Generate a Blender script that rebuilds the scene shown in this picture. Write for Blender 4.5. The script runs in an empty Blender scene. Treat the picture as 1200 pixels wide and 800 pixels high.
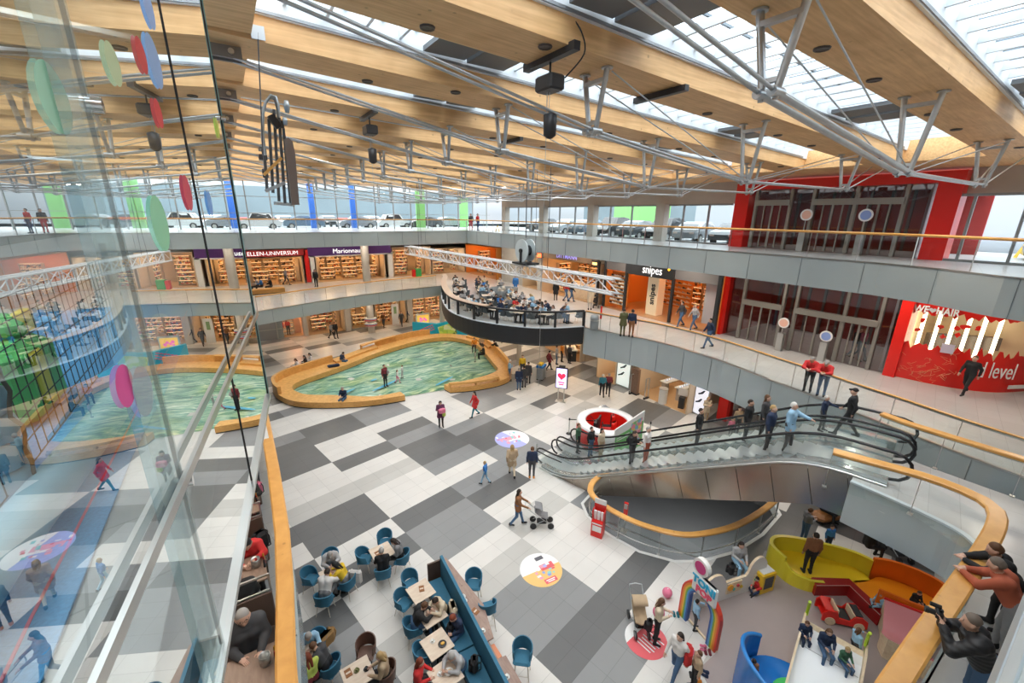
import bpy, bmesh, math, random
import numpy as np
from mathutils import Vector, Matrix
random.seed(7)
SC=bpy.context.scene; COL=SC.collection
PI=math.pi; R=math.radians
# ---------------------------------------------------------------- levels and camera geometry (metres)
Z1=5.2; Z2=10.55; ZC=12.2
CF,PIT,ROL,HEAD=493.3,R(16.75),R(.63),R(33.53)   # focal px at 1200, pitch, roll, heading left of the X axis is 90-33.53
AZ=R(56.47)
def _ray(x,y):
    xr=(x-600)/CF; yr=(y-400)/CF
    xc=xr*math.cos(ROL)+yr*math.sin(ROL); yc=-xr*math.sin(ROL)+yr*math.cos(ROL)
    X,Y,Z=xc, math.cos(PIT)-yc*math.sin(PIT), -math.sin(PIT)-yc*math.cos(PIT)
    return Vector((X*math.sin(AZ)+Y*math.cos(AZ), -X*math.cos(AZ)+Y*math.sin(AZ), Z))
def P(x,y,z=0.0):
    "world point on the level z seen at photo pixel (x,y)"
    r=_ray(x,y); k=(z-ZC)/r.z; return (r.x*k,r.y*k,z)
def PD(x,y,X):
    r=_ray(x,y); k=X/r.x; return (X,r.y*k,ZC+r.z*k)
def PY(x,y,Y):
    r=_ray(x,y); k=Y/r.y; return (r.x*k,Y,ZC+r.z*k)
# ---------------------------------------------------------------- materials
MATS={}
def _nt(name):
    m=bpy.data.materials.new(name); m.use_nodes=True; nt=m.node_tree; b=nt.nodes['Principled BSDF']; return m,nt,b
def N_(nt,t,**k):
    n=nt.nodes.new(t)
    for a,v in k.items(): setattr(n,a,v)
    return n
def mat(name,col,rough=.5,metal=0.,noise=0.,nscale=3.,spec=.5,coat=0.,bump=0.,bscale=60.):
    if name in MATS: return MATS[name]
    m,nt,b=_nt(name); b.inputs['Base Color'].default_value=(*col,1); b.inputs['Roughness'].default_value=rough
    b.inputs['Metallic'].default_value=metal; b.inputs['Specular IOR Level'].default_value=spec; b.inputs['Coat Weight'].default_value=coat
    if noise>0 or bump>0:
        tc=N_(nt,'ShaderNodeTexCoord')
    if noise>0:
        n=N_(nt,'ShaderNodeTexNoise'); n.inputs['Scale'].default_value=nscale; n.inputs['Detail'].default_value=3
        nt.links.new(tc.outputs['Object'],n.inputs['Vector'])
        mx=N_(nt,'ShaderNodeMix',data_type='RGBA'); mx.inputs[6].default_value=(*[c*(1-noise) for c in col],1); mx.inputs[7].default_value=(*[min(1,c*(1+noise)) for c in col],1)
        nt.links.new(n.outputs['Fac'],mx.inputs[0]); nt.links.new(mx.outputs[2],b.inputs['Base Color'])
    if bump>0:
        n=N_(nt,'ShaderNodeTexNoise'); n.inputs['Scale'].default_value=bscale
        nt.links.new(tc.outputs['Object'],n.inputs['Vector'])
        bp=N_(nt,'ShaderNodeBump'); bp.inputs['Strength'].default_value=bump; nt.links.new(n.outputs['Fac'],bp.inputs['Height']); nt.links.new(bp.outputs[0],b.inputs['Normal'])
    MATS[name]=m; return m
def wood(name,c1,c2,scale=(1,12,12),rough=.45,axis=0,fine=1.):
    if name in MATS: return MATS[name]
    m,nt,b=_nt(name); tc=N_(nt,'ShaderNodeTexCoord'); mp=N_(nt,'ShaderNodeMapping'); mp.inputs['Scale'].default_value=scale
    n=N_(nt,'ShaderNodeTexNoise'); n.inputs['Scale'].default_value=1.6*fine; n.inputs['Detail'].default_value=5; n.inputs['Distortion'].default_value=.4
    nt.links.new(tc.outputs['Object'],mp.inputs[0]); nt.links.new(mp.outputs[0],n.inputs['Vector'])
    n2=N_(nt,'ShaderNodeTexNoise'); n2.inputs['Scale'].default_value=2.2; nt.links.new(tc.outputs['Object'],n2.inputs['Vector'])
    vo=N_(nt,'ShaderNodeTexVoronoi'); vo.inputs['Scale'].default_value=2.6; nt.links.new(tc.outputs['Object'],vo.inputs['Vector'])
    kn=N_(nt,'ShaderNodeMapRange'); kn.inputs[1].default_value=.04; kn.inputs[2].default_value=.10; kn.inputs[3].default_value=.55; kn.inputs[4].default_value=0.; nt.links.new(vo.outputs['Distance'],kn.inputs[0])
    ad=N_(nt,'ShaderNodeMath',operation='ADD'); ml=N_(nt,'ShaderNodeMath',operation='MULTIPLY'); ml.inputs[1].default_value=.45
    nt.links.new(n2.outputs['Fac'],ml.inputs[0]); nt.links.new(n.outputs['Fac'],ad.inputs[0]); nt.links.new(ml.outputs[0],ad.inputs[1])
    rp=N_(nt,'ShaderNodeValToRGB'); rp.color_ramp.elements[0].position=.45; rp.color_ramp.elements[0].color=(*c2,1); rp.color_ramp.elements[1].position=.95; rp.color_ramp.elements[1].color=(*c1,1)
    nt.links.new(ad.outputs[0],rp.inputs[0])
    mx=N_(nt,'ShaderNodeMix',data_type='RGBA'); mx.inputs[7].default_value=(c2[0]*.45,c2[1]*.38,c2[2]*.3,1); nt.links.new(kn.outputs[0],mx.inputs[0]); nt.links.new(rp.outputs[0],mx.inputs[6])
    nt.links.new(mx.outputs[2],b.inputs['Base Color']); b.inputs['Roughness'].default_value=rough
    MATS[name]=m; return m
def glass(name,tint=(.9,.96,.95),ior=1.5,boost=1.,rough=0.,body=0.):
    if name in MATS: return MATS[name]
    m,nt,b=_nt(name); nt.nodes.remove(b); out=nt.nodes['Material Output']
    # two-faced pane: Schlick reflectance, the same from either side
    ge=N_(nt,'ShaderNodeNewGeometry'); dt=N_(nt,'ShaderNodeVectorMath',operation='DOT_PRODUCT'); nt.links.new(ge.outputs['Incoming'],dt.inputs[0]); nt.links.new(ge.outputs['Normal'],dt.inputs[1])
    ab=N_(nt,'ShaderNodeMath',operation='ABSOLUTE'); nt.links.new(dt.outputs['Value'],ab.inputs[0]); om=N_(nt,'ShaderNodeMath',operation='SUBTRACT'); om.inputs[0].default_value=1; nt.links.new(ab.outputs[0],om.inputs[1])
    pw=N_(nt,'ShaderNodeMath',operation='POWER'); pw.inputs[1].default_value=5; nt.links.new(om.outputs[0],pw.inputs[0]); f0=2*((ior-1)/(ior+1))**2
    fr=N_(nt,'ShaderNodeMath',operation='MULTIPLY_ADD'); fr.inputs[1].default_value=1-f0; fr.inputs[2].default_value=f0; nt.links.new(pw.outputs[0],fr.inputs[0])
    ml=N_(nt,'ShaderNodeMath',operation='MULTIPLY'); ml.inputs[1].default_value=boost; ml.use_clamp=True
    tr=N_(nt,'ShaderNodeBsdfTransparent'); tr.inputs[0].default_value=(*tint,1)
    gl=N_(nt,'ShaderNodeBsdfGlossy'); gl.inputs['Roughness'].default_value=rough; gl.inputs[0].default_value=(.97,1,1,1)
    mx=N_(nt,'ShaderNodeMixShader'); nt.links.new(fr.outputs[0],ml.inputs[0]); nt.links.new(ml.outputs[0],mx.inputs[0]); nt.links.new(tr.outputs[0],mx.inputs[1]); nt.links.new(gl.outputs[0],mx.inputs[2])
    if body>0:
        df=N_(nt,'ShaderNodeBsdfDiffuse'); df.inputs[0].default_value=(.6,.72,.7,1); m2=N_(nt,'ShaderNodeMixShader'); m2.inputs[0].default_value=body
        nt.links.new(mx.outputs[0],m2.inputs[1]); nt.links.new(df.outputs[0],m2.inputs[2]); nt.links.new(m2.outputs[0],out.inputs[0])
    else: nt.links.new(mx.outputs[0],out.inputs[0])
    MATS[name]=m; return m
def emis(name,col,s):
    if name in MATS: return MATS[name]
    m,nt,b=_nt(name); b.inputs['Base Color'].default_value=(*col,1); b.inputs['Emission Color'].default_value=(*col,1); b.inputs['Emission Strength'].default_value=s
    MATS[name]=m; return m
def goods(name,cols,scale=6.,e=0.):
    "merchandise: coloured cells of packets and clothes"
    if name in MATS: return MATS[name]
    m,nt,b=_nt(name); tc=N_(nt,'ShaderNodeTexCoord'); vo=N_(nt,'ShaderNodeTexVoronoi',distance='CHEBYCHEV'); vo.inputs['Scale'].default_value=scale
    nt.links.new(tc.outputs['Object'],vo.inputs['Vector']); sp=N_(nt,'ShaderNodeSeparateColor'); nt.links.new(vo.outputs['Color'],sp.inputs[0])
    rp=N_(nt,'ShaderNodeValToRGB'); rp.color_ramp.interpolation='CONSTANT'
    while len(rp.color_ramp.elements)<len(cols): rp.color_ramp.elements.new(.5)
    for i,c in enumerate(cols): rp.color_ramp.elements[i].position=i/len(cols); rp.color_ramp.elements[i].color=(*c,1)
    nt.links.new(sp.outputs[0],rp.inputs[0]); nt.links.new(rp.outputs[0],b.inputs['Base Color']); b.inputs['Roughness'].default_value=.6
    MATS[name]=m; return m
# ---------------------------------------------------------------- mesh builder
class MB:
    def __init__(s): s.v=[]; s.f=[]; s.m=[]; s.cm=0; s.smooth=[]; s.sm=False
    def add(s,vs,fs,M=None):
        o=len(s.v)
        if M is not None: vs=[tuple(M@Vector(v)) for v in vs]
        s.v+= [tuple(v) for v in vs]
        for f in fs: s.f.append([i+o for i in f]); s.m.append(s.cm); s.smooth.append(s.sm)
        return s
    def box(s,c,d,rz=0,M=None,taper=1.,bev=0.):
        x,y,z=[a/2 for a in d]; t=taper
        if bev>0:
            b=min(bev,x*.9,y*.9,z*.9); vs=[];
            lv=[(-z,b),(-z+b,0),(z-b,0),(z,b)]
            for zz,i in lv:
                for (px,py) in ((x-i-b,y-i),(x-i,y-i-b),(x-i,-(y-i-b)),(x-i-b,-(y-i)),(-(x-i-b),-(y-i)),(-(x-i),-(y-i-b)),(-(x-i),y-i-b),(-(x-i-b),y-i)): vs.append((px,py,zz))
            fs=[[7,6,5,4,3,2,1,0][::-1],[24+i for i in range(8)][::-1]]
            for k in range(3):
                for i in range(8): fs.append([k*8+i,k*8+(i+1)%8,(k+1)*8+(i+1)%8,(k+1)*8+i][::-1])
        else:
            vs=[(-x,-y,-z),(x,-y,-z),(x,y,-z),(-x,y,-z),(-x*t,-y*t,z),(x*t,-y*t,z),(x*t,y*t,z),(-x*t,y*t,z)]
            fs=[(3,2,1,0),(4,5,6,7),(0,1,5,4),(1,2,6,5),(2,3,7,6),(3,0,4,7)]
        T=Matrix.Translation(c)@Matrix.Rotation(rz,4,'Z')
        if M is not None: T=M@T
        return s.add(vs,fs,T)
    def bar(s,a,b,w,h,up=(0,0,1)):
        "box beam from a to b"
        a=Vector(a);b=Vector(b);d=b-a;L=d.length
        if L<1e-6: return s
        d/=L; u=Vector(up); r=d.cross(u)
        if r.length<1e-4: u=Vector((1,0,0)); r=d.cross(u)
        r.normalize(); u=r.cross(d)
        vs=[]
        for p in (a,b):
            for i,j in ((-1,-1),(1,-1),(1,1),(-1,1)): vs.append(p+r*(i*w/2)+u*(j*h/2))
        return s.add(vs,[(3,2,1,0),(4,5,6,7),(0,1,5,4),(1,2,6,5),(2,3,7,6),(3,0,4,7)])
    def cyl(s,a,b,r0,r1=None,n=10,caps=True):
        r1=r0 if r1 is None else r1; a=Vector(a);b=Vector(b);d=(b-a)
        if d.length<1e-7: return s
        d.normalize(); u=d.orthogonal().normalized(); w=d.cross(u)
        vs=[]
        for p,r in ((a,r0),(b,r1)):
            for i in range(n):
                t=2*PI*i/n; vs.append(p+u*(math.cos(t)*r)+w*(math.sin(t)*r))
        fs=[(i,(i+1)%n,n+(i+1)%n,n+i) for i in range(n)]
        sm=s.sm; s.sm=True; s.add(vs,fs); s.sm=False
        if caps: s.add(vs,[list(range(n))[::-1],list(range(n,2*n))])
        s.sm=sm; return s
    def tube(s,pts,r,n=8,closed=False,caps=True):
        pts=[Vector(p) for p in pts]; m=len(pts); rs=r if isinstance(r,(list,tuple)) else [r]*m
        u=None; vs=[]
        for i,p in enumerate(pts):
            if closed: d=pts[(i+1)%m]-pts[i-1]
            else: d=pts[min(i+1,m-1)]-pts[max(i-1,0)]
            d.normalize()
            if u is None: u=d.orthogonal().normalized()
            else:
                u=(u-d*u.dot(d)); u=u.normalized() if u.length>1e-6 else d.orthogonal().normalized()
            w=d.cross(u)
            for k in range(n):
                t=2*PI*k/n; vs.append(p+u*(math.cos(t)*rs[i])+w*(math.sin(t)*rs[i]))
        fs=[]
        for i in range(m if closed else m-1):
            j=(i+1)%m
            for k in range(n): fs.append((i*n+k,i*n+(k+1)%n,j*n+(k+1)%n,j*n+k))
        sm=s.sm; s.sm=True; s.add(vs,fs); s.sm=False
        if caps and not closed: s.add(vs,[list(range(n))[::-1],[(m-1)*n+k for k in range(n)]])
        s.sm=sm; return s
    def prism(s,poly,z0,z1,M=None):
        n=len(poly); vs=[(x,y,z0) for x,y in poly]+[(x,y,z1) for x,y in poly]
        A=sum(poly[i][0]*poly[(i+1)%n][1]-poly[(i+1)%n][0]*poly[i][1] for i in range(n))
        fs=[list(range(n))[::-1],list(range(n,2*n))]+[(i,(i+1)%n,n+(i+1)%n,n+i) for i in range(n)]
        if A<0: fs=[list(f)[::-1] for f in fs]
        return s.add(vs,fs,M)
    def sweep(s,path,prof,closed=False,caps=True):
        "profile (lateral to the right of travel, z) along a 2D/3D path"
        pts=[Vector((p[0],p[1],p[2] if len(p)>2 else 0)) for p in path]; m=len(pts); n=len(prof); vs=[]
        for i,p in enumerate(pts):
            if closed: a=(pts[i]-pts[i-1]); b=(pts[(i+1)%m]-pts[i])
            else: a=pts[i]-pts[max(i-1,0)]; b=pts[min(i+1,m-1)]-pts[i]
            a.z=b.z=0
            if a.length<1e-6: a=b.copy()
            if b.length<1e-6: b=a.copy()
            a.normalize(); b.normalize(); d=(a+b); d=d.normalized() if d.length>1e-6 else a
            k=1/max(.35,d.dot(a)); r=Vector((d.y,-d.x,0))*k
            for l,z in prof: vs.append((p.x+r.x*l,p.y+r.y*l,p.z+z))
        fs=[]
        for i in range(m if closed else m-1):
            j=(i+1)%m
            for k in range(n): fs.append((i*n+k,j*n+k,j*n+(k+1)%n,i*n+(k+1)%n))
        s.add(vs,fs)
        if caps and not closed: s.add(vs,[list(range(n)),[(m-1)*n+k for k in range(n)][::-1]])
        return s
    def lathe(s,prof,c=(0,0,0),n=16,M=None,arc=2*PI):
        vs=[];m=len(prof)
        for r,z in prof:
            for k in range(n):
                t=arc*k/n; vs.append((c[0]+math.cos(t)*r,c[1]+math.sin(t)*r,c[2]+z))
        fs=[(i*n+k,i*n+(k+1)%n,(i+1)*n+(k+1)%n,(i+1)*n+k) for i in range(m-1) for k in range(n)]
        sm=s.sm; s.sm=True; s.add(vs,fs,M); s.sm=sm
        return s
    def ball(s,c,r,n=10,m=6,sc=(1,1,1),M=None):
        pr=[(max(1e-4,math.sin(PI*i/m))*r,-math.cos(PI*i/m)*r) for i in range(m+1)]
        T=Matrix.Translation(c)@Matrix.Diagonal((*sc,1))
        if M is not None: T=M@T
        return s.lathe(pr,(0,0,0),n,T)
    def grid(s,fn,nu,nv,thick=None):
        "surface fn(u,v) u,v in 0..1; thick offsets a second skin along the normal"
        vs=[Vector(fn(i/nu,j/nv)) for i in range(nu+1) for j in range(nv+1)]
        id=lambda i,j:i*(nv+1)+j
        fs=[(id(i,j),id(i+1,j),id(i+1,j+1),id(i,j+1)) for i in range(nu) for j in range(nv)]
        if thick:
            nr=[Vector((0,0,0)) for _ in vs]
            for f in fs:
                q=(vs[f[1]]-vs[f[0]]).cross(vs[f[3]]-vs[f[0]])+(vs[f[3]]-vs[f[2]]).cross(vs[f[1]]-vs[f[2]])
                for k in f: nr[k]+=q
            o=len(vs); v2=[v-n_.normalized()*thick if n_.length>1e-12 else v for v,n_ in zip(vs,nr)]
            f2=[tuple(o+k for k in f[::-1]) for f in fs]
            e=[]
            for i in range(nu): e+=[(id(i,0),o+id(i,0),o+id(i+1,0),id(i+1,0)),(id(i+1,nv),o+id(i+1,nv),o+id(i,nv),id(i,nv))]
            for j in range(nv): e+=[(id(0,j+1),o+id(0,j+1),o+id(0,j),id(0,j)),(id(nu,j),o+id(nu,j),o+id(nu,j+1),id(nu,j+1))]
            vs=vs+v2; sm=s.sm; s.sm=True; s.add(vs,fs+f2); s.sm=False; s.add(vs,e); s.sm=sm
        else: s.add(vs,fs)
        return s
    def build(s,name,m,parent=None,world=False):
        me=bpy.data.meshes.new(name); vs=s.v
        if parent is not None and world:
            inv=(Matrix.Translation(parent.location)@parent.rotation_euler.to_matrix().to_4x4()@Matrix.Diagonal((*parent.scale,1))).inverted(); vs=[tuple(inv@Vector(v)) for v in vs]
        me.from_pydata(vs,[],s.f)
        ms=m if isinstance(m,(list,tuple)) else [m]
        for x in ms: me.materials.append(x)
        if len(ms)>1: me.polygons.foreach_set('material_index',s.m)
        if any(s.smooth): me.polygons.foreach_set('use_smooth',s.smooth)
        me.validate(); o=bpy.data.objects.new(name,me); COL.objects.link(o)
        if parent is not None: o.parent=parent
        return o
def _each(s,name,m,parent=None,world=False):
    "one object per connected piece"
    n=len(s.v); p=list(range(n))
    def fd(a):
        while p[a]!=a: p[a]=p[p[a]]; a=p[a]
        return a
    for f in s.f:
        for k in f[1:]: p[fd(k)]=fd(f[0])
    G={}
    for i,f in enumerate(s.f): G.setdefault(fd(f[0]),[]).append(i)
    out=[]
    for fs in G.values():
        b=MB(); mp={}
        for i in fs:
            q=[]
            for k in s.f[i]:
                if k not in mp: mp[k]=len(b.v); b.v.append(s.v[k])
                q.append(mp[k])
            b.f.append(q); b.m.append(s.m[i]); b.smooth.append(s.smooth[i])
        out.append(b.build(name,m,parent,world))
    return out
MB.each=_each
def tag(o,label=None,cat=None,group=None,kind=None):
    if label: o['label']=label
    if cat: o['category']=cat
    if group: o['group']=group
    if kind: o['kind']=kind
    return o
def thing(name,label,cat,loc=(0,0,0),rz=0,group=None,sc=1.):
    o=bpy.data.objects.new(name,None); COL.objects.link(o); o.empty_display_size=.1; o.location=loc; o.rotation_euler=(0,0,rz); o.scale=(sc,sc,sc)
    return tag(o,label,cat,group)
def struct(name,b,m): return tag(b.build(name,m),kind='structure')
def kids(o): return [c for c in o.children]
def dup(root,loc=None,rz=None,label=None,group=None,sc=None,swap=None):
    def cp(o,par):
        c=o.copy(); COL.objects.link(c); c.parent=par
        if swap and c.type=='MESH':
            for i,sl in enumerate(c.material_slots):
                if sl.material and sl.material.name in swap: sl.link='OBJECT'; sl.material=swap[sl.material.name]
        for k in o.children: cp(k,c)
        return c
    r=cp(root,None)
    if loc is not None: r.location=loc
    if rz is not None: r.rotation_euler=(0,0,rz)
    if sc is not None: r.scale=(sc,sc,sc)
    if label: r['label']=label
    if group: r['group']=group
    return r
def smooth_path(pts,n=4,closed=False):
    "Catmull-Rom resample"
    m=len(pts); out=[]; dim=len(pts[0])
    g=lambda i: pts[i%m] if closed else pts[max(0,min(m-1,i))]
    for i in range(m if closed else m-1):
        a,b,c,d=g(i-1),g(i),g(i+1),g(i+2)
        for k in range(n):
            t=k/n; out.append(tuple(.5*((2*b[j])+(-a[j]+c[j])*t+(2*a[j]-5*b[j]+4*c[j]-d[j])*t*t+(-a[j]+3*b[j]-3*c[j]+d[j])*t**3) for j in range(dim)))
    if not closed: out.append(tuple(pts[-1]))
    return out
def resample(pts,step):
    "points every step metres along a polyline"
    L=[0]
    for a,b in zip(pts,pts[1:]): L.append(L[-1]+math.dist(a,b))
    n=max(1,round(L[-1]/step)); out=[]
    for k in range(n+1):
        s=L[-1]*k/n; i=0
        while i<len(L)-2 and L[i+1]<s: i+=1
        t=(s-L[i])/max(1e-9,L[i+1]-L[i]); out.append(tuple(a+(b-a)*t for a,b in zip(pts[i],pts[i+1])))
    return out
def text(name,body,size,loc,rot,m,parent=None,depth=.01,align='CENTER',world=True,bold=0.,sx=1.):
    cu=bpy.data.curves.new(name,'FONT'); cu.body=body; cu.size=size; cu.extrude=depth; cu.align_x=align; cu.align_y='CENTER'; cu.offset=bold; cu.resolution_u=3
    t=bpy.data.objects.new(name,cu); COL.objects.link(t); bpy.context.view_layer.update()
    me=bpy.data.meshes.new_from_object(t.evaluated_get(bpy.context.evaluated_depsgraph_get())); COL.objects.unlink(t); bpy.data.objects.remove(t); bpy.data.curves.remove(cu)
    M=Matrix.Translation(loc)@(rot if isinstance(rot,Matrix) else Matrix.Rotation(rot,4,'Z')@Matrix.Rotation(PI/2,4,'X'))@Matrix.Diagonal((sx,1,1,1))
    if parent is not None and world:
        M=(Matrix.Translation(parent.location)@parent.rotation_euler.to_matrix().to_4x4()).inverted()@M
    me.transform(M); me.materials.clear(); me.materials.append(m)
    o=bpy.data.objects.new(name,me); COL.objects.link(o)
    if parent is not None: o.parent=parent
    return o
ROT=lambda rz: Matrix.Rotation(rz,4,'Z')@Matrix.Rotation(PI/2,4,'X')
# ---------------------------------------------------------------- shared materials
M_conc=mat('concrete',(.50,.47,.42),.8,noise=.12,nscale=2)
M_white=mat('white_paint',(.80,.80,.78),.55)
M_steelw=mat('pale_steel',(.62,.68,.72),.4,metal=.1)
M_galv=mat('galvanised_steel',(.50,.53,.55),.32,metal=.85,noise=.15,nscale=8)
M_dark=mat('dark_metal',(.035,.037,.04),.45,metal=.3)
M_black=mat('black_rubber',(.012,.012,.014),.35)
M_inox=mat('brushed_steel',(.60,.60,.58),.28,metal=.95)
M_glul=wood('glulam_spruce',(.86,.54,.25),(.63,.345,.14),(.5,10,10),.5)
M_rail=wood('oak_handrail',(.74,.39,.11),(.60,.29,.07),(2.2,2.2,14),.3)
M_bench=wood('bench_oak',(.78,.43,.135),(.58,.29,.075),(3,3,14),.4)
M_ply=wood('birch_ply',(.80,.66,.46),(.66,.50,.33),(3,8,8),.5)
M_fasc=mat('fascia_glass_panel',(.44,.50,.51),.15,metal=.15,noise=.08,nscale=.6)
M_gl=glass('clear_glass',(.93,.975,.965),1.45)
M_edge=mat('glass_edge',(.30,.52,.48),.15)
M_red=mat('red_lacquer',(.72,.018,.012),.28)
M_tilew=mat('floor_white_granite',(.62,.605,.585),.3,noise=.06,nscale=1.2)
# ================================================================ camera, sky, lamps
cam=bpy.data.cameras.new('camera'); co=bpy.data.objects.new('camera',cam); COL.objects.link(co); SC.camera=co
cam.sensor_fit='HORIZONTAL'; cam.sensor_width=36; cam.lens=36*CF/1200; cam.clip_start=.02; cam.clip_end=400
fwd=Vector((math.cos(AZ)*math.cos(PIT),math.sin(AZ)*math.cos(PIT),-math.sin(PIT)))
rt=Vector((math.sin(AZ),-math.cos(AZ),0)); up=rt.cross(fwd)
# photo is rolled a little: image right = rt rotated
cr,sr=math.cos(ROL),math.sin(ROL)
r2=rt*cr+up*sr; u2=up*cr-rt*sr
co.matrix_world=Matrix((( r2.x,u2.x,-fwd.x,0),(r2.y,u2.y,-fwd.y,0),(r2.z,u2.z,-fwd.z,ZC),(0,0,0,1)))
SC.view_settings.view_transform='Standard'; SC.view_settings.look='None'; SC.view_settings.gamma=1; SC.view_settings.use_curve_mapping=False
SC.view_settings.exposure=0.84
cy=SC.cycles; cy.max_bounces=8; cy.diffuse_bounces=4; cy.glossy_bounces=4; cy.transmission_bounces=4; cy.transparent_max_bounces=24; cy.caustics_reflective=False; cy.caustics_refractive=False
cy.use_denoising=True; cy.sample_clamp_indirect=6; cy.use_adaptive_sampling=True; cy.adaptive_threshold=.02
w=bpy.data.worlds.new('overcast_sky'); SC.world=w; w.use_nodes=True; nt=w.node_tree; bg=nt.nodes['Background']
tc=N_(nt,'ShaderNodeTexCoord'); nz=N_(nt,'ShaderNodeTexNoise'); nz.inputs['Scale'].default_value=2.2; nz.inputs['Detail'].default_value=5
mpp=N_(nt,'ShaderNodeMapping'); mpp.inputs['Scale'].default_value=(1,1,3); nt.links.new(tc.outputs['Generated'],mpp.inputs[0]); nt.links.new(mpp.outputs[0],nz.inputs['Vector'])
rp=N_(nt,'ShaderNodeValToRGB'); rp.color_ramp.elements[0].position=.35; rp.color_ramp.elements[0].color=(.70,.82,.93,1); rp.color_ramp.elements[1].position=.65; rp.color_ramp.elements[1].color=(1,1,1,1)
nt.links.new(nz.outputs['Fac'],rp.inputs[0]); nt.links.new(rp.outputs[0],bg.inputs[0])
sx_=N_(nt,'ShaderNodeSeparateXYZ'); nt.links.new(tc.outputs['Generated'],sx_.inputs[0])
mr=N_(nt,'ShaderNodeMapRange'); mr.inputs[1].default_value=0; mr.inputs[2].default_value=.6; mr.inputs[3].default_value=.55; mr.inputs[4].default_value=3.9; nt.links.new(sx_.outputs[2],mr.inputs[0]); nt.links.new(mr.outputs[0],bg.inputs[1])
def lamp(name,kind,loc,power,col=(1,.9,.75),size=.3,rot=(0,0,0),sy=None,spot=None):
    l=bpy.data.lights.new(name,kind); l.energy=power; l.color=col
    if kind=='AREA':
        l.size=size
        if sy: l.shape='RECTANGLE'; l.size_y=sy
    elif kind=='SPOT': l.shadow_soft_size=size; l.spot_size=spot or R(100); l.spot_blend=.8
    else: l.shadow_soft_size=size
    o=bpy.data.objects.new(name,l); COL.objects.link(o); o.location=loc; o.rotation_euler=rot; return o
# ================================================================ floors
TH=AZ-R(44.63); tcs,tsn=math.cos(TH),math.sin(TH)
def T(a,b,z=0.): return (a*tcs-b*tsn,a*tsn+b*tcs,z)      # tile-grid coordinates -> world
def tilemat(name,col,rough=.32,n=.07):
    if name in MATS: return MATS[name]
    m,nt,b=_nt(name); tc=N_(nt,'ShaderNodeTexCoord'); mp=N_(nt,'ShaderNodeMapping'); mp.inputs['Rotation'].default_value=(0,0,-TH); nt.links.new(tc.outputs['Object'],mp.inputs[0])
    nz=N_(nt,'ShaderNodeTexNoise'); nz.inputs['Scale'].default_value=1.3; nz.inputs['Detail'].default_value=6; nt.links.new(mp.outputs[0],nz.inputs['Vector'])
    br=N_(nt,'ShaderNodeTexBrick'); br.offset=0; br.inputs['Scale'].default_value=1; br.inputs['Brick Width'].default_value=1.033; br.inputs['Row Height'].default_value=.58; br.inputs['Mortar Size'].default_value=.006
    mp2=N_(nt,'ShaderNodeMapping'); mp2.inputs['Location'].default_value=(-3.85,-11.57,0); nt.links.new(mp.outputs[0],mp2.inputs[0]); nt.links.new(mp2.outputs[0],br.inputs['Vector'])
    c=Vector(col)
    br.inputs['Color1'].default_value=(*(c*(1+n*.5)),1); br.inputs['Color2'].default_value=(*(c*(1-n*.5)),1); br.inputs['Mortar'].default_value=(*(c*.72),1)
    mx=N_(nt,'ShaderNodeMix',data_type='RGBA',blend_type='MULTIPLY'); mx.inputs[0].default_value=1; nt.links.new(br.outputs[0],mx.inputs[6])
    mr=N_(nt,'ShaderNodeMapRange'); mr.inputs[3].default_value=1-n; mr.inputs[4].default_value=1+n; nt.links.new(nz.outputs['Fac'],mr.inputs[0]); nt.links.new(mr.outputs[0],mx.inputs[7])
    nt.links.new(mx.outputs[2],b.inputs['Base Color']); b.inputs['Roughness'].default_value=rough; b.inputs['Specular IOR Level'].default_value=.4
    MATS[name]=m; return m
TM=[tilemat('tile_white',(.66,.64,.61)),tilemat('tile_light',(.50,.49,.465)),tilemat('tile_mid',(.24,.245,.25)),tilemat('tile_dark',(.125,.127,.128))]
# tones read off the photo for the open floor: column i (3.1 m) -> {row k (1.16 m): tone}; W0 L1 M2 D3
TONE={-1:{-8:0,-7:0,-6:2,-5:2,-4:2,-3:2,-2:2,-1:3,0:0,1:3,2:0,3:3,4:0},
 0:{-6:0,-5:0,-4:0,-3:1,-2:0,-1:0,0:3,1:0,2:3,3:3,4:1,5:0,6:0,7:3,8:3,9:3,10:2,11:0,12:0,13:3,14:0,15:2},
 1:{-9:0,-8:0,-7:2,-6:3,-5:2,-4:2,-3:1,-2:0,-1:2,0:2,1:3,2:0,3:0,4:1,5:0,6:3,7:0,8:0,9:3,10:3,11:0,12:0,13:2,14:0,15:3,16:2,17:0,18:3},
 2:{-9:1,-8:0,-7:0,-6:3,-5:0,-4:0,-3:0,-2:1,-1:0,0:3,1:2,2:0,3:2,4:3,5:3,6:2,7:3,8:0,9:2,10:2,11:0,12:0},
 3:{-9:2,-8:3,-7:0,-6:3,-5:3,-4:0,-3:2,-2:0,-1:0,0:0,1:2,2:2,3:3,4:3,5:2,6:0,7:0,8:0,9:0},
 4:{-9:3,-8:3,-7:3,-6:3,-5:0,-4:0,-3:2,-2:0,-1:2,0:2,1:0,2:0,3:1,4:1,5:0,6:2,7:2,8:2,9:0},
 5:{-9:3,-8:0,-7:3,-6:3,-4:2,-3:2,-2:0,-1:0,0:2,1:0,2:1,3:0,4:3,5:0,6:0,7:2},
 6:{-9:3,-8:3,-4:2,-3:0,-2:2,-1:3,0:3,1:0,2:0,3:1,4:0,5:0,6:3}}
def tone(i,k):
    if i in TONE and k in TONE[i]: return TONE[i][k]
    rr=random.Random(i*131+k//(1+(i*k)%2)*17+5); return rr.choices([0,1,2,3],[4,2,2,3])[0]
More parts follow.
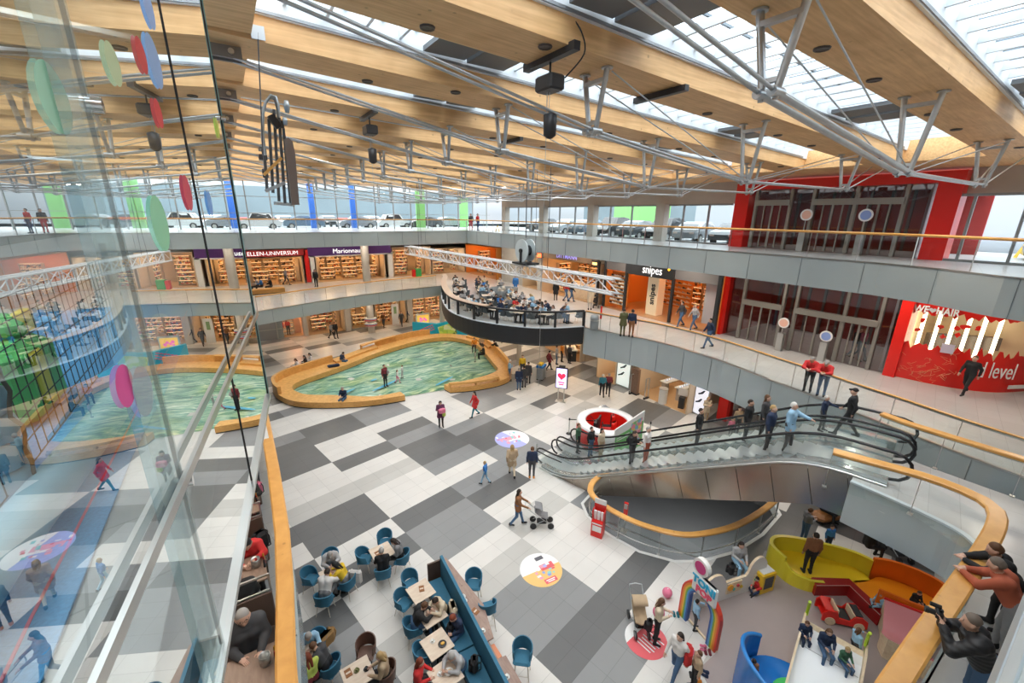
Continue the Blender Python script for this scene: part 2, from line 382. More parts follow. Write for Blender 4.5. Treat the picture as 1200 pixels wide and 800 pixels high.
VOID=[(11.42,11.35),(11.08,10.7),(10.98,9.9),(11.06,9.3),(11.36,8.16),(12.07,7.16),(12.88,6.65),(14.4,6.21),(16.2,6.12),(18.04,6.33),(19.1,7.3),(18.6,9.2),(16.5,11.3),(13.2,12.0)]
def floor_mesh():
    bm=bmesh.new()
    for i in range(-7,12):
        for k in range(-16,38):
            a=3.85+3.1*i; b=11.57+1.16*k
            vs=[bm.verts.new(T(x,y)) for x,y in ((a,b),(a+3.1,b),(a+3.1,b+1.16),(a,b+1.16))]
            f=bm.faces.new(vs); f.material_index=tone(i,k)
    bmesh.ops.remove_doubles(bm,verts=bm.verts,dist=.001)
    # cut the opening over the lower level
    n=len(VOID)
    cuts=[]
    for j in range(n):
        p=Vector((*VOID[j],0)); q=Vector((*VOID[(j+1)%n],0)); d=(q-p).normalized(); nn=Vector((d.y,-d.x,0))
        near=[f for f in bm.faces if 9.5<f.calc_center_median().x<21 and 4<f.calc_center_median().y<14]
        g=list({v for f in near for v in f.verts})+list({e for f in near for e in f.edges})+near
        bmesh.ops.bisect_plane(bm,geom=g,plane_co=p,plane_no=nn)
    def inside(c):
        s=False; j=n-1
        for i in range(n):
            xi,yi=VOID[i]; xj,yj=VOID[j]
            if (yi>c.y)!=(yj>c.y) and c.x<(xj-xi)*(c.y-yi)/(yj-yi)+xi: s=not s
            j=i
        return s
    bmesh.ops.delete(bm,geom=[f for f in bm.faces if inside(f.calc_center_median())],context='FACES')
    bmesh.ops.recalc_face_normals(bm,faces=bm.faces)
    for f in bm.faces:
        if f.normal.z<0: f.normal_flip()
    me=bpy.data.meshes.new('floor'); bm.to_mesh(me); bm.free()
    for m in TM: me.materials.append(m)
    o=bpy.data.objects.new('floor',me); COL.objects.link(o); return tag(o,kind='structure')
floor_mesh()
b=MB(); b.sweep([(*p,0) for p in VOID],[(0,-.45),(.0,.012),(.12,.012),(.12,-.45)],closed=True); struct('trim_void',b,M_white)
# lower level seen through the opening
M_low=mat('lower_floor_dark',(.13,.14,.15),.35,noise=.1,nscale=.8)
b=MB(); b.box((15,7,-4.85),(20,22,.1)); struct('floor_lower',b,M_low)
b=MB(); b.box((15,7,-4.78),(.08,22,.03),rz=R(24)); b.box((19,7,-4.78),(.08,22,.03),rz=R(24)); struct('trim_1',b,M_inox)
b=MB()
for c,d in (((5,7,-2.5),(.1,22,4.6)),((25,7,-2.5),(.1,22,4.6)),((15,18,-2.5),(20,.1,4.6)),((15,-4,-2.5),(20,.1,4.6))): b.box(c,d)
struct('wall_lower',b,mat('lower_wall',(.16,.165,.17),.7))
# ---- galleries
def cr_(pts,n=4): return smooth_path(pts,n)
CAFE=cr_([(17.74,39.6),(16.9,37.6),(15.7,35.3),(14.4,32.2),(13.3,28.8),(13.1,26.6),(13.5,24.4),(14.65,22.2),(16.2,20.6),(18.6,19.65)],4)
RIGHT1=cr_([(18.7,19.6),(19.3,17.4),(19.95,15.4),(20.15,13.2),(20.0,10.8),(19.5,8.4),(19.15,6.54),(18.8,5.0),(18.55,3.7),(18.2,2.2),(17.95,.6),(17.9,-1.5),(17.9,-5)],3)
LEFT1=[(-.1,34.9),(1.08,35.45),(3.96,36.6),(7.45,37.87),(12.42,39.0),(17.74,39.6)]
NEARR=cr_([(12.55,3.5),(12.75,2.9),(13.0,2.2),(13.15,1.6),(13.1,1.0),(12.85,.65),(12.2,.5),(10.9,.47),(9.4,.5),(6.6,.55),(3,.55),(.3,.5)],3)
LEFTB=[(.3,.5),(-.35,2.0),(-.3,3.6),(-.2,5.2),(-.06,6.6),(.04,8.0),(.1,10.4),(.12,13.0),(.1,17.5),(0,22),(-.1,34.9)]
# main opening of level 1: left edge up, far edge, deck, right edge to escalator landing, near edge back
LAND=[(18.0,-1.0),(16.35,-1.0),(16.3,1.2),(16.3,2.4),(16.5,3.75),(13.45,3.2)]
open1=LEFTB+LEFT1[1:-1]+CAFE+RIGHT1[1:-2]+LAND+[(13.5,3.1),(13.42,2.4),(13.5,1.6),(13.35,.95),(12.95,.62)]+[(12.2,.42),(9.4,.38),(6.5,.42),(3,.42)]
M_gal=tilemat('gallery_granite',(.50,.49,.485),.28,.08)
def slab(name,outer,hole,z,th,mtop,msof):
    "slab with a hole: bridge the outer ring to the hole with triangle fill"
    bm=bmesh.new(); 
    def ring(pts,zz):
        vs=[bm.verts.new((p[0],p[1],zz)) for p in pts]; return vs,[bm.edges.new((vs[i],vs[(i+1)%len(vs)])) for i in range(len(vs))]
    o,eo=ring(outer,z); h,eh=ring(hole,z)
    r=bmesh.ops.triangle_fill(bm,edges=eo+eh,use_beauty=True,use_dissolve=False)
    top=[f for f in bm.faces]
    for f in top:
        if f.normal.z<0: f.normal_flip()
        f.material_index=0
    bot=bmesh.ops.duplicate(bm,geom=top+list({v for f in top for v in f.verts})+list({e for f in top for e in f.edges}))
    fb=[g for g in bot['geom'] if isinstance(g,bmesh.types.BMFace)]
    for v in {v for f in fb for v in f.verts}: v.co.z=z-th
    for f in fb: f.normal_flip(); f.material_index=1
    me=bpy.data.meshes.new(name); bm.to_mesh(me); bm.free(); me.materials.append(mtop); me.materials.append(msof)
    ob=bpy.data.objects.new(name,me); COL.objects.link(ob); return tag(ob,kind='structure')
outer=[(-16,-9),(34,-9),(34,56),(-16,56)]
M_sof=mat('soffit_plaster',(.72,.70,.66),.7)
slab('floor_gallery',outer,open1[::-1],Z1,.45,M_gal,M_sof)
open2=[(-.55,-.15),(19.0,-.15),(19.4,2.4),(20.3,4.0),(20.75,5.8),(20.8,9),(20.8,40.0),(.05,40.0),(.05,4.33),(-.35,4.33)]
slab('floor_upper_gallery',outer,open2,Z2,.45,M_gal,M_sof)
# fascias: glazed grey panels hanging on the slab edges
def fascia(name,path,z,h,m=M_fasc,joint=2.2,side=1,t=.08):
    o=thing(name[0],name[1],'fascia',(*path[0][:2],z-h))
    b=MB(); b.sweep([(p[0],p[1],0) for p in path],[(0,z-h),(0,z),(t*side,z),(t*side,z-h)] ); b.build('panel',m,o,True)
    b=MB(); b.sweep([(p[0],p[1],0) for p in path],[(-.03*side,z),(-.03*side,z+.05),(.10*side,z+.05),(.10*side,z)]); b.build('edge_profile',M_inox,o,True)
    b=MB()
    for p in resample([(q[0],q[1]) for q in path],joint)[1:-1]: b.box((p[0],p[1],z-h/2),(.20,.012,h*.98),rz=0) if abs(path[-1][0]-path[0][0])<6 else b.box((p[0],p[1],z-h/2),(.012,.20,h*.98))
    b.each('joint',mat('dark_joint',(.14,.17,.18),.5),o,True); return o
fascia(('slab_fascia','grey-blue glazed fascia of the top gallery along the right side'),[(18.9,-.1),(19.4,2.4),(20.3,4.0),(20.75,5.8),(20.8,9),(20.8,40.0)],Z2,1.2,side=-1)
fascia(('slab_fascia','grey-blue glazed fascia of the top gallery across the far end'),[(20.8,40),(.05,40)],Z2,1.2,side=-1)
fascia(('slab_fascia','grey glazed fascia of the middle gallery sloping across the far left'),LEFT1,Z1,1.0,side=1)
fascia(('slab_fascia','grey-green glazed fascia curving under the middle gallery beside the round cafe deck'),RIGHT1,Z1,1.8,side=1,joint=1.7)
# ================================================================ roof
RS=math.tan(R(2.243)); RZ=lambda x: 15.2-RS*x
BY=[3.56+3.5*j for j in range(-3,13)]
ORD=['first','second','third','fourth','fifth','sixth','seventh','eighth','ninth','tenth','eleventh','twelfth','thirteenth','fourteenth','fifteenth']
M_lampring=mat('lamp_ring',(.10,.08,.07),.3,metal=.6); M_lampgl=emis('downlight_lens',(1,.86,.62),2.2)
XS=(6.6,12.6,19.3); ZB=(13.85,13.17,13.22)
def beam_lights(o,y,n0):
    for x in (-9,-4,3.2,5.1,8.6,10.9,14.6,16.9,21):
        b=MB(); z=RZ(x)
        b.lathe([(.0,-.005),(.085,-.012),(.10,-.012),(.12,-.03),(.13,0)],(x,y+(.33 if int(x*10)%3 else -.3),z),10); r=b.build('downlight',M_lampring,o,True)
        b=MB(); b.lathe([(.0,-.016),(.075,-.016),(.08,-.008)],(x,y+(.33 if int(x*10)%3 else -.3),z),10); b.build('lens',M_lampgl,r,False)
def truss_kit(o,y):
    for s in (-1,1):
        b=MB()
        pts=[(.6,y+s*.13,RZ(.6)-.22)]+[(XS[i],y+s*.10,ZB[i]) for i in range(3)]+[(22.3,y+s*.3,RZ(22.3)-.12)]
        b.tube(pts[:2],.028,8); b.tube(pts[1:3],.05 if y<5 else .034,8); b.tube(pts[2:4],.03,8); b.tube(pts[3:],.022,8)
        for p,q in zip(pts[1:4],(.07,.06,.05)): b.cyl((p[0]-.13,p[1],p[2]),(p[0]+.13,p[1],p[2]),q,n=10)
        b.build('tension_rod',M_galv,o,True)
        b=MB()
        for (xa,xb,zb) in ((6.7,12.5,ZB[1]),(19.2,12.7,ZB[1])): b.tube([(xa,y+s*.34,RZ(xa)-.06),(xb,y+s*.12,zb)],.014,6)
        b.build('diagonal_rod',M_galv,o,True)
    for i,x in enumerate(XS):
        zt=RZ(x)
        for s in (-1,1):
            b=MB(); b.cyl((x,y+s*.10,ZB[i]+.03),(x,y+s*.31,zt),.05,.055,10); b.cyl((x,y+s*.31,zt-.03),(x,y+s*.31,zt-.004),.11,n=12)
            b.cyl((x,y+s*.10,ZB[i]-.09),(x,y+s*.10,ZB[i]+.10),.04,n=8); b.build('strut',M_galv,o,True)
        b=MB(); b.bar((x,y-.30,zt-.2),(x,y+.30,zt-.2),.10,.07); b.bar((x,y-.12,ZB[i]+.16),(x,y+.12,ZB[i]+.16),.09,.06); b.build('tie_bar',M_galv,o,True)
    # anchor plates below the beam
    b=MB(); zz=RZ(.4)-.15
    for s in (-1,1):
        b.sweep([(-.55,y+s*.13),(.75,y+s*.13)],[(-.03,zz-.10),(-.03,zz+.10),(.03,zz+.10),(.03,zz-.10)])
        for x in (-.45,.6): b.cyl((x,y+s*.13-.04,zz),(x,y+s*.13+.04,zz),.09,n=12)
    b.each('anchor_plate',mat('cast_steel',(.24,.22,.20),.5,metal=.5),o,True)
    b=MB()
    for x in (-.42,.58): b.cyl((x,y-.22,zz),(x,y+.22,zz),.05,n=12)
    b.each('anchor_bolt',M_inox,o,True)
nb=0
for j,y in enumerate(BY):
    if not(-8<y<44): continue
    nm=f'{ORD[nb]} glulam roof beam counted from the camera side, with struts and tension rods'
    o=thing('roof_beam',nm,'roof beam',(0,y,RZ(0)),group='glulam beams of the atrium roof'); nb+=1
    b=MB(); x0,x1=-15,22.4
    b.add([(x0,y-.61,RZ(x0)),(x1,y-.61,RZ(x1)),(x1,y+.61,RZ(x1)),(x0,y+.61,RZ(x0)),(x0,y-.61,RZ(x0)+.44),(x1,y-.61,RZ(x1)+.44),(x1,y+.61,RZ(x1)+.44),(x0,y+.61,RZ(x0)+.44)],[(3,2,1,0),(4,5,6,7),(0,1,5,4),(1,2,6,5),(2,3,7,6),(3,0,4,7)])
    b.build('beam_body',M_glul,o,True)
    truss_kit(o,y); beam_lights(o,y,nb)
    for s in (-1,1):
        b=MB(); 
        b.sweep([(-15,y+s*.66),(22,y+s*.66)],[(-.035,.0),(-.035,.05),(.035,.05),(.035,.0)])
        vs=[(v[0],v[1],v[2]+RZ(v[0])+.44) for v in b.v]; b.v=vs; b.build('cable_tray',mat('tray_zinc',(.30,.31,.32),.4,metal=.7),o,True)
# cross girders above the beams at X 0..0.9 and the timber ceiling at both ends
b=MB()
for a,c in zip(BY[1:-1],BY[2:]):
    b.box((.45,(a+c)/2,RZ(.45)+.37),(.92,c-a-1.26,.62))
o=thing('cross_girder','glulam cross girder running between the roof beams above the rod anchors','girder',(.45,10,RZ(0)+.3)); b.each('girder_body',M_glul,o,True)
b=MB()
b.add([(22.4,-9,RZ(22.4)),(26.3,-9,RZ(22.4)-.15),(26.3,49.5,RZ(22.4)-.15),(22.4,49.5,RZ(22.4)),(22.4,-9,RZ(22)+.9),(26.3,-9,RZ(22)+.9),(26.3,49.5,RZ(22)+.9),(22.4,49.5,RZ(22)+.9)],[(3,2,1,0),(4,5,6,7),(0,1,5,4),(1,2,6,5),(2,3,7,6),(3,0,4,7)])
b.box((3,46.6,RZ(8)+.35),(46,5.8,.5)); b.box((2,-9.4,RZ(0)+.4),(46,3,.6))
struct('ceiling_timber',b,M_glul)
# skylight between the beams: white upstands, purlins, glazing bars and glass
M_roofw=mat('roof_white_steel',(.74,.79,.82),.5); M_blind=mat('grey_blind_panel',(.17,.18,.19),.5,metal=.3); M_skg=glass('skylight_glass',(.95,.98,1),1.4,.8)
for bi,(a,c) in enumerate(zip(BY,BY[1:])):
    if not(-8<a<43): continue
    y0,y1=a+.62,c-.62
    o=thing('skylight',f'glazed skylight bay with white purlins above the {ORD[min(14,bi)]} gap between roof beams','skylight',(10,(y0+y1)/2,RZ(10)+.5),group='skylight bays between the beams')
    b=MB()
    for s,yy in ((1,y0),(-1,y1)):
        vs=[];
        for x in (1.0,22.4): vs+=[(x,yy-s*.02,RZ(x)+.42),(x,yy+s*.05,RZ(x)+.42),(x,yy+s*.08,RZ(x)+.96),(x,yy-s*.02,RZ(x)+.96)]
        b.add(vs,[(0,4,5,1),(1,5,6,2),(2,6,7,3),(3,7,4,0)])
    b.build('upstand',M_roofw,o,True)
    b=MB(); x=1.5
    while x<22.3:
        b.box((x,(y0+y1)/2,RZ(x)+.72),(.06,y1-y0-.1,.16)); x+=.72
    b.build('purlins',M_roofw,o,True); b=MB()
    for k in range(28):
        x=1.86+.72*k; b.box((x,(y0+y1)/2,RZ(x)+.90),(.07,y1-y0,.08))
    b.build('cross_bars',mat('bar_grey',(.16,.20,.23),.4),o,True)
    b=MB()
    for t in (.3,.7):
        yy=y0+(y1-y0)*t; b.bar((1.2,yy,RZ(1.2)+.92),(22.3,yy,RZ(22.3)+.92),.05,.05)
    b.build('glazing_bars',mat('bar_grey',(.45,.5,.53),.4),o,True)
    b=MB(); b.add([(.9,y0,RZ(.9)+.98),(22.4,y0,RZ(22.4)+.98),(22.4,y1,RZ(22.4)+.98),(.9,y1,RZ(.9)+.98)],[(0,1,2,3)]); b.build('glass_pane',M_skg,o,True)
    for (xa,xb) in ((15.2,17.3),(5.2,7.3) if bi%2 else (4.1,6.2)):
        for h in range(2):
            xm=xa+(xb-xa)*(h+.5)/2
            b=MB(); b.box((xm,(y0+y1)/2,RZ(xm)+.58),((xb-xa)/2-.06,y1-y0-.25,.10)); b.build('blind_panel',M_blind,o,True)
# left of the girder the same roof goes on over the play hall
b=MB()
for a,c in zip(BY,BY[1:]):
    for s,yy in ((1,a+.62),(-1,c-.62)): b.box((-7,yy+s*.2,RZ(-7)+.75),(14,.3,.6))
    for k in range(9): b.box((-14+1.6*k,(a+c)/2,RZ(-7)+.95),(.5,c-a-1.2,.25))
struct('ceiling_left_ribs',b,M_roofw)
# hoists hanging under the beams, trolley bars
M_hb=mat('hoist_black',(.03,.03,.033),.4)
def hoist(x,y,z,label,drop=1.5):
    o=thing('chain_hoist',label,'hoist',(x,y,z+.05))
    b=MB(); b.bar((-.02,-.75,0),(-.02,.75,0),.14,.14); b.build('trolley_bar',M_hb,o)
    b=MB(); b.cyl((0,0,-.05),(0,0,-.3),.02); b.box((0,0,-.42),(.34,.5,.26),bev=.03); b.cyl((.0,.25,-.42),(0,.33,-.42),.1); b.build('motor_housing',M_hb,o)
    b=MB(); b.box((.172,0,-.42),(.012,.1,.09)); b.build('label_plate',M_white,o)
    b=MB(); b.lathe([(.05,-1.35),(.12,-1.3),(.13,-.95),(.10,-.93),(.02,-.9)],(0,-.05,0),12); b.build('chain_bag',M_hb,o)
    b=MB()
    for s in (-.03,.03): b.cyl((s,.03,-.5),(s,.03,-.95),.006,n=5)
    b.cyl((.0,.06,-.5),(.0,.06,-drop),.006,n=5); b.build('chain',M_galv,o); return o
hoist(5.45,7.05,RZ(5.45)-.08,'large black electric chain hoist under the second visible roof beam',6.5)
hoist(4.1,14.06,RZ(4.1)-.08,'small black chain hoist further back, left of the middle of the roof',3)
hoist(2.0,24.6,RZ(2.0)-.08,'tiny black chain hoist far back beside the hanging frame sculpture',2)
b=MB(); b.bar((8.55,6.35,RZ(8.5)-.07),(8.55,7.75,RZ(8.5)-.07),.13,.12); tag(b.build('trolley_bar',M_hb),'empty black trolley bar screwed across the beam right of the big hoist','trolley bar')
b=MB(); b.bar((9.2,13.4,RZ(9.2)-.07),(9.2,14.7,RZ(9.2)-.07),.13,.12); tag(b.build('trolley_bar',M_hb),'empty black trolley bar under the fourth beam, above the lighting truss','trolley bar')
b=MB(); b.tube(smooth_path([(5.45,6.5,RZ(5)+.42),(5.6,6.4,RZ(5)+.2),(5.7,6.42,RZ(5)-.1),(5.6,6.8,RZ(5)-.4)],5),.014,6); tag(b.build('power_cable',M_black),'black power cable looping from the cable tray down to the big hoist','cable')
# white box truss hanging over the cafe deck, with its cable reel
def box_truss():
    A=Vector(PD(476,287,13.0)); 
    # ends measured: far-left end above the gallery, right end before the shoe shop
    p0=Vector((12.2,37.0,9.05)); p1=Vector((14.3,15.7,8.55))
    return p0,p1
# ================================================================ balustrades
def balustrade(label,path,z,h=1.1,cap='round',postm=M_inox,step=1.75,foot=0.0,capw=.05,inset=0.,name='glass_balustrade',smoothcap=True,panes=True,glassm=None):
    o=thing(name,label,'balustrade',(path[0][0],path[0][1],z))
    pts=resample([(p[0],p[1]) for p in path],.35)
    b=MB()
    if cap=='round': b.tube([(p[0],p[1],z+h) for p in pts],capw,8)
    else:
        w,t=cap; b.sweep([(p[0],p[1],0) for p in pts],[(-w/2,z+h-t/2+.02),(-w/2+.03,z+h-t/2),(w/2-.03,z+h-t/2),(w/2,z+h-t/2+.02),(w/2,z+h+t/2-.02),(w/2-.03,z+h+t/2),(-w/2+.03,z+h+t/2),(-w/2,z+h+t/2-.02)])
    b.build('handrail',M_rail,o,True)
    if cap!='round' :
        b=MB(); b.sweep([(p[0],p[1],0) for p in pts],[(-.04,z+h-cap[1]/2-.05),(.04,z+h-cap[1]/2-.05),(.04,z+h-cap[1]/2),(-.04,z+h-cap[1]/2)]); b.build('rail_carrier',M_inox,o,True)
    P_=resample([(p[0],p[1]) for p in path],step)
    for i,p in enumerate(P_):
        q=P_[min(i+1,len(P_)-1)]; r_=P_[max(i-1,0)]; a=math.atan2(q[1]-r_[1],q[0]-r_[0])
        b=MB(); b.box((p[0],p[1],z+h/2-.02),(.012,.055,h-.06),rz=a); b.box((p[0],p[1],z+.02),(.10,.10,.04),rz=a); b.build('post',postm,o,True)
    for a_,c_ in zip(P_,P_[1:]):
        seg=[p for p in pts if min(a_[0],c_[0])-.01<=p[0]<=max(a_[0],c_[0])+.01 and min(a_[1],c_[1])-.01<=p[1]<=max(a_[1],c_[1])+.01]
        d=Vector((c_[0]-a_[0],c_[1]-a_[1])); L=d.length; d/=L
        b=MB(); a2=(a_[0]+d.x*.03,a_[1]+d.y*.03); c2=(c_[0]-d.x*.03,c_[1]-d.y*.03)
        b.add([(*a2,z+.03-foot),(*c2,z+.03-foot),(*c2,z+h-.1),(*a2,z+h-.1)],[(0,1,2,3)]); pn=b.build('glass_pane',glassm or M_gl,o,True)
        e=MB(); e.bar((*a2,z+h-.1),(*c2,z+h-.1),.012,.012); e.build('pane_edge',M_edge,pn,False) if False else None
    return o
balustrade('thin oak-topped glass railing of the top gallery before the red doors and windows',[(18.95,-.05),(19.4,2.45),(20.3,4.0),(20.7,5.8),(20.75,9),(20.75,39.95)],Z2)
balustrade('thin oak-topped glass railing of the top gallery across the far end',[(20.7,39.95),(.1,39.95)],Z2,step=1.9)
balustrade('oak-topped glass railing along the front edge of the middle gallery, right of the cafe deck',RIGHT1,Z1,step=1.8,cap=(.10,.06))
balustrade('glass railing of the middle gallery across the far left before the jewellery and perfume shops',LEFT1[1:-1]+[(16.9,39.45)],Z1,step=1.9)
balustrade('wide oak capped railing on the left, in front of the booths below the camera',LEFTB[1:-2],Z1,cap=(.26,.09),step=1.5)
balustrade('wide oak capped glass railing curving round the near right gallery edge where three visitors lean',NEARR,Z1,cap=(.30,.10),step=1.7)
balustrade('short broad oak rail on the gallery landing to the right of the escalator top',[(16.45,3.62),(16.32,3.0),(16.3,1.3),(16.35,-.9)],Z1,cap=(.26,.10),step=1.5)
# skirting glass round the void landing
def plate(name,label,cat,a,c,z0,z1,m=M_gl,th=.012):
    b=MB(); b.bar((a[0],a[1],(z0+z1)/2),(c[0],c[1],(z0+z1)/2),th,z1-z0); return tag(b.build(name,m),label,cat)
# grey glazed apron under the near landing down to the play floor
b=MB(); b.sweep([(p[0],p[1],0) for p in cr_([(13.5,3.2),(13.5,3.0),(13.5,2.4),(13.45,1.6),(13.3,.95),(12.9,.55)],4)],[(0,Z1-1.3),(0,Z1),(.07,Z1),(.07,Z1-1.3)])
o=thing('slab_fascia','grey glazed fascia curving under the near gallery landing above the play corner','fascia',(13.5,2,Z1-1.3)); b.build('panel',M_fasc,o,True)
b=MB(); b.sweep([(p[0],p[1],0) for p in cr_([(13.5,3.2),(13.5,3.0),(13.5,2.4),(13.45,1.6),(13.3,.95),(12.9,.55)],4)],[(-.02,Z1),(-.02,Z1+.05),(.11,Z1+.05),(.11,Z1)]); b.build('edge_profile',M_steelw,o,True)
b=MB(); b.sweep([(p[0],p[1],0) for p in [(13.0,.5),(9.4,.36),(6,.38),(2,.38)]],[(0,Z1-1.2),(0,Z1),(.06,Z1),(.06,Z1-1.2)])
tag(b.build('slab_fascia',M_fasc),'grey fascia below the near gallery rail, seen edge-on','fascia')
b=MB(); b.sweep([(p[0],p[1],0) for p in LEFTB],[(-.02,Z1-1.2),(-.02,Z1),(.08,Z1),(.08,Z1-1.2)])
tag(b.build('slab_fascia',M_fasc),'grey fascia under the oak rail of the booth gallery on the left','fascia')
# void railing with wide oak cap
VR=cr_([(12.45,11.35),(11.75,11.2),(11.15,10.75),(11.0,10.0),(11.08,9.3),(11.4,8.3),(12.1,7.25),(12.95,6.72),(14.4,6.3),(16.2,6.2),(17.7,6.3)],4)
balustrade('wide oak capped curved railing round the opening to the lower level beside the escalator',VR,0,cap=(.24,.10),step=1.55)
b=MB(); b.tube([(p[0]*1.0,p[1],.28) for p in resample([(q[0],q[1]) for q in VR],.3)],.02,6); tag(b.build('foot_rail',M_inox),'thin steel foot rail running along the base of the curved void railing','rail')
# ================================================================ cafe deck
o=thing('cafe_deck','round black-faced cafe deck projecting from the middle gallery above the pond','deck',(16,28,Z1-1.2))
b=MB(); b.sweep([(p[0],p[1],0) for p in CAFE],[(0,Z1-1.15),(0,Z1+.02),(.10,Z1+.05),(.10,Z1-1.0)]); b.build('black_fascia',mat('black_cladding',(.022,.023,.025),.45),o,True)
b=MB(); b.sweep([(p[0],p[1],0) for p in CAFE],[(-.02,Z1+.05),(-.02,Z1+.10),(.12,Z1+.10),(.12,Z1+.05)]); b.build('edge_profile',M_steelw,o,True)
o=thing('deck_balustrade','dark framed glass balustrade with black top rail and posts round the cafe deck','balustrade',(13.2,27,Z1))
b=MB(); b.sweep([(p[0],p[1],0) for p in CAFE],[(-.10,Z1+1.05),(-.10,Z1+1.16),(.08,Z1+1.16),(.08,Z1+1.05)]); b.build('top_rail',M_dark,o,True)
b=MB(); b.sweep([(p[0],p[1],0) for p in CAFE[:26]],[(-.42,Z1+1.17),(-.42,Z1+1.20),(.10,Z1+1.20),(.10,Z1+1.17)]); b.build('counter_shelf',mat('pale_counter',(.50,.36,.26),.4),o,True)
dp=resample([(p[0],p[1]) for p in CAFE],1.9)
for i,p in enumerate(dp):
    q=dp[min(i+1,len(dp)-1)]; r_=dp[max(i-1,0)]; a=math.atan2(q[1]-r_[1],q[0]-r_[0])
    b=MB(); b.box((p[0],p[1],Z1+.55),(.14,.14,1.05),rz=a); b.build('post',M_dark,o,True)
    if i<len(dp)-1:
        b=MB(); b.add([(*p,Z1+.1),(*q,Z1+.1),(*q,Z1+1.05),(*p,Z1+1.05)],[(0,1,2,3)]); b.build('glass_pane',M_gl,o,True)
# deck underside beams and its columns
def column(x,y,z0,z1,r=.32,label='',m=M_conc):
    o=thing('column',label,'column',(x,y,z0)); b=MB(); b.cyl((0,0,0),(0,0,z1-z0),r,n=20); b.build('shaft',m,o)
    b=MB(); b.cyl((0,0,0),(0,0,.08),r+.02,n=20); b.build('base_ring',M_inox,o); return o
column(19.64,28.5,0,Z1-.4,.22,'slim concrete column under the cafe deck by the group of visitors')
column(11.4,44.3,0,Z1-.3,.36,'concrete column on the ground floor wrapped with red and blue advertising rings')
column(11.63,45.2,Z1,Z2-.3,.40,'concrete column on the middle gallery in front of the purple perfume shop sign')
column(17.6,39.9,0,Z1-.4,.25,'concrete column behind the turquoise stage')
o=thing('advertising_ring','white ring with red and blue stripes clamped round the ground floor column','advert',(11.4,44.3,1.3),group='advertising rings on the column')
b=MB(); b.lathe([(.38,0),(.62,.06),(.64,.32),(.38,.38)],n=20); b.build('ring_body',[M_white],o)
b=MB(); b.lathe([(.645,.1),(.645,.2)],n=20); b.build('red_band',mat('band_red',(.7,.05,.05),.4),o)
b=MB(); b.lathe([(.643,.24),(.643,.3)],n=20); b.build('blue_band',mat('band_blue',(.1,.25,.6),.4),o)
dup(o,(11.4,44.3,.75),label='lower white ring with red and blue stripes on the same ground floor column')
# ================================================================ escalators
EA=Vector((tcs,tsn,0)); EB=Vector((-tsn,tcs,0))          # across, and along (bottom is +EB)
def E(a,b_,z): v=EA*a+EB*b_; return (v.x,v.y,z)
B0,B1=10.5,1.5; SL=Z1/(B0-B1)
def ez(b_): return 0. if b_>=B0 else (Z1 if b_<=B1 else (B0-b_)*SL)
M_clad=mat('escalator_cladding',(.40,.345,.29),.22,metal=.75,noise=.08,nscale=.7)
M_step=mat('step_aluminium',(.42,.44,.45),.35,metal=.6); M_hr=mat('handrail_black',(.01,.01,.012),.25); M_skirt=mat('skirt_steel',(.62,.66,.67),.2,metal=.8)
def epath(a,dz,b0=12.0,b1=-.35,n=6):
    pts=[(b0,0)];
    for k in range(n+1):
        bb=B0+1.0-2.0*k/n; z=0 if k==0 else None; 
        t=k/n; pts.append((bb, SL*(1.0)*t*t ))
    for k in range(n+1):
        t=k/n; bb=B1+1.0-2.0*t; pts.append((bb, Z1-SL*(1-t)*(1-t)))
    pts.append((b1,Z1)); return [E(a,x,z+dz) for x,z in pts]
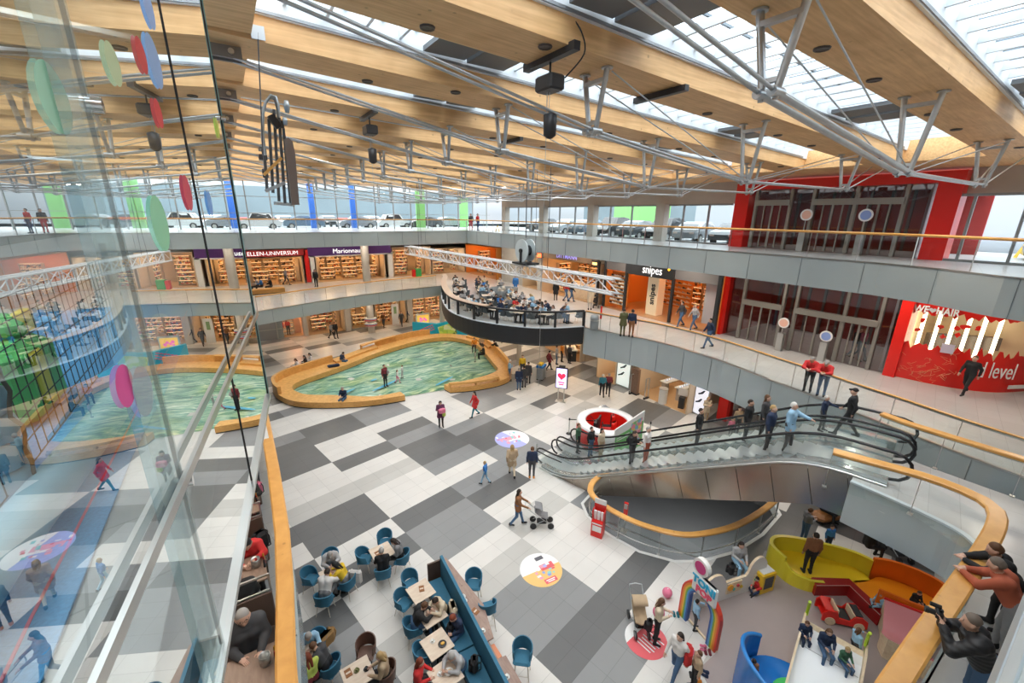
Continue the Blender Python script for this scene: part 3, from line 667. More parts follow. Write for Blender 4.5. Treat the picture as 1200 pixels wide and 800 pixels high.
def escalator(a0,a1,label):
    o=thing('escalator',label,'escalator',E((a0+a1)/2,6,0))
    am=(a0+a1)/2
    b=MB(); k=0; bb=B0+.3; run=.36; 
    n=int((B0-B1+.6)/run)
    for k in range(n+1):
        bc=B0+.3-k*run; zt=max(.0,min(Z1,(B0+.3-bc)*SL-0.02+.12)); zt=min(Z1,max(0.0,zt))
        c=E(am,bc-run/2,max(0.0,zt)-.11); b.box(c,(a1-a0-.50,run,.24),rz=TH)
    b.build('steps',M_step,o,True)
    b=MB(); b.box(E(am,B0+1.05,.01),(a1-a0-.5,1.7,.05),rz=TH); b.box(E(am,B1-.85,Z1+.01),(a1-a0-.5,1.6,.05),rz=TH); b.build('landing_plates',M_step,o,True)
    for sname,a in (('near',a0+.16),('far',a1-.16)):
        b=MB(); pts=epath(a,0); 
        lo=[Vector(p)+Vector((0,0,.18)) for p in pts]; hi=[Vector(p)+Vector((0,0,.92)) for p in pts]
        vs=[tuple(p) for p in lo]+[tuple(p) for p in hi]; m=len(lo)
        b.add(vs,[(i,i+1,m+i+1,m+i) for i in range(m-1)]); b.build('balustrade_glass',M_gl,o,True)
        # handrail loop with round newels
        top=epath(a,.97); A0=Vector(top[0]); A1=Vector(top[-1]); lp=[]
        for t in range(7): th=PI*t/6; lp.append(tuple(A0+EB*(.40*math.sin(th))+Vector((0,0,-.40+.40*math.cos(th)))))
        l2=[]
        for t in range(7): th=PI*t/6; l2.append(tuple(A1-EB*(.40*math.sin(th))+Vector((0,0,-.40+.40*math.cos(th)))))
        b=MB(); b.tube(lp[::-1]+list(top[1:-1])+l2,.045,8); b.build('handrail',M_hr,o,True)
        b=MB()
        for off,w in ((.0,.30),):
            path=[Vector(p) for p in epath(a,.16,b0=11.9)]; rr=EA*(w/2)
            vs=[];
            for p in path: vs+=[tuple(p-rr),tuple(p+rr),tuple(p+rr-Vector((0,0,.30))),tuple(p-rr-Vector((0,0,.30)))]
            m=len(path); fs=[]
            for i in range(m-1):
                for k in range(4): fs.append((i*4+k,i*4+(k+1)%4,(i+1)*4+(k+1)%4,(i+1)*4+k))
            fs+=[(3,2,1,0),(4*m-4,4*m-3,4*m-2,4*m-1)]; b.add(vs,fs)
        b.build('skirt_panel',M_skirt,o,True)
    return o
escalator(14.25,15.80,'near escalator with glass sides, standing above the curved oak railing')
escalator(15.90,17.45,'far escalator beside the first, with a bearded metal step band and glass sides' if 0 else 'far one of the two escalators, on the side of the round kiosk')
# truss cladding of the pair
o=thing('escalator_cladding','brown metal cladded underside and flank of the escalator pair','cladding',E(15.8,6,0))
prof=[(x,z) for x,z in [(12.0,0.),(11.4,0.),(10.6,.0)]]
def flank(a):
    up_=[(11.9,.0),(11.0,.02),(10.0,.32),(2.0,Z1-.28),(1.0,Z1-.02),(.2,Z1-.0),(-.3,Z1-.0)]
    dn=[(-.3,Z1-1.45),(1.2,Z1-1.45),(10.2,-.72),(11.9,-.72)]
    return up_,dn
up_,dn=flank(0)
ups=resample(up_,.45); 
for a,nm in ((14.24,'flank_panel'),(17.46,'flank_panel')):
    k=0
    bs=[11.9-.95*i for i in range(14)]
    for b0_,b1_ in zip(bs,bs[1:]):
        def top_(x):
            for (x0,z0),(x1,z1) in zip(up_,up_[1:]):
                if x0>=x>=x1: return z0+(z1-z0)*(x0-x)/(x0-x1)
            return Z1
        def bot_(x):
            d=dn[::-1]
            for (x0,z0),(x1,z1) in zip(d,d[1:]):
                if x0>=x>=x1: return z0+(z1-z0)*(x0-x)/(x0-x1)
            return Z1-1.45
        x0,x1=b0_-.01,max(-.3,b1_+.01); s=-.02 if a<15 else .02; sh=.34
        # seams lean with the truss
        b=MB(); vs=[E(a+s*.3,x0,top_(x0)),E(a+s*.3,x1,top_(x1)),E(a-s*6,max(-.3,x1-sh),bot_(max(-.3,x1-sh))),E(a-s*6,max(-.3,x0-sh),bot_(max(-.3,x0-sh)))]
        b.add(vs,[(0,1,2,3)]); b.build(nm,M_clad,o,True)
b=MB(); 
for (x0,z0),(x1,z1) in zip(dn,dn[1:]): b.add([E(14.36,x0,z0),E(14.36,x1,z1),E(17.34,x1,z1),E(17.34,x0,z0)],[(0,1,2,3)])
b.build('soffit_panel',M_clad,o,True)
b=MB(); b.add([E(14.25,-.3,Z1-1.45),E(17.45,-.3,Z1-1.45),E(17.45,-.3,Z1),E(14.25,-.3,Z1)],[(0,1,2,3)]); b.build('end_panel',M_clad,o,True)
b=MB()
for a in (14.2,15.85,17.5): b.tube([p for p in epath(a,.03,b0=11.95)],.04,6)
b.build('edge_trim',M_inox,o,True)
# outer handrail guard of the bottom entrance
o=thing('entrance_guard','low glass guard with black rail at the foot of the escalators','guard',E(14.05,12,0))
g0,g1,g2=(11.75,15.0),(11.5,13.9),(11.75,12.6)
g0=P(628,548)[:2]; g1=P(640,555)[:2]; g2=P(657,563)[:2]
b=MB(); b.tube([(*g0,1.0),(*g1,1.0),(*g2,1.0)],.03,6); b.build('rail',M_hr,o,True)
b=MB(); b.add([(*g0,.05),(*g1,.05),(*g1,.98),(*g0,.98)],[(0,1,2,3)]); b.add([(*g1,.05),(*g2,.05),(*g2,.98),(*g1,.98)],[(0,1,2,3)]); b.build('glass_pane',M_gl,o,True)
b=MB(); b.cyl((*g0,0),(*g0,1.35),.03,n=8); b.build('post',M_inox,o,True)
# ================================================================ lighting truss and reel
o=thing('lighting_truss','white aluminium box truss hanging above the cafe deck','truss',(14.5,26.5,8.6))
p0=Vector((13.9,38.8,0)); p1=Vector((15.1,13.9,0)); d=(p1-p0).normalized(); sd=Vector((d.y,-d.x,0))*.26
M_tr=mat('truss_aluminium',(.78,.79,.80),.35,metal=.1)
zt,zb=9.32,8.62; n=24
b=MB()
for s in (-1,1):
    for z in (zt,zb): b.cyl(tuple(p0+sd*s+Vector((0,0,z))),tuple(p1+sd*s+Vector((0,0,z))),.055,n=8)
b.build('chords',M_tr,o,True)
for i in range(n):
    b=MB(); q0=p0.lerp(p1,i/n); q1=p0.lerp(p1,(i+1)/n); qm=(q0+q1)/2
    for s in (-1,1):
        b.cyl(tuple(q0+sd*s+Vector((0,0,zt))),tuple(q0+sd*s+Vector((0,0,zb))),.028,n=6)
        b.cyl(tuple(q0+sd*s+Vector((0,0,zt))),tuple(q1+sd*s+Vector((0,0,zb))),.028,n=6) if i%2 else b.cyl(tuple(q0+sd*s+Vector((0,0,zb))),tuple(q1+sd*s+Vector((0,0,zt))),.028,n=6)
    for z in (zt,zb): b.cyl(tuple(q0-sd+Vector((0,0,z))),tuple(q1+sd+Vector((0,0,z))),.018,n=6)
    b.build('lattice_bay',M_tr,o,True)
b=MB()
for s in (-1,1):
    for z in (zt,zb): b.cyl(tuple(p1+sd*s+Vector((0,0,z))),tuple(p1+sd*s+d*.14+Vector((0,0,z))),.035,n=8)
b.build('end_spigots',M_inox,o,True)
M_cable=mat('steel_cable',(.12,.12,.13),.4,metal=.6)
def cable(pts,label,r=.012):
    b=MB(); b.tube(pts,r,5); return tag(b.build('suspension_cable',M_cable),label,'cable')
c0=p0.lerp(p1,.12); cable([(c0.x,c0.y-.3,zt),(c0.x,c0.y+.1,RZ(c0.x))],'left suspension cable holding the far end of the white truss',.014)
cable([(c0.x,c0.y+.5,zt),(c0.x,c0.y+.2,RZ(c0.x))],'second cable beside it at the far end of the white truss',.014)
c1=p0.lerp(p1,.80); cable([(c1.x,c1.y,zt),(c1.x,c1.y,RZ(c1.x))],'suspension cable with chain end holding the near end of the white truss',.02)
c2=p0.lerp(p1,.755); cable([(c2.x,c2.y,zt),(c2.x,c2.y,RZ(c2.x))],'second cable holding the near end of the white truss, left of the chained one',.014)
o=thing('cable_reel','large pale cable reel standing on the white truss','reel',(14.75,20.9,9.45))
b=MB()
for s in (-.28,.28): b.cyl((s-.03,0,.72),(s+.03,0,.72),.66,n=28)
b.build('flange',mat('reel_grey',(.50,.58,.61),.45),o)
b=MB(); b.cyl((-.27,0,.72),(.27,0,.72),.30,n=20); b.build('drum',M_dark,o)
b=MB(); b.cyl((-.42,0,.72),(-.3,0,.72),.12,n=12); b.build('hub',M_black,o)
b=MB(); b.box((-.36,0,.35),(.06,.16,.75)); b.box((.36,0,.35),(.06,.16,.75)); b.box((0,0,-.02),(1.0,1.4,.10)); b.build('stand',M_dark,o)
cable([(14.75,20.9,10.9),(14.75,20.9,RZ(14.7))],'black cable dropping from the roof to the cable reel',.03)
# ================================================================ hanging sculpture at the left
o=thing('hanging_kinetic_sculpture','tall hanging sculpture of dark steel bars with curved top and brown panel','sculpture',(1.15,10.0,12.4))
M_sc=mat('sculpture_steel',(.10,.11,.12),.35,metal=.5); M_sc2=mat('sculpture_light',(.42,.46,.48),.3,metal=.4)
def sp(x,y,Y=10.0): return PY(x,y,Y)
b=MB()
arch=[sp(*q) for q in ((311,182),(308,160),(308,135),(311,120),(317,112),(323,114),(326,124),(327,140))]
for s in (-.06,.2): b.tube([(p[0],p[1]+s,p[2]) for p in arch],.022,6)
b.sweep([(p[0],p[1]) for p in ((1,1),(1,1.001))],[(0,0),(0,.001),(.001,.001)]) if 0 else None
vs=[];
for p in arch: vs+=[(p[0],p[1]-.06,p[2]),(p[0],p[1]+.2,p[2])]
b.add(vs,[(2*i,2*i+1,2*i+3,2*i+2) for i in range(len(arch)-1)]); b.build('curved_top',M_sc2,o,True)
for k,(xt,yt,xb_,yb_) in enumerate(((310,182,313,222),(315,140,320,226),(321,128,327,236),(327,138,334,238),(332,150,341,241))):
    b=MB(); b.bar(sp(xt,yt,9.9),sp(xb_,yb_,9.9),.055 if k in(1,3) else .035,.05); b.build('upright_bar',M_sc,o,True)
b=MB(); b.bar(sp(309,205,9.8),sp(330,185,9.8),.04,.05); b.build('wooden_rung',M_rail,o,True)
b=MB(); b.bar(sp(311,224,9.85),sp(334,214,9.85),.05,.06); b.bar(sp(321,238,9.9),sp(345,240,9.9),.05,.06); b.build('cross_rail',M_sc2,o,True)
q=[sp(*a,9.7) for a in ((333,163),(338,161),(343,166),(346,180),(351,240),(342,240))]
b=MB(); n=len(q); vs=[tuple(p) for p in q]+[(p[0],p[1]+.07,p[2]) for p in q]; b.add(vs,[list(range(n)),list(range(n,2*n))[::-1]]+[(i,n+i,n+(i+1)%n,(i+1)%n) for i in range(n)]); b.build('brown_panel',mat('bronze_panel',(.20,.16,.14),.3,metal=.4),o,True)
b=MB(); b.lathe([(.02,-.05),(.11,-.03),(.11,.03),(.02,.05)],n=14,M=Matrix.Translation(sp(336,125,9.7))@Matrix.Rotation(PI/2,4,'Y')); b.lathe([(.02,-.04),(.07,-.03),(.07,.03),(.02,.04)],n=12,M=Matrix.Translation(sp(334,142,9.7))@Matrix.Rotation(PI/2,4,'Y')); b.build('pulley',M_sc2,o,True)
b=MB(); b.bar(sp(317,135,9.8),sp(327,150,9.8),.12,.12); b.box(sp(331,146,9.7),(.05,.05,.12)); b.build('mechanism',M_black,o,True)
a=sp(302,38,9.9); cable([a,sp(308,182,9.9)],'thin dark cable dropping from the fixing plate to the hanging sculpture',.012)
b=MB(); b.box(a,(.22,.02,.22)); tag(b.build('fixing_plate',M_steelw),'square white fixing plate on the side of the third roof beam','plate')
# ================================================================ tall glass screen beside the camera
def GW(y,off=0.): return ((.1347*y-.48)/.991+off,y)
M_gw=glass("mirror_bright_glass",(.66,.76,.76),1.7,2.3)
o=thing('glass_screen','tall frameless glass screen with coloured dots and a steel handrail at the left','glass screen',(*GW(0),Z2))
js=[-1.2,.25,1.67,2.83,4.31]; ztop=[14.1,14.1,14.1,13.9,13.9]
for k,(y0,y1) in enumerate(zip(js,js[1:])):
    b=MB(); a=GW(y0+.006); c=GW(y1-.006); b.add([(*a,Z2),(*c,Z2),(*c,ztop[k]),(*a,ztop[k])],[(0,1,2,3)]); b.build('glass_pane',M_gw,o,True)
for y in js[1:]:
    b=MB(); a=GW(y); b.box((a[0],a[1],(Z2+14)/2),(.010,.012 if y<2 else .004,3.45)); b.build('joint_profile',mat('joint_black',(.015,.015,.017),.3),o,True)
b=MB(); b.add([(*GW(1.45,.012),Z2),(*GW(1.66,.012),Z2),(*GW(1.66,.012),14.05),(*GW(1.45,.012),14.05)],[(0,1,2,3)]); b.build('overlap_strip',glass('frosted_strip',(.82,.9,.9),1.5,1.2,body=.28),o,True)
b=MB(); b.bar((*GW(.2,.02),11.62),(*GW(4.29,.02),11.21),.03,.03) if 0 else b.bar((*GW(-1.1,.03),11.345),(*GW(4.29,.03),11.345),.014,.035); b.build('handrail',M_inox,o,True)
b=MB(); b.bar((*GW(-1.1,-.01),11.325),(*GW(4.29,-.01),11.325),.012,.02); b.build('rail_backing',M_dark,o,True)
b=MB(); b.bar((*GW(-1.2,0),Z2),(*GW(4.31,0),Z2),.045,.03); b.bar((*GW(-1.2,-.03),Z2-.02),(*GW(4.31,-.03),Z2-.02),.02,.07); b.build('base_channel',M_inox,o,True)
b=MB(); a=GW(4.33); b.bar((a[0],a[1],Z2),(a[0],a[1],14.0),.02,.02); b.build('end_edge',M_edge,o,True)
M_chr=mat('chrome',(.7,.7,.7),.08,metal=1)
for y,z in ((1.67,12.47),(1.67,11.30),(4.31,12.9)):
    b=MB(); a=GW(y,.02); b.cyl((a[0]-.02,a[1],z),(a[0]+.012,a[1],z),.02,n=14); b.build('spider_clamp',M_chr,o,True)
def dot(px,py,r,col,name,k=[0]):
    rr=_ray(px,py); t=.474/(-.991*rr.x+.1347*rr.y); c=(rr.x*t,rr.y*t,ZC+rr.z*t)
    M=Matrix.Translation(c)@Matrix.Rotation(R(90-7.74),4,'Z')@Matrix.Rotation(PI/2,4,'X')
    b=MB(); n=22; b.add([(math.cos(2*PI*i/n)*r,math.sin(2*PI*i/n)*r,0) for i in range(n)],[list(range(n))],M); b.build(name,mat(name,col,.5),o,True)
dot(64,115,.075,(.42,.72,.52),'green_dot'); dot(133,75,.062,(.62,.72,.42),'olive_dot'); dot(166,65,.062,(.72,.06,.06),'red_dot'); dot(181,72,.10,(.32,.48,.78),'blue_dot')
dot(186,133,.055,(.75,.05,.06),'scarlet_dot'); dot(147,452,.058,(.85,.10,.36),'pink_dot'); dot(168,458,.075,(.62,.56,.80),'lilac_dot'); dot(188,262,.10,(.35,.75,.45),'mint_dot')
dot(174,8,.08,(.35,.5,.85),'small_blue_dot'); dot(220,226,.08,(.75,.06,.10),'crimson_dot')
dot(246,238,.07,(.2,.4,.8),'deep_blue_dot'); dot(255,150,.07,(.65,.72,.10),'lime_dot')
# ---- play hall behind the screen
M_carp=mat('blue_carpet',(.10,.34,.62),.95,noise=.35,nscale=60)
b=MB(); b.prism([(-.88,-1.2),(-.80,2.0),(-.78,3.6),(-.70,5.0),(-.6,10),(-9,10),(-9,-1.2)],Z2+.004,Z2+.016); struct('floor_play_carpet',b,M_carp)
b=MB(); b.sweep([(-.93,-1),(-.92,2.2),(-.86,4.4),(-.75,9)],[(-.006,Z2+.018),(-.006,Z2+.022),(.006,Z2+.022),(.006,Z2+.018)]); tag(b.build('carpet_stripe',mat('pink_line',(.85,.10,.2),.6)),'thin pink line on the blue carpet behind the glass screen','floor stripe')
M_pad=mat('pale_blue_vinyl',(.28,.50,.62),.35,noise=.06,nscale=6)
b=MB(); b.tube(smooth_path([(-1.05,.6,Z2+.17),(-1.08,2.2,Z2+.17),(-1.0,3.4,Z2+.17),(-.92,4.8,Z2+.17),(-.95,7.5,Z2+.17)],4),.11,12); tag(b.build('padded_border',M_pad),'pale blue padded roll bordering the play hall floor behind the glass','padding')
o=thing('padded_column','pale blue inflated column of stacked rings behind the glass at the far left','column',(-1.2,3.15,Z2),sc=.55)
b=MB()
for k in range(11): b.lathe([(.15,.0),(.20,.03),(.22,.14),(.20,.25),(.15,.28)],(0,0,.28*k),18)
b.build('ring_stack',M_pad,o)
b=MB(); b.tube([(.23+.02*math.sin(k*2.1),-.06+.05*math.sin(k*1.3),.15+.12*k) for k in range(18)],.018,6); b.build('climbing_rope',mat('rope_brown',(.10,.08,.06),.9),o)
o=thing('safety_net','black rope safety net hung along the padded border behind the glass','net',(-1.15,3,Z2))
b=MB()
for k in range(28): b.tube([(-1.17,2.9+.13*k,Z2+.2),(-1.17,2.9+.13*k,Z2+1.15)],.0035,4)
for k in range(8): b.tube([(-1.17,2.9,Z2+.2+.135*k),(-1.17,6.45,Z2+.2+.135*k)],.0035,4)
b.build('mesh_cords',mat('net_black',(.03,.028,.025),.8),o,True)
b=MB(); b.tube([(-1.17,6.5,Z2),(-1.17,6.5,Z2+1.3)],.03,8); b.build('net_post',M_galv,o,True)
o=thing('climbing_block','green and yellow soft climbing block behind the safety net','play block',(-1.75,4.9,Z2),sc=.72)
b=MB(); b.box((0,0,.45),(.9,1.1,.9),bev=.12); b.box((.05,.2,1.0),(.6,.5,.3),bev=.1); b.build('green_body',mat('green_foam',(.10,.50,.12),.5),o)
b=MB(); b.box((.455,-.2,.5),(.06,.3,.6),bev=.02); b.box((.31,.3,1.05),(.1,.3,.25),bev=.02); b.build('yellow_inset',mat('yellow_foam',(.75,.60,.05),.5),o)
o=thing('soft_play_ring','pink soft play block at the far left behind the glass','play block',(-1.75,3.7,Z2),sc=.6)
b=MB(); b.lathe([(.25,0),(.62,.0),(.66,.5),(.3,.55),(.25,0)],n=18); b.build('foam_body',mat('pink_foam',(.65,.18,.30),.5),o)
o=thing('soft_slide','low purple padded ramp on the play hall floor behind the column','play block',(-3.6,7.4,Z2))
b=MB(); b.add([(-.8,-1,0),(.8,-1,0),(.8,1,0),(-.8,1,0),(-.8,.6,1.0),(.8,.6,1.0),(.8,1,1.0),(-.8,1,1.0)],[(3,2,1,0),(0,1,5,4),(4,5,6,7),(2,3,7,6),(0,4,7,3),(1,2,6,5)]); b.build('ramp_body',mat('purple_foam',(.20,.10,.35),.5),o)
b=MB(); b.box((-9,22,12.8),(.2,64,4.6)); struct('wall_left',b,mat('left_wall',(.14,.14,.15),.8))
# L2 near balustrade of the photographer's own gallery
o=thing('glass_balustrade','near glass railing of the top gallery in the bottom right corner, beside the camera','balustrade',(1,-.1,Z2))
for k in range(6):
    b=MB(); b.add([(.9+3*k,-.09,Z2-.3),(3.87+3*k,-.09,Z2-.3),(3.87+3*k,-.09,Z2+.9),(.9+3*k,-.09,Z2+.9)],[(0,1,2,3)]); b.build('glass_pane',M_gl,o,True)
b=MB(); b.bar((.9,-.16,Z2+.93),(18.9,-.16,Z2+.93),.05,.05); b.build('handrail',M_rail,o,True)
b=MB(); b.bar((.9,-.07,Z2+.02),(18.9,-.07,Z2+.02),.03,.05); b.build('base_channel',M_inox,o,True)
b=MB(); b.sweep([(-.5,-.15),(18.9,-.15)],[(-.1,Z2-.8),(-.1,Z2+.03),(-.02,Z2+.03),(-.02,Z2-.8)]); tag(b.build('slab_fascia',M_steelw),'pale blue-grey edge of the top gallery in the bottom right corner','fascia')
# ================================================================ red portals
M_rint=mat('red_interior',(.32,.03,.025),.5,noise=.3,nscale=1.2); M_pf=mat('portal_frame',(.33,.31,.28),.35,metal=.6); M_dgl=glass('tinted_glass',(.55,.5,.5),1.5,1.3)
def portal(nm,label,X,y0,y1,z0,z1,cw,heads,doorsets,rail):
    o=thing('entrance_portal',label,'entrance',(X,(y0+y1)/2,z0))
    b=MB(); b.box((X+.25,y1-cw/2,(z0+z1)/2),(.9,cw,z1-z0)); b.box((X+.25,y0+cw/2,(z0+z1)/2),(.9,cw,z1-z0)); 
    if heads: b.box((X+.25,(y0+y1)/2,z1+heads/2-.001),(.9,y1-y0,heads))
    b.each('red_frame',M_red,o,True)
    b=MB(); b.box((X+5.5,(y0+y1)/2,(z0+z1)/2),(.1,y1-y0,z1-z0)); b.box((X+3,y1-cw,(z0+z1)/2),(5,.1,z1-z0)); b.box((X+3,(y0+y1)/2,z1+.05),(5.2,y1-y0,.1)); b.build('lobby_walls',M_rint,o,True)
    b=MB(); b.box((X+3,y0+cw+.3,(z0+z1)/2),(5,.1,z1-z0)); b.build('lobby_side',M_steelw,o,True)
    b=MB()
    for k in range(9): b.box((X+5.3,y0+1+k*(y1-y0-2)/8,(z0+z1)/2),(.12,.12,z1-z0))
    b.build('lobby_ribs',mat('rib_grey',(.16,.15,.15),.5),o,True)
    a,c=y0+cw,y1-cw
    for y in doorsets:
        b=MB(); b.box((X+.1,y,(z0+z1)/2),(.22,.13,z1-z0)); b.build('mullion',M_pf,o,True)
    dl=[c]+sorted(doorsets,reverse=True)+[a]
    for k,(yb,ya) in enumerate(zip(dl,dl[1:])):
        if yb-ya<.5: continue
        b=MB(); b.add([(X+.12,ya,z0),(X+.12,yb,z0),(X+.12,yb,z1),(X+.12,ya,z1)],[(0,1,2,3)]); b.build('glazing',M_dgl,o,True)
        if yb-ya>1.4:
            b=MB(); b.box((X+.02,(ya+yb)/2,rail),(.26,yb-ya,.28)); q=b.build('sliding_door_header',M_pf,o,True)
            b=MB(); b.box((X-.12,(ya+yb)/2,rail),(.03,.12,.05)); b.build('sensor',M_red,q,False)
            for t in (.04,.27,.5,.73,.96):
                b=MB(); b.box((X+.06,ya+(yb-ya)*t,(z0+rail)/2),(.07,.055 if t not in(.5,) else .09,rail-z0-.12)); b.build('door_stile',M_pf,o,True)
    return o
portal('p','red framed entrance portal with sliding doors on the top gallery',25.0,5.0,14.3,Z2,13.65,.78,.45,[13.2,11.4,10.35,8.55,6.75],12.97)
portal('p','red framed entrance portal with sliding doors on the middle gallery, left of the hair salon',24.9,5.42,14.35,Z1,9.35,.42,0,[12.95,10.75,10.1,7.9,6.5],7.45)
portal('p','dark entrance doors with a red column on the ground floor under the gallery',24.4,4.5,13.0,0,3.9,.6,0,[11.4,9.8,8.2,6.4],2.8)
M_bal=mat('balloon_sticker',(.75,.70,.60),.5)
for lab,x,y,z,c in (('round cream balloon sign on a thin stalk before the top portal doors',24.6,10.35,12.35,(.78,.45,.35)),('round blue and white balloon sign before the top portal doors, left of the right column',24.6,7.9,12.35,(.25,.35,.7)),('round cream balloon sign on the middle gallery portal, near its left doors',24.5,10.35,6.75,(.78,.45,.35)),('round blue and white balloon sign on the middle gallery portal by the open doors',24.5,8.3,6.5,(.25,.35,.7))):
    o=thing('balloon_sign',lab,'sign',(x,y,Z2 if z>10 else Z1),group='balloon signs at the doors'); zz=z-o.location.z
    b=MB(); b.cyl((-.02,0,zz),(.02,0,zz),.28,n=22); b.build('disc',mat('sign_white',(.8,.78,.78),.5),o)
    b=MB(); b.cyl((-.026,0,zz),(-.02,0,zz),.21,n=20); b.build('coloured_centre',mat('bal_%.2f'%c[0],c,.5),o)
    b=MB(); b.cyl((0,0,0),(0,0,zz-.3),.03,n=6); b.box((0,0,.5),(.25,.3,1.0)); b.build('stand',M_inox,o)
# ================================================================ walls above the galleries on the right: header, pillars, windows with cars outside
M_hdr=mat('render_beige',(.50,.45,.40),.85,noise=.08,nscale=2)
b=MB(); b.box((25.7,27.7,13.65),(.5,26.1,1.35)); b.box((25.7,.4,13.75),(.5,9.3,1.15)); b.box((25.6,-6,12),(.5,5,4)); struct('wall_right_header',b,M_hdr)
for k,y in enumerate((19.58,26.35,32.95,39.6)):
    b=MB(); b.box((25.25,y,(Z2+13)/2),(.55,.72,13-Z2)); o=b.build('pillar',M_conc); tag(o,['square concrete pillar of the top gallery, nearest the red portal','square concrete pillar of the top gallery, second from the red portal','square concrete pillar of the top gallery, third from the red portal','square concrete pillar at the far right corner of the top gallery'][k],'pillar')
M_mul=mat('window_mullion',(.28,.29,.29),.4,metal=.4)
def window(n,x,ya,yb,z0,z1,mull):
    o=bpy.data.objects.new(f'window_{n}',None); COL.objects.link(o); o.location=(x,(ya+yb)/2,z0); o['kind']='structure'
    for y in mull:
        b=MB(); b.box((x,y,(z0+z1)/2),(.12,.09,z1-z0)); b.build('mullion',M_mul,o,True)
    b=MB(); b.box((x,(ya+yb)/2,z0+.05),(.14,yb-ya,.1)); b.box((x,(ya+yb)/2,z1-.05),(.14,yb-ya,.1)); b.build('frame',M_mul,o,True)
    b=MB(); b.add([(x,ya,z0),(x,yb,z0),(x,yb,z1),(x,ya,z1)],[(0,1,2,3)]); b.build('pane',glass('window_glass',(.9,.95,.96),1.35,.45),o,True)
window(1,25.5,14.8,39.6,Z2,12.98,(16.28,18.07,22.46,24.64,28.78,30.87,35.25,37.52))
window(2,24.95,-3,5,Z2,13.2,(4.6,3.2,1.6,0,-1.6))
# far glazed wall of the top gallery
def farwin():
    o=bpy.data.objects.new('window_3',None); COL.objects.link(o); o.location=(10,48.4,Z2); o['kind']='structure'
    for k in range(19):
        b=MB(); b.box((-8+2*k,48.4,(Z2+15.4)/2),(.08,.16,15.4-Z2)); b.build('mullion',M_mul,o,True)
    for z in (12.1,13.6):
        b=MB(); b.box((10,48.4,z),(37,.10,.05)); b.build('transom',M_mul,o,True)
    b=MB(); b.add([(-9,48.45,Z2),(28,48.45,Z2),(28,48.45,15.4),(-9,48.45,15.4)],[(0,1,2,3)]); b.build('pane',MATS['window_glass'],o,True)
farwin()
for x,c,l in ((8.2,(.04,.16,.60),'slim blue banner post behind the far glazed wall, left one'),(12.5,(.04,.16,.60),'slim blue banner post behind the far glazed wall, right one'),(20.6,(.18,.42,.13),'pale green banner column outside the far glazed wall'),(26.6,(.20,.46,.15),'wide pale green banner column at the far right of the glazed wall')):
    b=MB(); b.box((x,52,12.7),(.55 if c[2]>.5 else 1.1,.3,5)); tag(b.build('banner_post',mat('banner_%.2f'%c[0],c,.5)),l,'banner')
# roof car park outside
M_deck=mat('parking_deck',(.17,.175,.18),.85,noise=.1,nscale=.4)
b=MB(); b.box((48,25,Z2-.3),(44,100,.3)); b.box((10,77,Z2-.3),(120,56,.3)); struct('floor_car_park',b,M_deck)
b=MB(); b.box((-2,100,Z2+3.2),(110,2,6.4)); b.box((70,20,Z2+2.5),(2,110,5)); struct('trim_horizon_hills',b,mat('distant_hill',(.20,.25,.27),.9,noise=.3,nscale=.1))
b=MB(); b.box((2,62,Z2+.85),(34,.25,.35)); tag(b.build('barrier',mat('barrier_red',(.75,.22,.22),.6)),'long pale red barrier on the roof car park beyond the far glazed wall','barrier')
def hall(x,y,dx,dy,h,c,lab):
    o=thing('market_hall',lab,'building',(x,y,Z2)); b=MB(); b.box((0,0,h/2),(dx,dy,h)); b.build('walls',mat('hall_%.2f'%c[0],c,.6),o)
    b=MB(); b.box((0,0,h+.1),(dx+.5,dy+.5,.2)); b.build('roof_edge',mat('roof_edge',(.5,.52,.53),.5),o)
hall(46,14,6,10,4.2,(.42,.44,.45),'white flat roofed building beyond the parked cars, nearest the red portal')
hall(44,25,5,6,3.6,(.36,.38,.39),'pale grey building beyond the parked cars in the middle windows')
hall(45,38,6,4,4.0,(.20,.45,.14),'bright green building panel beyond the parked cars')
hall(36,3.2,3,7,4.0,(.40,.44,.48),'white shop unit seen through the right hand top window')
M_tyre=mat('tyre',(.02,.02,.022),.7); M_cgl=mat('car_window',(.02,.025,.03),.05,spec=.8)
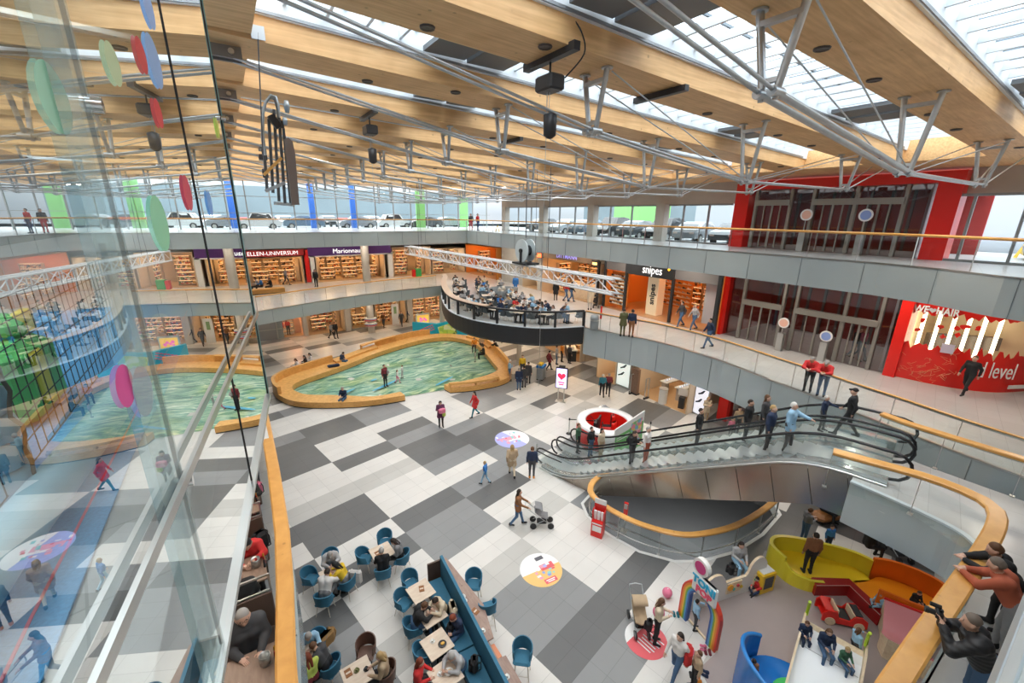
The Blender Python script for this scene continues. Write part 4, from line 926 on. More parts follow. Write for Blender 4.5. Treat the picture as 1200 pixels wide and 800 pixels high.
def car_proto(paint,tall=0.):
    o=thing('parked_car','x','car',(0,0,Z2),0,'cars on the roof car park')
    h=1.45+tall
    prof=[(-2.1,.35),(-2.12,.75),(-1.95,.95),(-1.55,1.02),(-1.15,h-.1),(-.4,h),(.5,h-.02),(1.0,1.03),(1.95,.88),(2.15,.7),(2.15,.35)]
    b=MB(); 
    vs=[(x,-.85+(.14 if z>1.05 else 0),z) for x,z in prof]+[(x,.85-(.14 if z>1.05 else 0),z) for x,z in prof]; n=len(prof)
    b.add(vs,[list(range(n)),list(range(n,2*n))[::-1]]+[(i,n+i,n+(i+1)%n,(i+1)%n) for i in range(n)]); b.build('car_body',paint,o)
    b=MB()
    for s in (-1,1):
        q=[(-1.35,1.05),(-1.08,h-.17),(-.4,h-.09),(.45,h-.11),(.82,1.05)]
        b.add([(x,s*(.86 if z<1.1 else .735),z) for x,z in q],[list(range(5)) if s<0 else list(range(5))[::-1]])
    b.add([(-1.57,-.62,1.05),(-1.57,.62,1.05),(-1.2,.58,h-.14),(-1.2,-.58,h-.14)],[(0,1,2,3)]); b.add([(1.0,-.62,1.06),(1.0,.62,1.06),(.56,.58,h-.08),(.56,-.58,h-.08)],[(3,2,1,0)])
    b.build('windows',M_cgl,o)
    for x in (-1.3,1.35):
        for s in (-1,1):
            b=MB(); b.cyl((x,s*.70,.33),(x,s*.88,.33),.33,n=16); w_=b.build('wheel',M_tyre,o); b=MB(); b.cyl((x,s*.885,.33),(x,s*.89,.33),.2,n=10); b.build('hub_cap',M_inox,w_)
    b=MB(); b.box((-2.13,-.6,.72),(.03,.3,.12)); b.box((-2.13,.6,.72),(.03,.3,.12)); b.box((2.15,-.6,.66),(.03,.3,.12)); b.box((2.15,.6,.66),(.03,.3,.12)); b.build('lamps',mat('car_lamp',(.6,.5,.45),.1),o)
    return o
paints={'black':(.02,.022,.025),'dark grey':(.07,.08,.09),'silver':(.25,.27,.29),'white':(.50,.52,.53),'blue grey':(.10,.15,.20)}
protos={k:None for k in paints}
def car(x,y,rz,colr,lab,tall=0.):
    key=(colr,tall)
    if protos.get(key) is None:
        protos[key]=car_proto(mat('paint_'+colr.replace(' ','_'),paints[colr],.18,coat=.6),tall); o=protos[key]; o.location=(x,y,Z2-.15); o.rotation_euler=(0,0,rz); o['label']=lab
    else: dup(protos[key],(x,y,Z2-.15),rz,lab)
cy_=[(16.2,'dark grey','nearest the red portal'),(19.0,'silver','second from the red portal'),(21.7,'black','third from the red portal'),(24.4,'dark grey','fourth from the red portal'),(27.2,'black','fifth from the red portal'),(30.2,'blue grey','sixth from the red portal'),(33.4,'silver','seventh from the red portal'),(37.0,'black','eighth from the red portal')]
for i,(y,c,l) in enumerate(cy_): car(28.7,y,R(8 if i%2 else 188),c,f'{c} car parked outside the right gallery windows, {l}',.25 if i in(2,4) else 0.)
for i,(x,c,l) in enumerate(((3.0,'white','leftmost'),(7.5,'blue grey','second from the left'),(13.2,'silver','third from the left'),(18.0,'white','fourth from the left'),(21.8,'dark grey','fifth from the left'),(25.6,'silver','rightmost'))): car(x,53.5+(i%2),R(0 if i%2 else 180),c,f'{c} car parked beyond the far glazed wall, {l}',.3 if c=='white' else 0.)
for i,(x,c) in enumerate(((0,'dark grey'),(6,'white'),(11,'black'),(16.5,'white'),(23.5,'blue grey'))): car(x,59.5,R(95),c,f'{c} car behind the pale red barrier {["at the left end","by the left blue post","between the blue posts","near the green column","at the right end"][i]}')
car(29.6,1.3,R(100),'black','black van-like car at the right edge beyond the top gallery window',.35)
# ================================================================ shops
WARM=[(.75,.38,.10),(.85,.60,.30),(.10,.06,.04),(.60,.15,.06),(.9,.80,.55),(.06,.05,.05),(.8,.52,.22)]
MIX=[(.55,.35,.2),(.08,.07,.07),(.6,.12,.08),(.8,.72,.6),(.15,.22,.35),(.7,.45,.15),(.2,.35,.15),(.75,.6,.5)]
G_warm=goods('goods_warm',WARM,5); G_mix=goods('goods_mixed',MIX,4.5); G_shoe=goods('goods_shoes',[(.85,.8,.75),(.8,.35,.08),(.12,.08,.06),(.85,.45,.12),(.6,.25,.08)],4.2)
G_white=goods('goods_pale',[(.75,.72,.68),(.85,.83,.8),(.3,.28,.27),(.6,.5,.4)],4)
E_warm=emis('shop_lamp_warm',(1,.62,.30),16.); E_neut=emis('shop_lamp_neutral',(1,.82,.60),12.); E_or=emis('shop_lamp_orange',(1,.45,.14),12.)
M_shopw=mat('shop_wall_cream',(.62,.50,.36),.7); M_shopor=mat('shop_wall_orange',(.70,.26,.05),.6); M_shopfl=mat('shop_floor_oak',(.42,.28,.15),.3,noise=.15,nscale=2)
M_shf=mat('shelf_board',(.55,.42,.28),.5); M_grey=mat('grey_panel',(.28,.29,.30),.5); M_alu=mat('shop_frame_grey',(.42,.42,.41),.4,metal=.3)
M_ltxt=emis('lit_white_letters',(1,1,1),.55)
SHELF={}; E_shelf=emis('shelf_strip_glow',(1,.62,.30),1.7)
NICK=dict(m='the far left boutique',n='the pink display window',c='the warm lit clothes shop',f='the narrow fashion shop',g='the shop with the white poster',t='the gift shop behind the turquoise stage',b='the far book shop',p='the perfume shop behind the glass',j='the jewellery shop',q='the purple sign perfume shop',h='the shop with the green bin',i='the flower shop',o='the orange corner shop',r='the striped clothes shop',d='the DITTMANN shop',s='the shoe shop',e='the phone shop',x='the optician',y='the bakery counter',z='the passage fashion shop',v='the passage perfumery')
def shelf_unit(w,h,g,key):
    if key in SHELF: return dup(SHELF[key])
    o=thing('display_shelf','x','shelf'); SHELF[key]=o
    b=MB(); b.box((0,.2,h/2),(w,.03,h)); b.box((-w/2,0,h/2),(.03,.4,h)); b.box((w/2,0,h/2),(.03,.4,h))
    n=max(3,int(h/.42))
    for k in range(n+1): b.box((0,0,.08+k*(h-.1)/n),(w,.40,.025))
    b.build('shelf_frame',M_shf,o)
    b=MB(); rn=random.Random(len(key)+int(w*10))
    for k in range(n):
        z=.1+k*(h-.1)/n; x=-w/2+.06
        while x<w/2-.12:
            ww=rn.uniform(.07,.2); hh=rn.uniform(.12,.32); b.box((x+ww/2,-.02,z+hh/2),(ww*.9,.26,hh)); x+=ww+.015
    g_=b.build('shelf_goods',g,o); g_['kind']='stuff'
    b=MB()
    for k in range(1,n+1): b.box((0,-.17,.055+k*(h-.1)/n),(w*.92,.03,.02))
    b.build('shelf_edge_glow',E_shelf,o); return o  # glowing strips added along the shelf edges to liven the shops
def shop(lab,org,rz,w,h,depth=5,wall=M_shopw,lamp_=E_warm,g=G_warm,key='w',rows=2,front='open',lampk=1.3,floor_=M_shopfl,shelfcol='goods'):
    o=thing('shop_unit',lab,'shop',org,rz)
    b=MB(); b.box((w/2,depth,h/2),(w,.1,h)); b.box((.05,depth/2,h/2),(.1,depth,h)); b.box((w-.05,depth/2,h/2),(.1,depth,h)); b.build('inner_walls',wall,o)
    b=MB(); b.box((w/2,depth/2,.012),(w-.2,depth,.02)); b.build('shop_floor',floor_,o)
    b=MB(); b.box((w/2,depth/2,h-.02),(w-.2,depth,.04)); b.build('shop_ceiling',M_shopw if wall is not M_shopor else M_shopor,o)
    n=max(1,int(w/2.2))
    for k in range(n):
        for yy in (1.0,depth*.55):
            b=MB(); b.box((w*(k+.5)/n,yy,h-.06),(.9*lampk,.22,.03)); b.build('ceiling_lamp',lamp_,o)
    if front!='open':
        b=MB(); b.box((.05,0,h/2),(.1,.1,h)); b.box((w-.05,0,h/2),(.1,.1,h)); b.box((w/2,0,h-.05),(w,.1,.1)); b.box((w/2,0,.05),(w,.1,.1))
        if front=='glass2': b.box((w*.35,0,h/2),(.07,.1,h)); b.box((w*.65,0,h/2),(.07,.1,h))
        b.build('shopfront_frame',M_alu,o)
        b=MB(); b.add([(.1,0,.1),(w-.1,0,.1),(w-.1,0,h-.1),(.1,0,h-.1)],[(0,1,2,3)]); b.build('shop_glass',M_gl,o)
    # shelves: back row, side rows, free standing
    c_,s_=math.cos(rz),math.sin(rz)
    def put(x,y,r,hh,nm):
        u=shelf_unit(1.5,hh,g,f'{key}{hh}'); u.location=(org[0]+x*c_-y*s_,org[1]+x*s_+y*c_,org[2]+.02); u.rotation_euler=(0,0,rz+r); u['label']=nm; u['group']='display shelves in the shops'; return u
    k=0; x=.95
    short=NICK[key]
    while x<w-.7: put(x,depth-.35,0,min(2.6,h-.4),f'tall back wall shelf {["at left","second from left","third from left","fourth from left","fifth from left","sixth from left","seventh from left"][min(6,k)]} in {short}'); x+=1.62; k+=1
    if rows>1:
        x=1.3; k=0
        while x<w-1.0: put(x,1.5,0,1.3,f'low front goods shelf {["at left","second from left","third from left","fourth from left","fifth from left"][min(4,k)]} in {short}'); x+=2.3; k+=1
        for s,xx in (('left',.4),('right',w-.4)): put(xx,2.4,PI/2 if s=='left' else -PI/2,min(2.6,h-.4),f'{s} side wall shelf in {short}')
    return o
H0=3.0
# far left, ground floor (facade Y=46.6)
def wallpanel(name,label,c,d,m,cat='panel'): b=MB(); b.box((0,0,0),d); o=b.build(name,m); o.location=c; return tag(o,label,cat)
FW=[]
b=MB(); b.box((10,46.75,3.55),(54,.3,1.2)); b.box((-12,46.8,1.5),(12.4,.3,3)); struct('wall_far_ground',b,M_white)
b=MB(); b.box((10,48.1,9.0),(54,.25,.5)); struct('wall_far_gallery',b,M_conc)
shop('small boutique, far left behind the glass screen',(-5.8,46.6,0),0,5.6,H0,key='m',g=G_mix,rows=2)
o=thing('roller_door','grey double door panel beside the pink display window on the ground floor','door',(1.3,46.7,0)); b=MB(); b.box((.75,0,1.5),(2.6,.1,3.0)); b.build('door_leaf',mat('door_grey',(.27,.28,.29),.5),o); b=MB(); b.box((.75,-.07,1.05),(2.4,.04,.08)); b.box((.75,-.07,2.95),(2.6,.08,.1)); b.build('push_bar',M_alu,o)
b=MB(); b.box((.4,46.8,1.5),(1.0,.2,3)); struct('wall_pier_1',b,M_white)
o=shop('pink backed display window with two mannequins, ground floor',(2.75,46.6,0),0,2.45,H0,depth=1.6,wall=mat('display_pink',(.78,.55,.42),.7),lamp_=E_warm,rows=0,front='glass',key='n',g=G_white)
b=MB(); b.box((5.35,46.5,1.5),(.35,.4,3)); struct('trim_pier_2',b,M_conc)
shop('clothes shop with warm lights, ground floor far left',(5.55,46.6,0),0,3.75,H0,g=G_mix,key='c')
b=MB(); b.box((9.5,46.4,1.5),(.5,.5,3)); struct('trim_pier_3',b,M_conc)
shop('narrow fashion shop behind the ringed column, ground floor',(9.8,46.6,0),0,2.6,H0,g=G_warm,key='f',front='glass')
shop('shop with escalator stairs and white poster, ground floor centre',(12.5,46.6,0),0,3.6,H0,g=G_warm,key='g',lampk=1.2)
b=MB(); b.box((16.45,46.4,1.5),(.6,.5,3)); struct('trim_pier_4',b,M_conc)
shop('toy and gift shop behind the turquoise stage, ground floor',(16.8,46.6,0),0,5.2,H0,g=G_mix,key='t')
shop('bright book shop behind the cafe deck column, ground floor',(22.1,46.6,0),0,5.6,H0,g=G_mix,key='b')
pst=wallpanel('poster_stand','white framed poster with a green figure before the ground floor shop',(14.7,46.3,1.2),(.8,.06,2.4),M_white,'poster')
b=MB(); b.box((14.7,46.26,1.7),(.3,.02,.8)); b.build('poster_print',mat('print_green',(.25,.4,.2),.6),pst,True)
# far left, middle gallery (facade Y=48)
HG=2.75
shop('perfume shop with purple sign, far left behind the glass screen',(-5.6,48,Z1),0,6.4,HG,g=G_white,key='p',lamp_=E_neut)
o=shop('jewellery shop with red frame, middle gallery far left',(1.0,48,Z1),0,5.1,HG,g=G_warm,key='j',lamp_=E_warm,rows=2)
M_purple=mat('purple_sign',(.10,.028,.19),.45); M_dred=mat('dark_red_sign',(.42,.02,.02),.4)
o=thing('shop_sign','dark red sign band reading ELLEN-UNIVERSUM over the jewellery shop','sign',(3.6,47.85,8.35)); b=MB(); b.box((0,0,0),(5.6,.2,.62)); b.build('sign_band',M_dred,o)
text('sign_letters','ELLEN-UNIVERSUM',.52,(3.55,47.72,8.33),0.,M_ltxt,o)
o=thing('shop_column','glossy red column at the right edge of the jewellery shop','column',(6.45,47.9,Z1)); b=MB(); b.box((0,0,1.7),(.4,.3,3.4)); b.build('red_casing',M_red,o); b=MB(); b.box((0,-.16,.05),(.42,.03,.1)); b.build('kick_plate',M_inox,o)
o=shop('perfume shop under the purple sign, middle gallery',(7.3,48,Z1),0,7.2,HG,g=G_warm,key='q',lamp_=E_warm,wall=M_shopw,lampk=1.3)
o=thing('shopfront_surround','white portal surround of the perfume shop','surround',(6.75,47.9,Z1)); b=MB(); b.box((.2,0,1.4),(.4,.3,2.8)); b.build('left_post',M_white,o); b=MB(); b.box((8.3,0,1.4),(.5,.3,2.8)); b.build('right_post',M_white,o); b=MB(); b.box((4.2,0,2.72),(8.6,.3,.2)); b.build('lintel',M_white,o)
o=thing('shop_sign','long purple sign band reading Marionnaud over the perfume shop','sign',(10.9,47.8,8.38)); b=MB(); b.box((0,0,0),(8.5,.2,.85)); b.build('sign_band',M_purple,o)
text('sign_letters','Marionnaud',.66,(10.6,47.67,8.34),0.,M_ltxt,o)
o=thing('shop_sign','purple sign band at the far left, behind the glass screen','sign',(-2.6,47.8,8.38)); b=MB(); b.box((0,0,0),(6.2,.2,.85)); b.build('sign_band',M_purple,o); text('sign_letters','Marionnaud',.62,(-2.6,47.67,8.36),0.,M_ltxt,o)
shop('gift shop with green bin in front, middle gallery far corner',(15.4,48,Z1),0,4.6,3.3,g=G_mix,key='h',lamp_=E_warm)
shop('flower and deco shop, middle gallery far corner',(20.2,48,Z1),0,4.4,3.0,g=G_mix,key='i',lamp_=E_neut)
o=thing('goods_bin','green and red bin in front of the far corner gift shop','bin',(18.0,47.2,Z1)); b=MB(); b.box((0,0,.45),(.7,.6,.9),bev=.05); b.build('green_body',mat('bin_green',(.05,.40,.10),.5),o); b=MB(); b.box((-.5,0,.4),(.3,.5,.8)); b.build('red_side',M_red,o)
b=MB(); b.box((24.9,37.5,7.2),(.3,4.2,4.1)); struct('wall_right_gallery_grey',b,M_conc)
# right side, middle gallery (facade X about 24.5, facing the void); local x runs towards -Y
RZR=-PI/2
shop('orange lit shop with shelves at the far right corner, middle gallery',(24.5,47.6,Z1),RZR,7.4,3.5,g=G_warm,key='o',lamp_=E_or,wall=M_shopor)
shop('shop with striped clothes left of the red lamp, middle gallery',(24.5,35.2,Z1),RZR,2.6,3.4,g=G_mix,key='r',lamp_=E_neut)
b=MB(); b.box((24.6,32.3,7.2),(.3,.5,4.1)); struct('trim_pier_5',b,M_conc)
o=shop('brown fronted shop reading DITTMANN behind the lighting truss',(24.5,32.0,Z1),RZR,7.6,3.25,g=G_warm,key='d',lamp_=E_or,lampk=1.2)
o=thing('shop_sign','brown wooden sign band with violet letters over the shop behind the truss','sign',(24.35,28.2,8.78)); b=MB(); b.box((0,0,0),(.2,7.6,.66)); b.build('sign_band',mat('sign_walnut',(.16,.10,.06),.5),o)
text('sign_letters','DITTMANN',.52,(24.22,28.2,8.78),-PI/2,emis('violet_letters',(.25,.22,.55),.6),o,bold=.01)
o=thing('lit_box_sign','small red lit sign box beside the truss cable','sign',(24.2,31.9,8.6)); b=MB(); b.box((0,0,0),(.2,.7,.45)); b.build('casing',M_dark,o); b=MB(); b.box((-.11,0,0),(.02,.6,.36)); b.build('lit_face',emis('red_lit',(1,.10,.03),2.2),o)
o=thing('lit_box_sign','small orange lit sign box on a dark post left of the shoe shop','sign',(24.2,24.6,8.55)); b=MB(); b.box((0,0,0),(.2,.7,.5)); b.box((0,-.4,-1.5),(.2,.12,3.4)); b.build('casing',M_dark,o); b=MB(); b.box((-.11,0,0),(.02,.5,.2)); b.build('lit_face',emis('orange_lit',(1,.45,.12),2.),o)
# the shoe shop
o=shop('orange shoe shop with black posts and a white pillar, middle gallery right',(24.4,23.7,Z1),RZR,9.6,3.75,depth=6,g=G_shoe,key='s',lamp_=E_or,wall=M_shopor,lampk=1.5,rows=0)
b=MB()
for y in (21.45,17.4): b.box((24.35,y,7.0),(.16,.2,3.6))
b.box((24.35,14.15,7.0),(.16,.22,3.7)); tag(b.build('shopfront_posts',M_dark),'black steel posts of the shoe shop front','posts') if 0 else None
for y,l in ((21.45,'slim black post left of the shoe shop entrance'),(17.4,'slim black post right of the shoe shop entrance'),(14.15,'broad black post between the shoe shop and the red portal'),(23.6,'black post at the left end of the shoe shop')):
    o=thing('shopfront_post',l,'post',(24.35,y,Z1)); b=MB(); b.box((0,0,1.85),(.18,.16 if y>15 else .24,3.7)); b.build('post_body',M_dark,o); b=MB(); b.box((0,0,.04),(.2,.2,.08)); b.build('foot_plate',M_inox,o)
o=thing('shop_sign','black sign panel with white letters snipes over the shoe shop entrance','sign',(24.3,19.4,8.6)); b=MB(); b.box((0,0,0),(.14,4.1,.9)); b.build('sign_panel',M_dark,o)
text('sign_letters','snipes',.80,(24.21,19.1,8.62),-PI/2,M_ltxt,o,bold=0,sx=.85)
b=MB(); b.cyl((24.22,17.75,8.82),(24.18,17.75,8.82),.08,n=12); b.build('orange_dot',emis('orange_dot',(1,.5,.02),1.5),o,True)
b=MB(); b.box((24.36,22.55,8.62),(.1,2.1,.75)); b.box((24.36,15.75,8.62),(.1,3.2,.75)); 
for q_,l_ in zip(b.each('bulkhead',mat('bulkhead_grey',(.16,.15,.15),.6)),('left','right')): tag(q_,f'dark grey bulkhead panel {l_} of the snipes sign','panel')
o=thing('display_pillar','cream pillar with black vertical snipes lettering inside the shoe shop entrance','pillar',(25.7,19.75,Z1)); b=MB(); b.box((0,0,1.55),(.75,.95,3.1)); b.build('pillar_body',emis('lit_cream',(.75,.62,.42),.12),o)
text('pillar_letters','snipes',.62,(25.31,19.75,6.75),Matrix.Rotation(-PI/2,4,'Z')@Matrix.Rotation(PI/2,4,'X')@Matrix.Rotation(PI/2,4,'Z'),M_dark,o,bold=.015)
# shoe wall: individual white shoes on pegs
def shoe_wall(x,ya,yb,z0,z1,nr,ncol,lab):
    o=thing('shoe_display_wall',lab,'display',(x,(ya+yb)/2,z0)); b=MB(); b.box((x+.05,(ya+yb)/2,(z0+z1)/2),(.08,yb-ya,z1-z0)); b.build('backboard',M_shopor,o,True)
    pr=None
    for i in range(nr):
        b=MB(); z=z0+.15+(z1-z0-.25)*i/nr; b.box((x-.08,(ya+yb)/2,z),(.2,yb-ya-.1,.02)); b.build('shelf_strip',mat('lit_strip',(.9,.75,.5),.4),o,True)
        for k in range(ncol):
            y=ya+.2+(yb-ya-.4)*k/max(1,ncol-1); cidx=(i*3+k)%4; lm=[mat('shoe_white',(.8,.78,.74),.5),mat('shoe_black',(.05,.05,.05),.5),mat('shoe_grey',(.45,.42,.40),.5),mat('shoe_cream',(.7,.6,.5),.5)][cidx]
            if pr is None:
                b=MB(); b.add([(-.05,-.13,0),(.05,-.13,0),(.05,.14,0),(-.05,.14,0),(-.045,-.12,.05),(.045,-.12,.05),(.045,.0,.075),(-.045,.0,.075),(.04,.13,.13),(-.04,.13,.13)],[(3,2,1,0),(4,5,6,7),(7,6,8,9),(0,1,5,4),(1,2,8,6,5),(2,3,9,8),(3,0,4,7,9)]); pr=b.build('shoe',lm)
                s_=pr
            else: s_=pr.copy(); COL.objects.link(s_)
            s_.material_slots[0].link='OBJECT'; s_.material_slots[0].material=lm
            s_.location=(x-.1,y,z+.012); tag(s_,f'{["white","black","grey","cream"][cidx]} sneaker, {ORD[i]} shelf up, {ORD[ncol-1-k]} from left, {lab.split(" of ")[0]}','shoe','sneakers on the shoe shop walls')
    return o
shoe_wall(24.9,21.7,23.4,Z1+.25,8.1,9,6,'left window wall of sneakers of the shoe shop')
shoe_wall(27.5,18.0,21.2,Z1+.5,8.2,7,8,'back entrance wall of sneakers of the shoe shop')
b=MB(); b.box((25.0,14.85,6.9),(.06,1.15,2.6)); o=b.build('window_poster',mat('poster_grey',(.52,.50,.52),.5)); tag(o,'tall grey poster with two dark figures at the right end of the shoe shop window','poster')
# hair salon right of the middle portal, its red vinyl curving away
arc=[(24.92,5.44),(25.1,4.2),(25.45,3.24),(26.0,2.57),(26.8,2.08),(28.2,1.5)]
arcs=cr_(arc,4)
o=thing('hair_salon_front','glossy red vinyl front of the hair salon reading WE HAIR and red level','shopfront',(25,2,Z1))
b=MB(); vs=[]; fs=[]
def zig(i): return .16*math.sin(i*2.3)+.10*math.sin(i*5.1+1)+.06*((i*7)%3)
pa=resample(arcs,.12); m=len(pa)
for i,p in enumerate(pa): vs+=[(p[0],p[1],Z1+.02),(p[0],p[1],Z1+1.6+zig(i)*1.0),(p[0],p[1],Z1+3.05+zig(i+40)*.6),(p[0],p[1],9.2)]
for i in range(m-1):
    for k in (0,2): fs.append((i*4+k,i*4+4+k,i*4+5+k,i*4+1+k))
b.add(vs,fs); b.build('red_vinyl',M_red,o,True)
b=MB(); vs=[]
for p in pa[::4]: vs+=[(p[0]+.02,p[1],Z1),(p[0]+.02,p[1],9.2)]
b.add(vs,[(2*i,2*i+2,2*i+3,2*i+1) for i in range(len(vs)//2-1)]); b.build('window_glass',M_gl,o,True)
b=MB(); rn=random.Random(5)
for k in range(9):
    y=rn.uniform(3.3,5.2); z=Z1+rn.uniform(1.9,2.8); x=24.92+.14*(5.4-y)
    q=[(math.cos(t)*rn.uniform(.06,.13),math.sin(t)*rn.uniform(.06,.13)) for t in [i*PI/4 for i in range(8)]]
    b.add([(x+.03,y+a_,z+c_) for a_,c_ in q],[list(range(8))])
b.each('red_spot',M_red,o,True)
b=MB(); rn=random.Random(9); M_gold=mat('gold_crack',(.80,.38,.18),.4)
for k in range(26):
    y=rn.uniform(3.7,5.3); z=Z1+rn.uniform(.15,1.35); x=24.9
    pts=[(x-.16+.12*0,y,z)]
    for j in range(4): y+=rn.uniform(-.22,.22); z+=rn.uniform(-.16,.16); pts.append((pts[0][0],y,max(Z1+.05,z)))
    b.tube([(24.9+.14*max(0,5.4-q[1])**1.25-.012,q[1],q[2]) for q in pts],.007,4)
b.build('gold_cracks',M_gold,o,True)
text('salon_letters','WE',.42,(24.9,5.2,8.44),-PI/2+.08,mat('letter_white',(.85,.85,.85),.5),o,bold=.012,sx=.75)
text('salon_letters','HAIR',.42,(25.0,4.38,8.44),-PI/2+.14,MATS['letter_white'],o,bold=.012,sx=.75)
b=MB(); hp=[(16*math.sin(t)**3/17,(13*math.cos(t)-5*math.cos(2*t)-2*math.cos(3*t)-math.cos(4*t))/17) for t in [2*PI*i/28 for i in range(28)]]
b.add([(24.93,4.84-x*.13,8.45+z*.13) for x,z in hp],[list(range(28))]); b.build('heart',mat('heart_silver',(.75,.76,.78),.25,metal=.3),o,True)
text('level_letters','red level',1.0,(25.72,2.72,Z1+.98),R(-45),MATS['letter_white'],o,bold=-.004,sx=.50)
b=MB(); b.box((26.9,1.93,Z1+.3),(1.1,.03,.16),rz=R(-27)); b.build('white_banner',MATS['letter_white'],o,True)
o2=thing('salon_interior','lit salon interior with white light tubes and mirrors behind the red vinyl','interior',(27,2,Z1))
b=MB(); b.box((29.4,3.3,7.2),(.1,5,4)); b.box((27.2,5.6,7.2),(4.4,.1,4)); b.box((27.6,3.6,9.3),(4.4,4.2,.1)); b.build('back_wall',mat('salon_cream',(.70,.58,.40),.6),o2,True)
for k in range(6):
    b=MB(); b.box((26.3+.42*k,5.3-.42*k,7.3),(.10,.10,2.4),rz=.7); b.build('light_tube',emis('salon_tube',(1,.84,.58),3.2),o2,True)
for k in range(4):
    b=MB(); b.box((27.3+.45*k,4.9-.5*k,6.75),(.3,.7,.6),rz=.7); b.build('mirror_shelf',mat('salon_dark',(.10,.08,.07),.4),o2,True)
b=MB(); b.box((25.0,4.05,Z1+1.72),(.02,.40,.40),rz=.2); tag(b.build('poster_print',mat('poster_lilac',(.55,.5,.62),.5)),'small lilac square poster stuck on the red salon front','poster')
b=MB(); b.box((30,-4.2,7.3),(12,.2,4.2)); struct('wall_right_gallery_end',b,M_white)
# right side, ground floor
o=shop('open phone shop with display tables and oak floor, ground floor right',(23.0,18.4,0),RZR,4.1,3.2,depth=6.5,g=G_white,key='e',lamp_=E_neut,rows=0,lampk=1.6,floor_=mat('phone_floor',(.62,.42,.24),.25))
for i,(x,y,l) in enumerate(((25.0,17.2,'white phone display table at the back left of the phone shop'),(24.9,15.9,'white phone display table in the middle of the phone shop'),(26.3,16.3,'rear phone display table in the phone shop'))):
    t=thing('display_table',l,'table',(x,y,0)); b=MB(); b.box((0,0,.95),(1.4,.6,.06)); b.build('table_top',M_white,t); b=MB(); b.box((-.45,0,.46),(.3,.4,.92)); b.build('plinth',M_alu,t)
    for k in range(5):
        q=thing('phone',f'dark display phone, {ORD[k]} on the {l[:38]}','phone',(x-.5+.25*k,y,.98),0,'phones on the shop tables'); b=MB(); b.box((0,0,.07),(.02,.08,.14)); b.build('casing',M_dark,q); b=MB(); b.box((-.011,0,.07),(.002,.07,.12)); b.build('screen',emis('phone_screen',(.6,.7,.9),.8),q)
o=thing('display_plinth','round white display plinth at the phone shop entrance','plinth',(*P(776,472,0)[:2],0)); b=MB(); b.cyl((0,0,0),(0,0,1.05),.28,n=20); b.build('plinth_body',M_white,o); b=MB(); b.cyl((0,0,1.05),(0,0,1.08),.31,n=20); b.build('plinth_top',M_alu,o)
for px,py,l in ((757,467,'left'),(740,461,'far left')):
    p=P(px,py,0); o=thing('security_gate',f'slim anti-theft gate frame at the phone shop entrance, {l} one','gate',p)
    b=MB(); b.box((-.18,0,.75),(.04,.06,1.5)); b.box((.18,0,.75),(.04,.06,1.5)); b.box((0,0,1.5),(.4,.06,.04)); b.build('gate_frame',M_galv,o); b=MB(); b.box((0,0,.06),(.5,.12,.12)); b.build('gate_base',M_dark,o)
p=P(798,478,0); o=thing('sign_stand','small dark sign stand with pale leaflet holder at the phone shop','sign stand',p,R(20)); b=MB(); b.box((0,0,.4),(.35,.35,.8)); b.build('stand_body',M_dark,o); b=MB(); b.box((0,0,1.15),(.03,.6,.5)); b.build('leaflet_board',M_white,o)
def lightbox(lab,a,c,z0,z1,col,blob):
    a=Vector((*a,0)); c=Vector((*c,0)); d=c-a; o=thing('poster_lightbox',lab,'light box',(a.x,a.y,z0)); b=MB(); b.bar((a.x,a.y,(z0+z1)/2),(c.x,c.y,(z0+z1)/2),.18,z1-z0); b.build('casing',M_alu,o,True)
    n_=Vector((d.y,-d.x,0)).normalized()*(.1); n_=n_ if n_.x<0 else -n_
    b=MB(); a2=a+n_+d*.06; c2=c+n_-d*.06; b.add([(a2.x,a2.y,z0+.12),(c2.x,c2.y,z0+.12),(c2.x,c2.y,z1-.12),(a2.x,a2.y,z1-.12)],[(0,1,2,3)]); b.build('lit_poster',emis('lit_'+lab[:12].replace(' ','_'),col,.35),o,True)
    b=MB(); n2=n_*1.06
    for k in range(3):
        cc=a+d*(.35+.12*k)+n2; zz=z0+(z1-z0)*(.3+.2*k); b.add([(cc.x+d.x*x,cc.y+d.y*x,zz+y) for x,y in ((-.2,-.1),(.1,.05),(.25,.3),(.15,.32),(-.05,.1),(-.22,0))],[(0,1,2,3,4,5)])
    b.build('printed_figure',mat('print_%s'%lab[:5],blob,.5),o,True); return o
lightbox('tall lit poster with dark sunglasses motif left of the phone shop',P(722,450,0)[:2],P(738,456,0)[:2],0,3.0,(.75,.85,.82),(.05,.06,.08))
lightbox('tall lit white poster with a violet swoosh right of the phone shop',P(812,483,0)[:2],P(828,491,0)[:2],0,3.0,(.85,.88,1.),(.2,.12,.35))
p=P(748,459,0)
o=thing('wood_totem','brown speckled display totem beside the sunglasses poster','display',P(743,461,0)); b=MB(); b.box((0,0,.95),(.25,.6,1.9)); b.build('totem_body',mat('totem_brown',(.22,.14,.10),.6,noise=.5,nscale=20),o); b=MB(); b.box((0,0,.05),(.35,.7,.1)); b.build('base',M_dark,o)
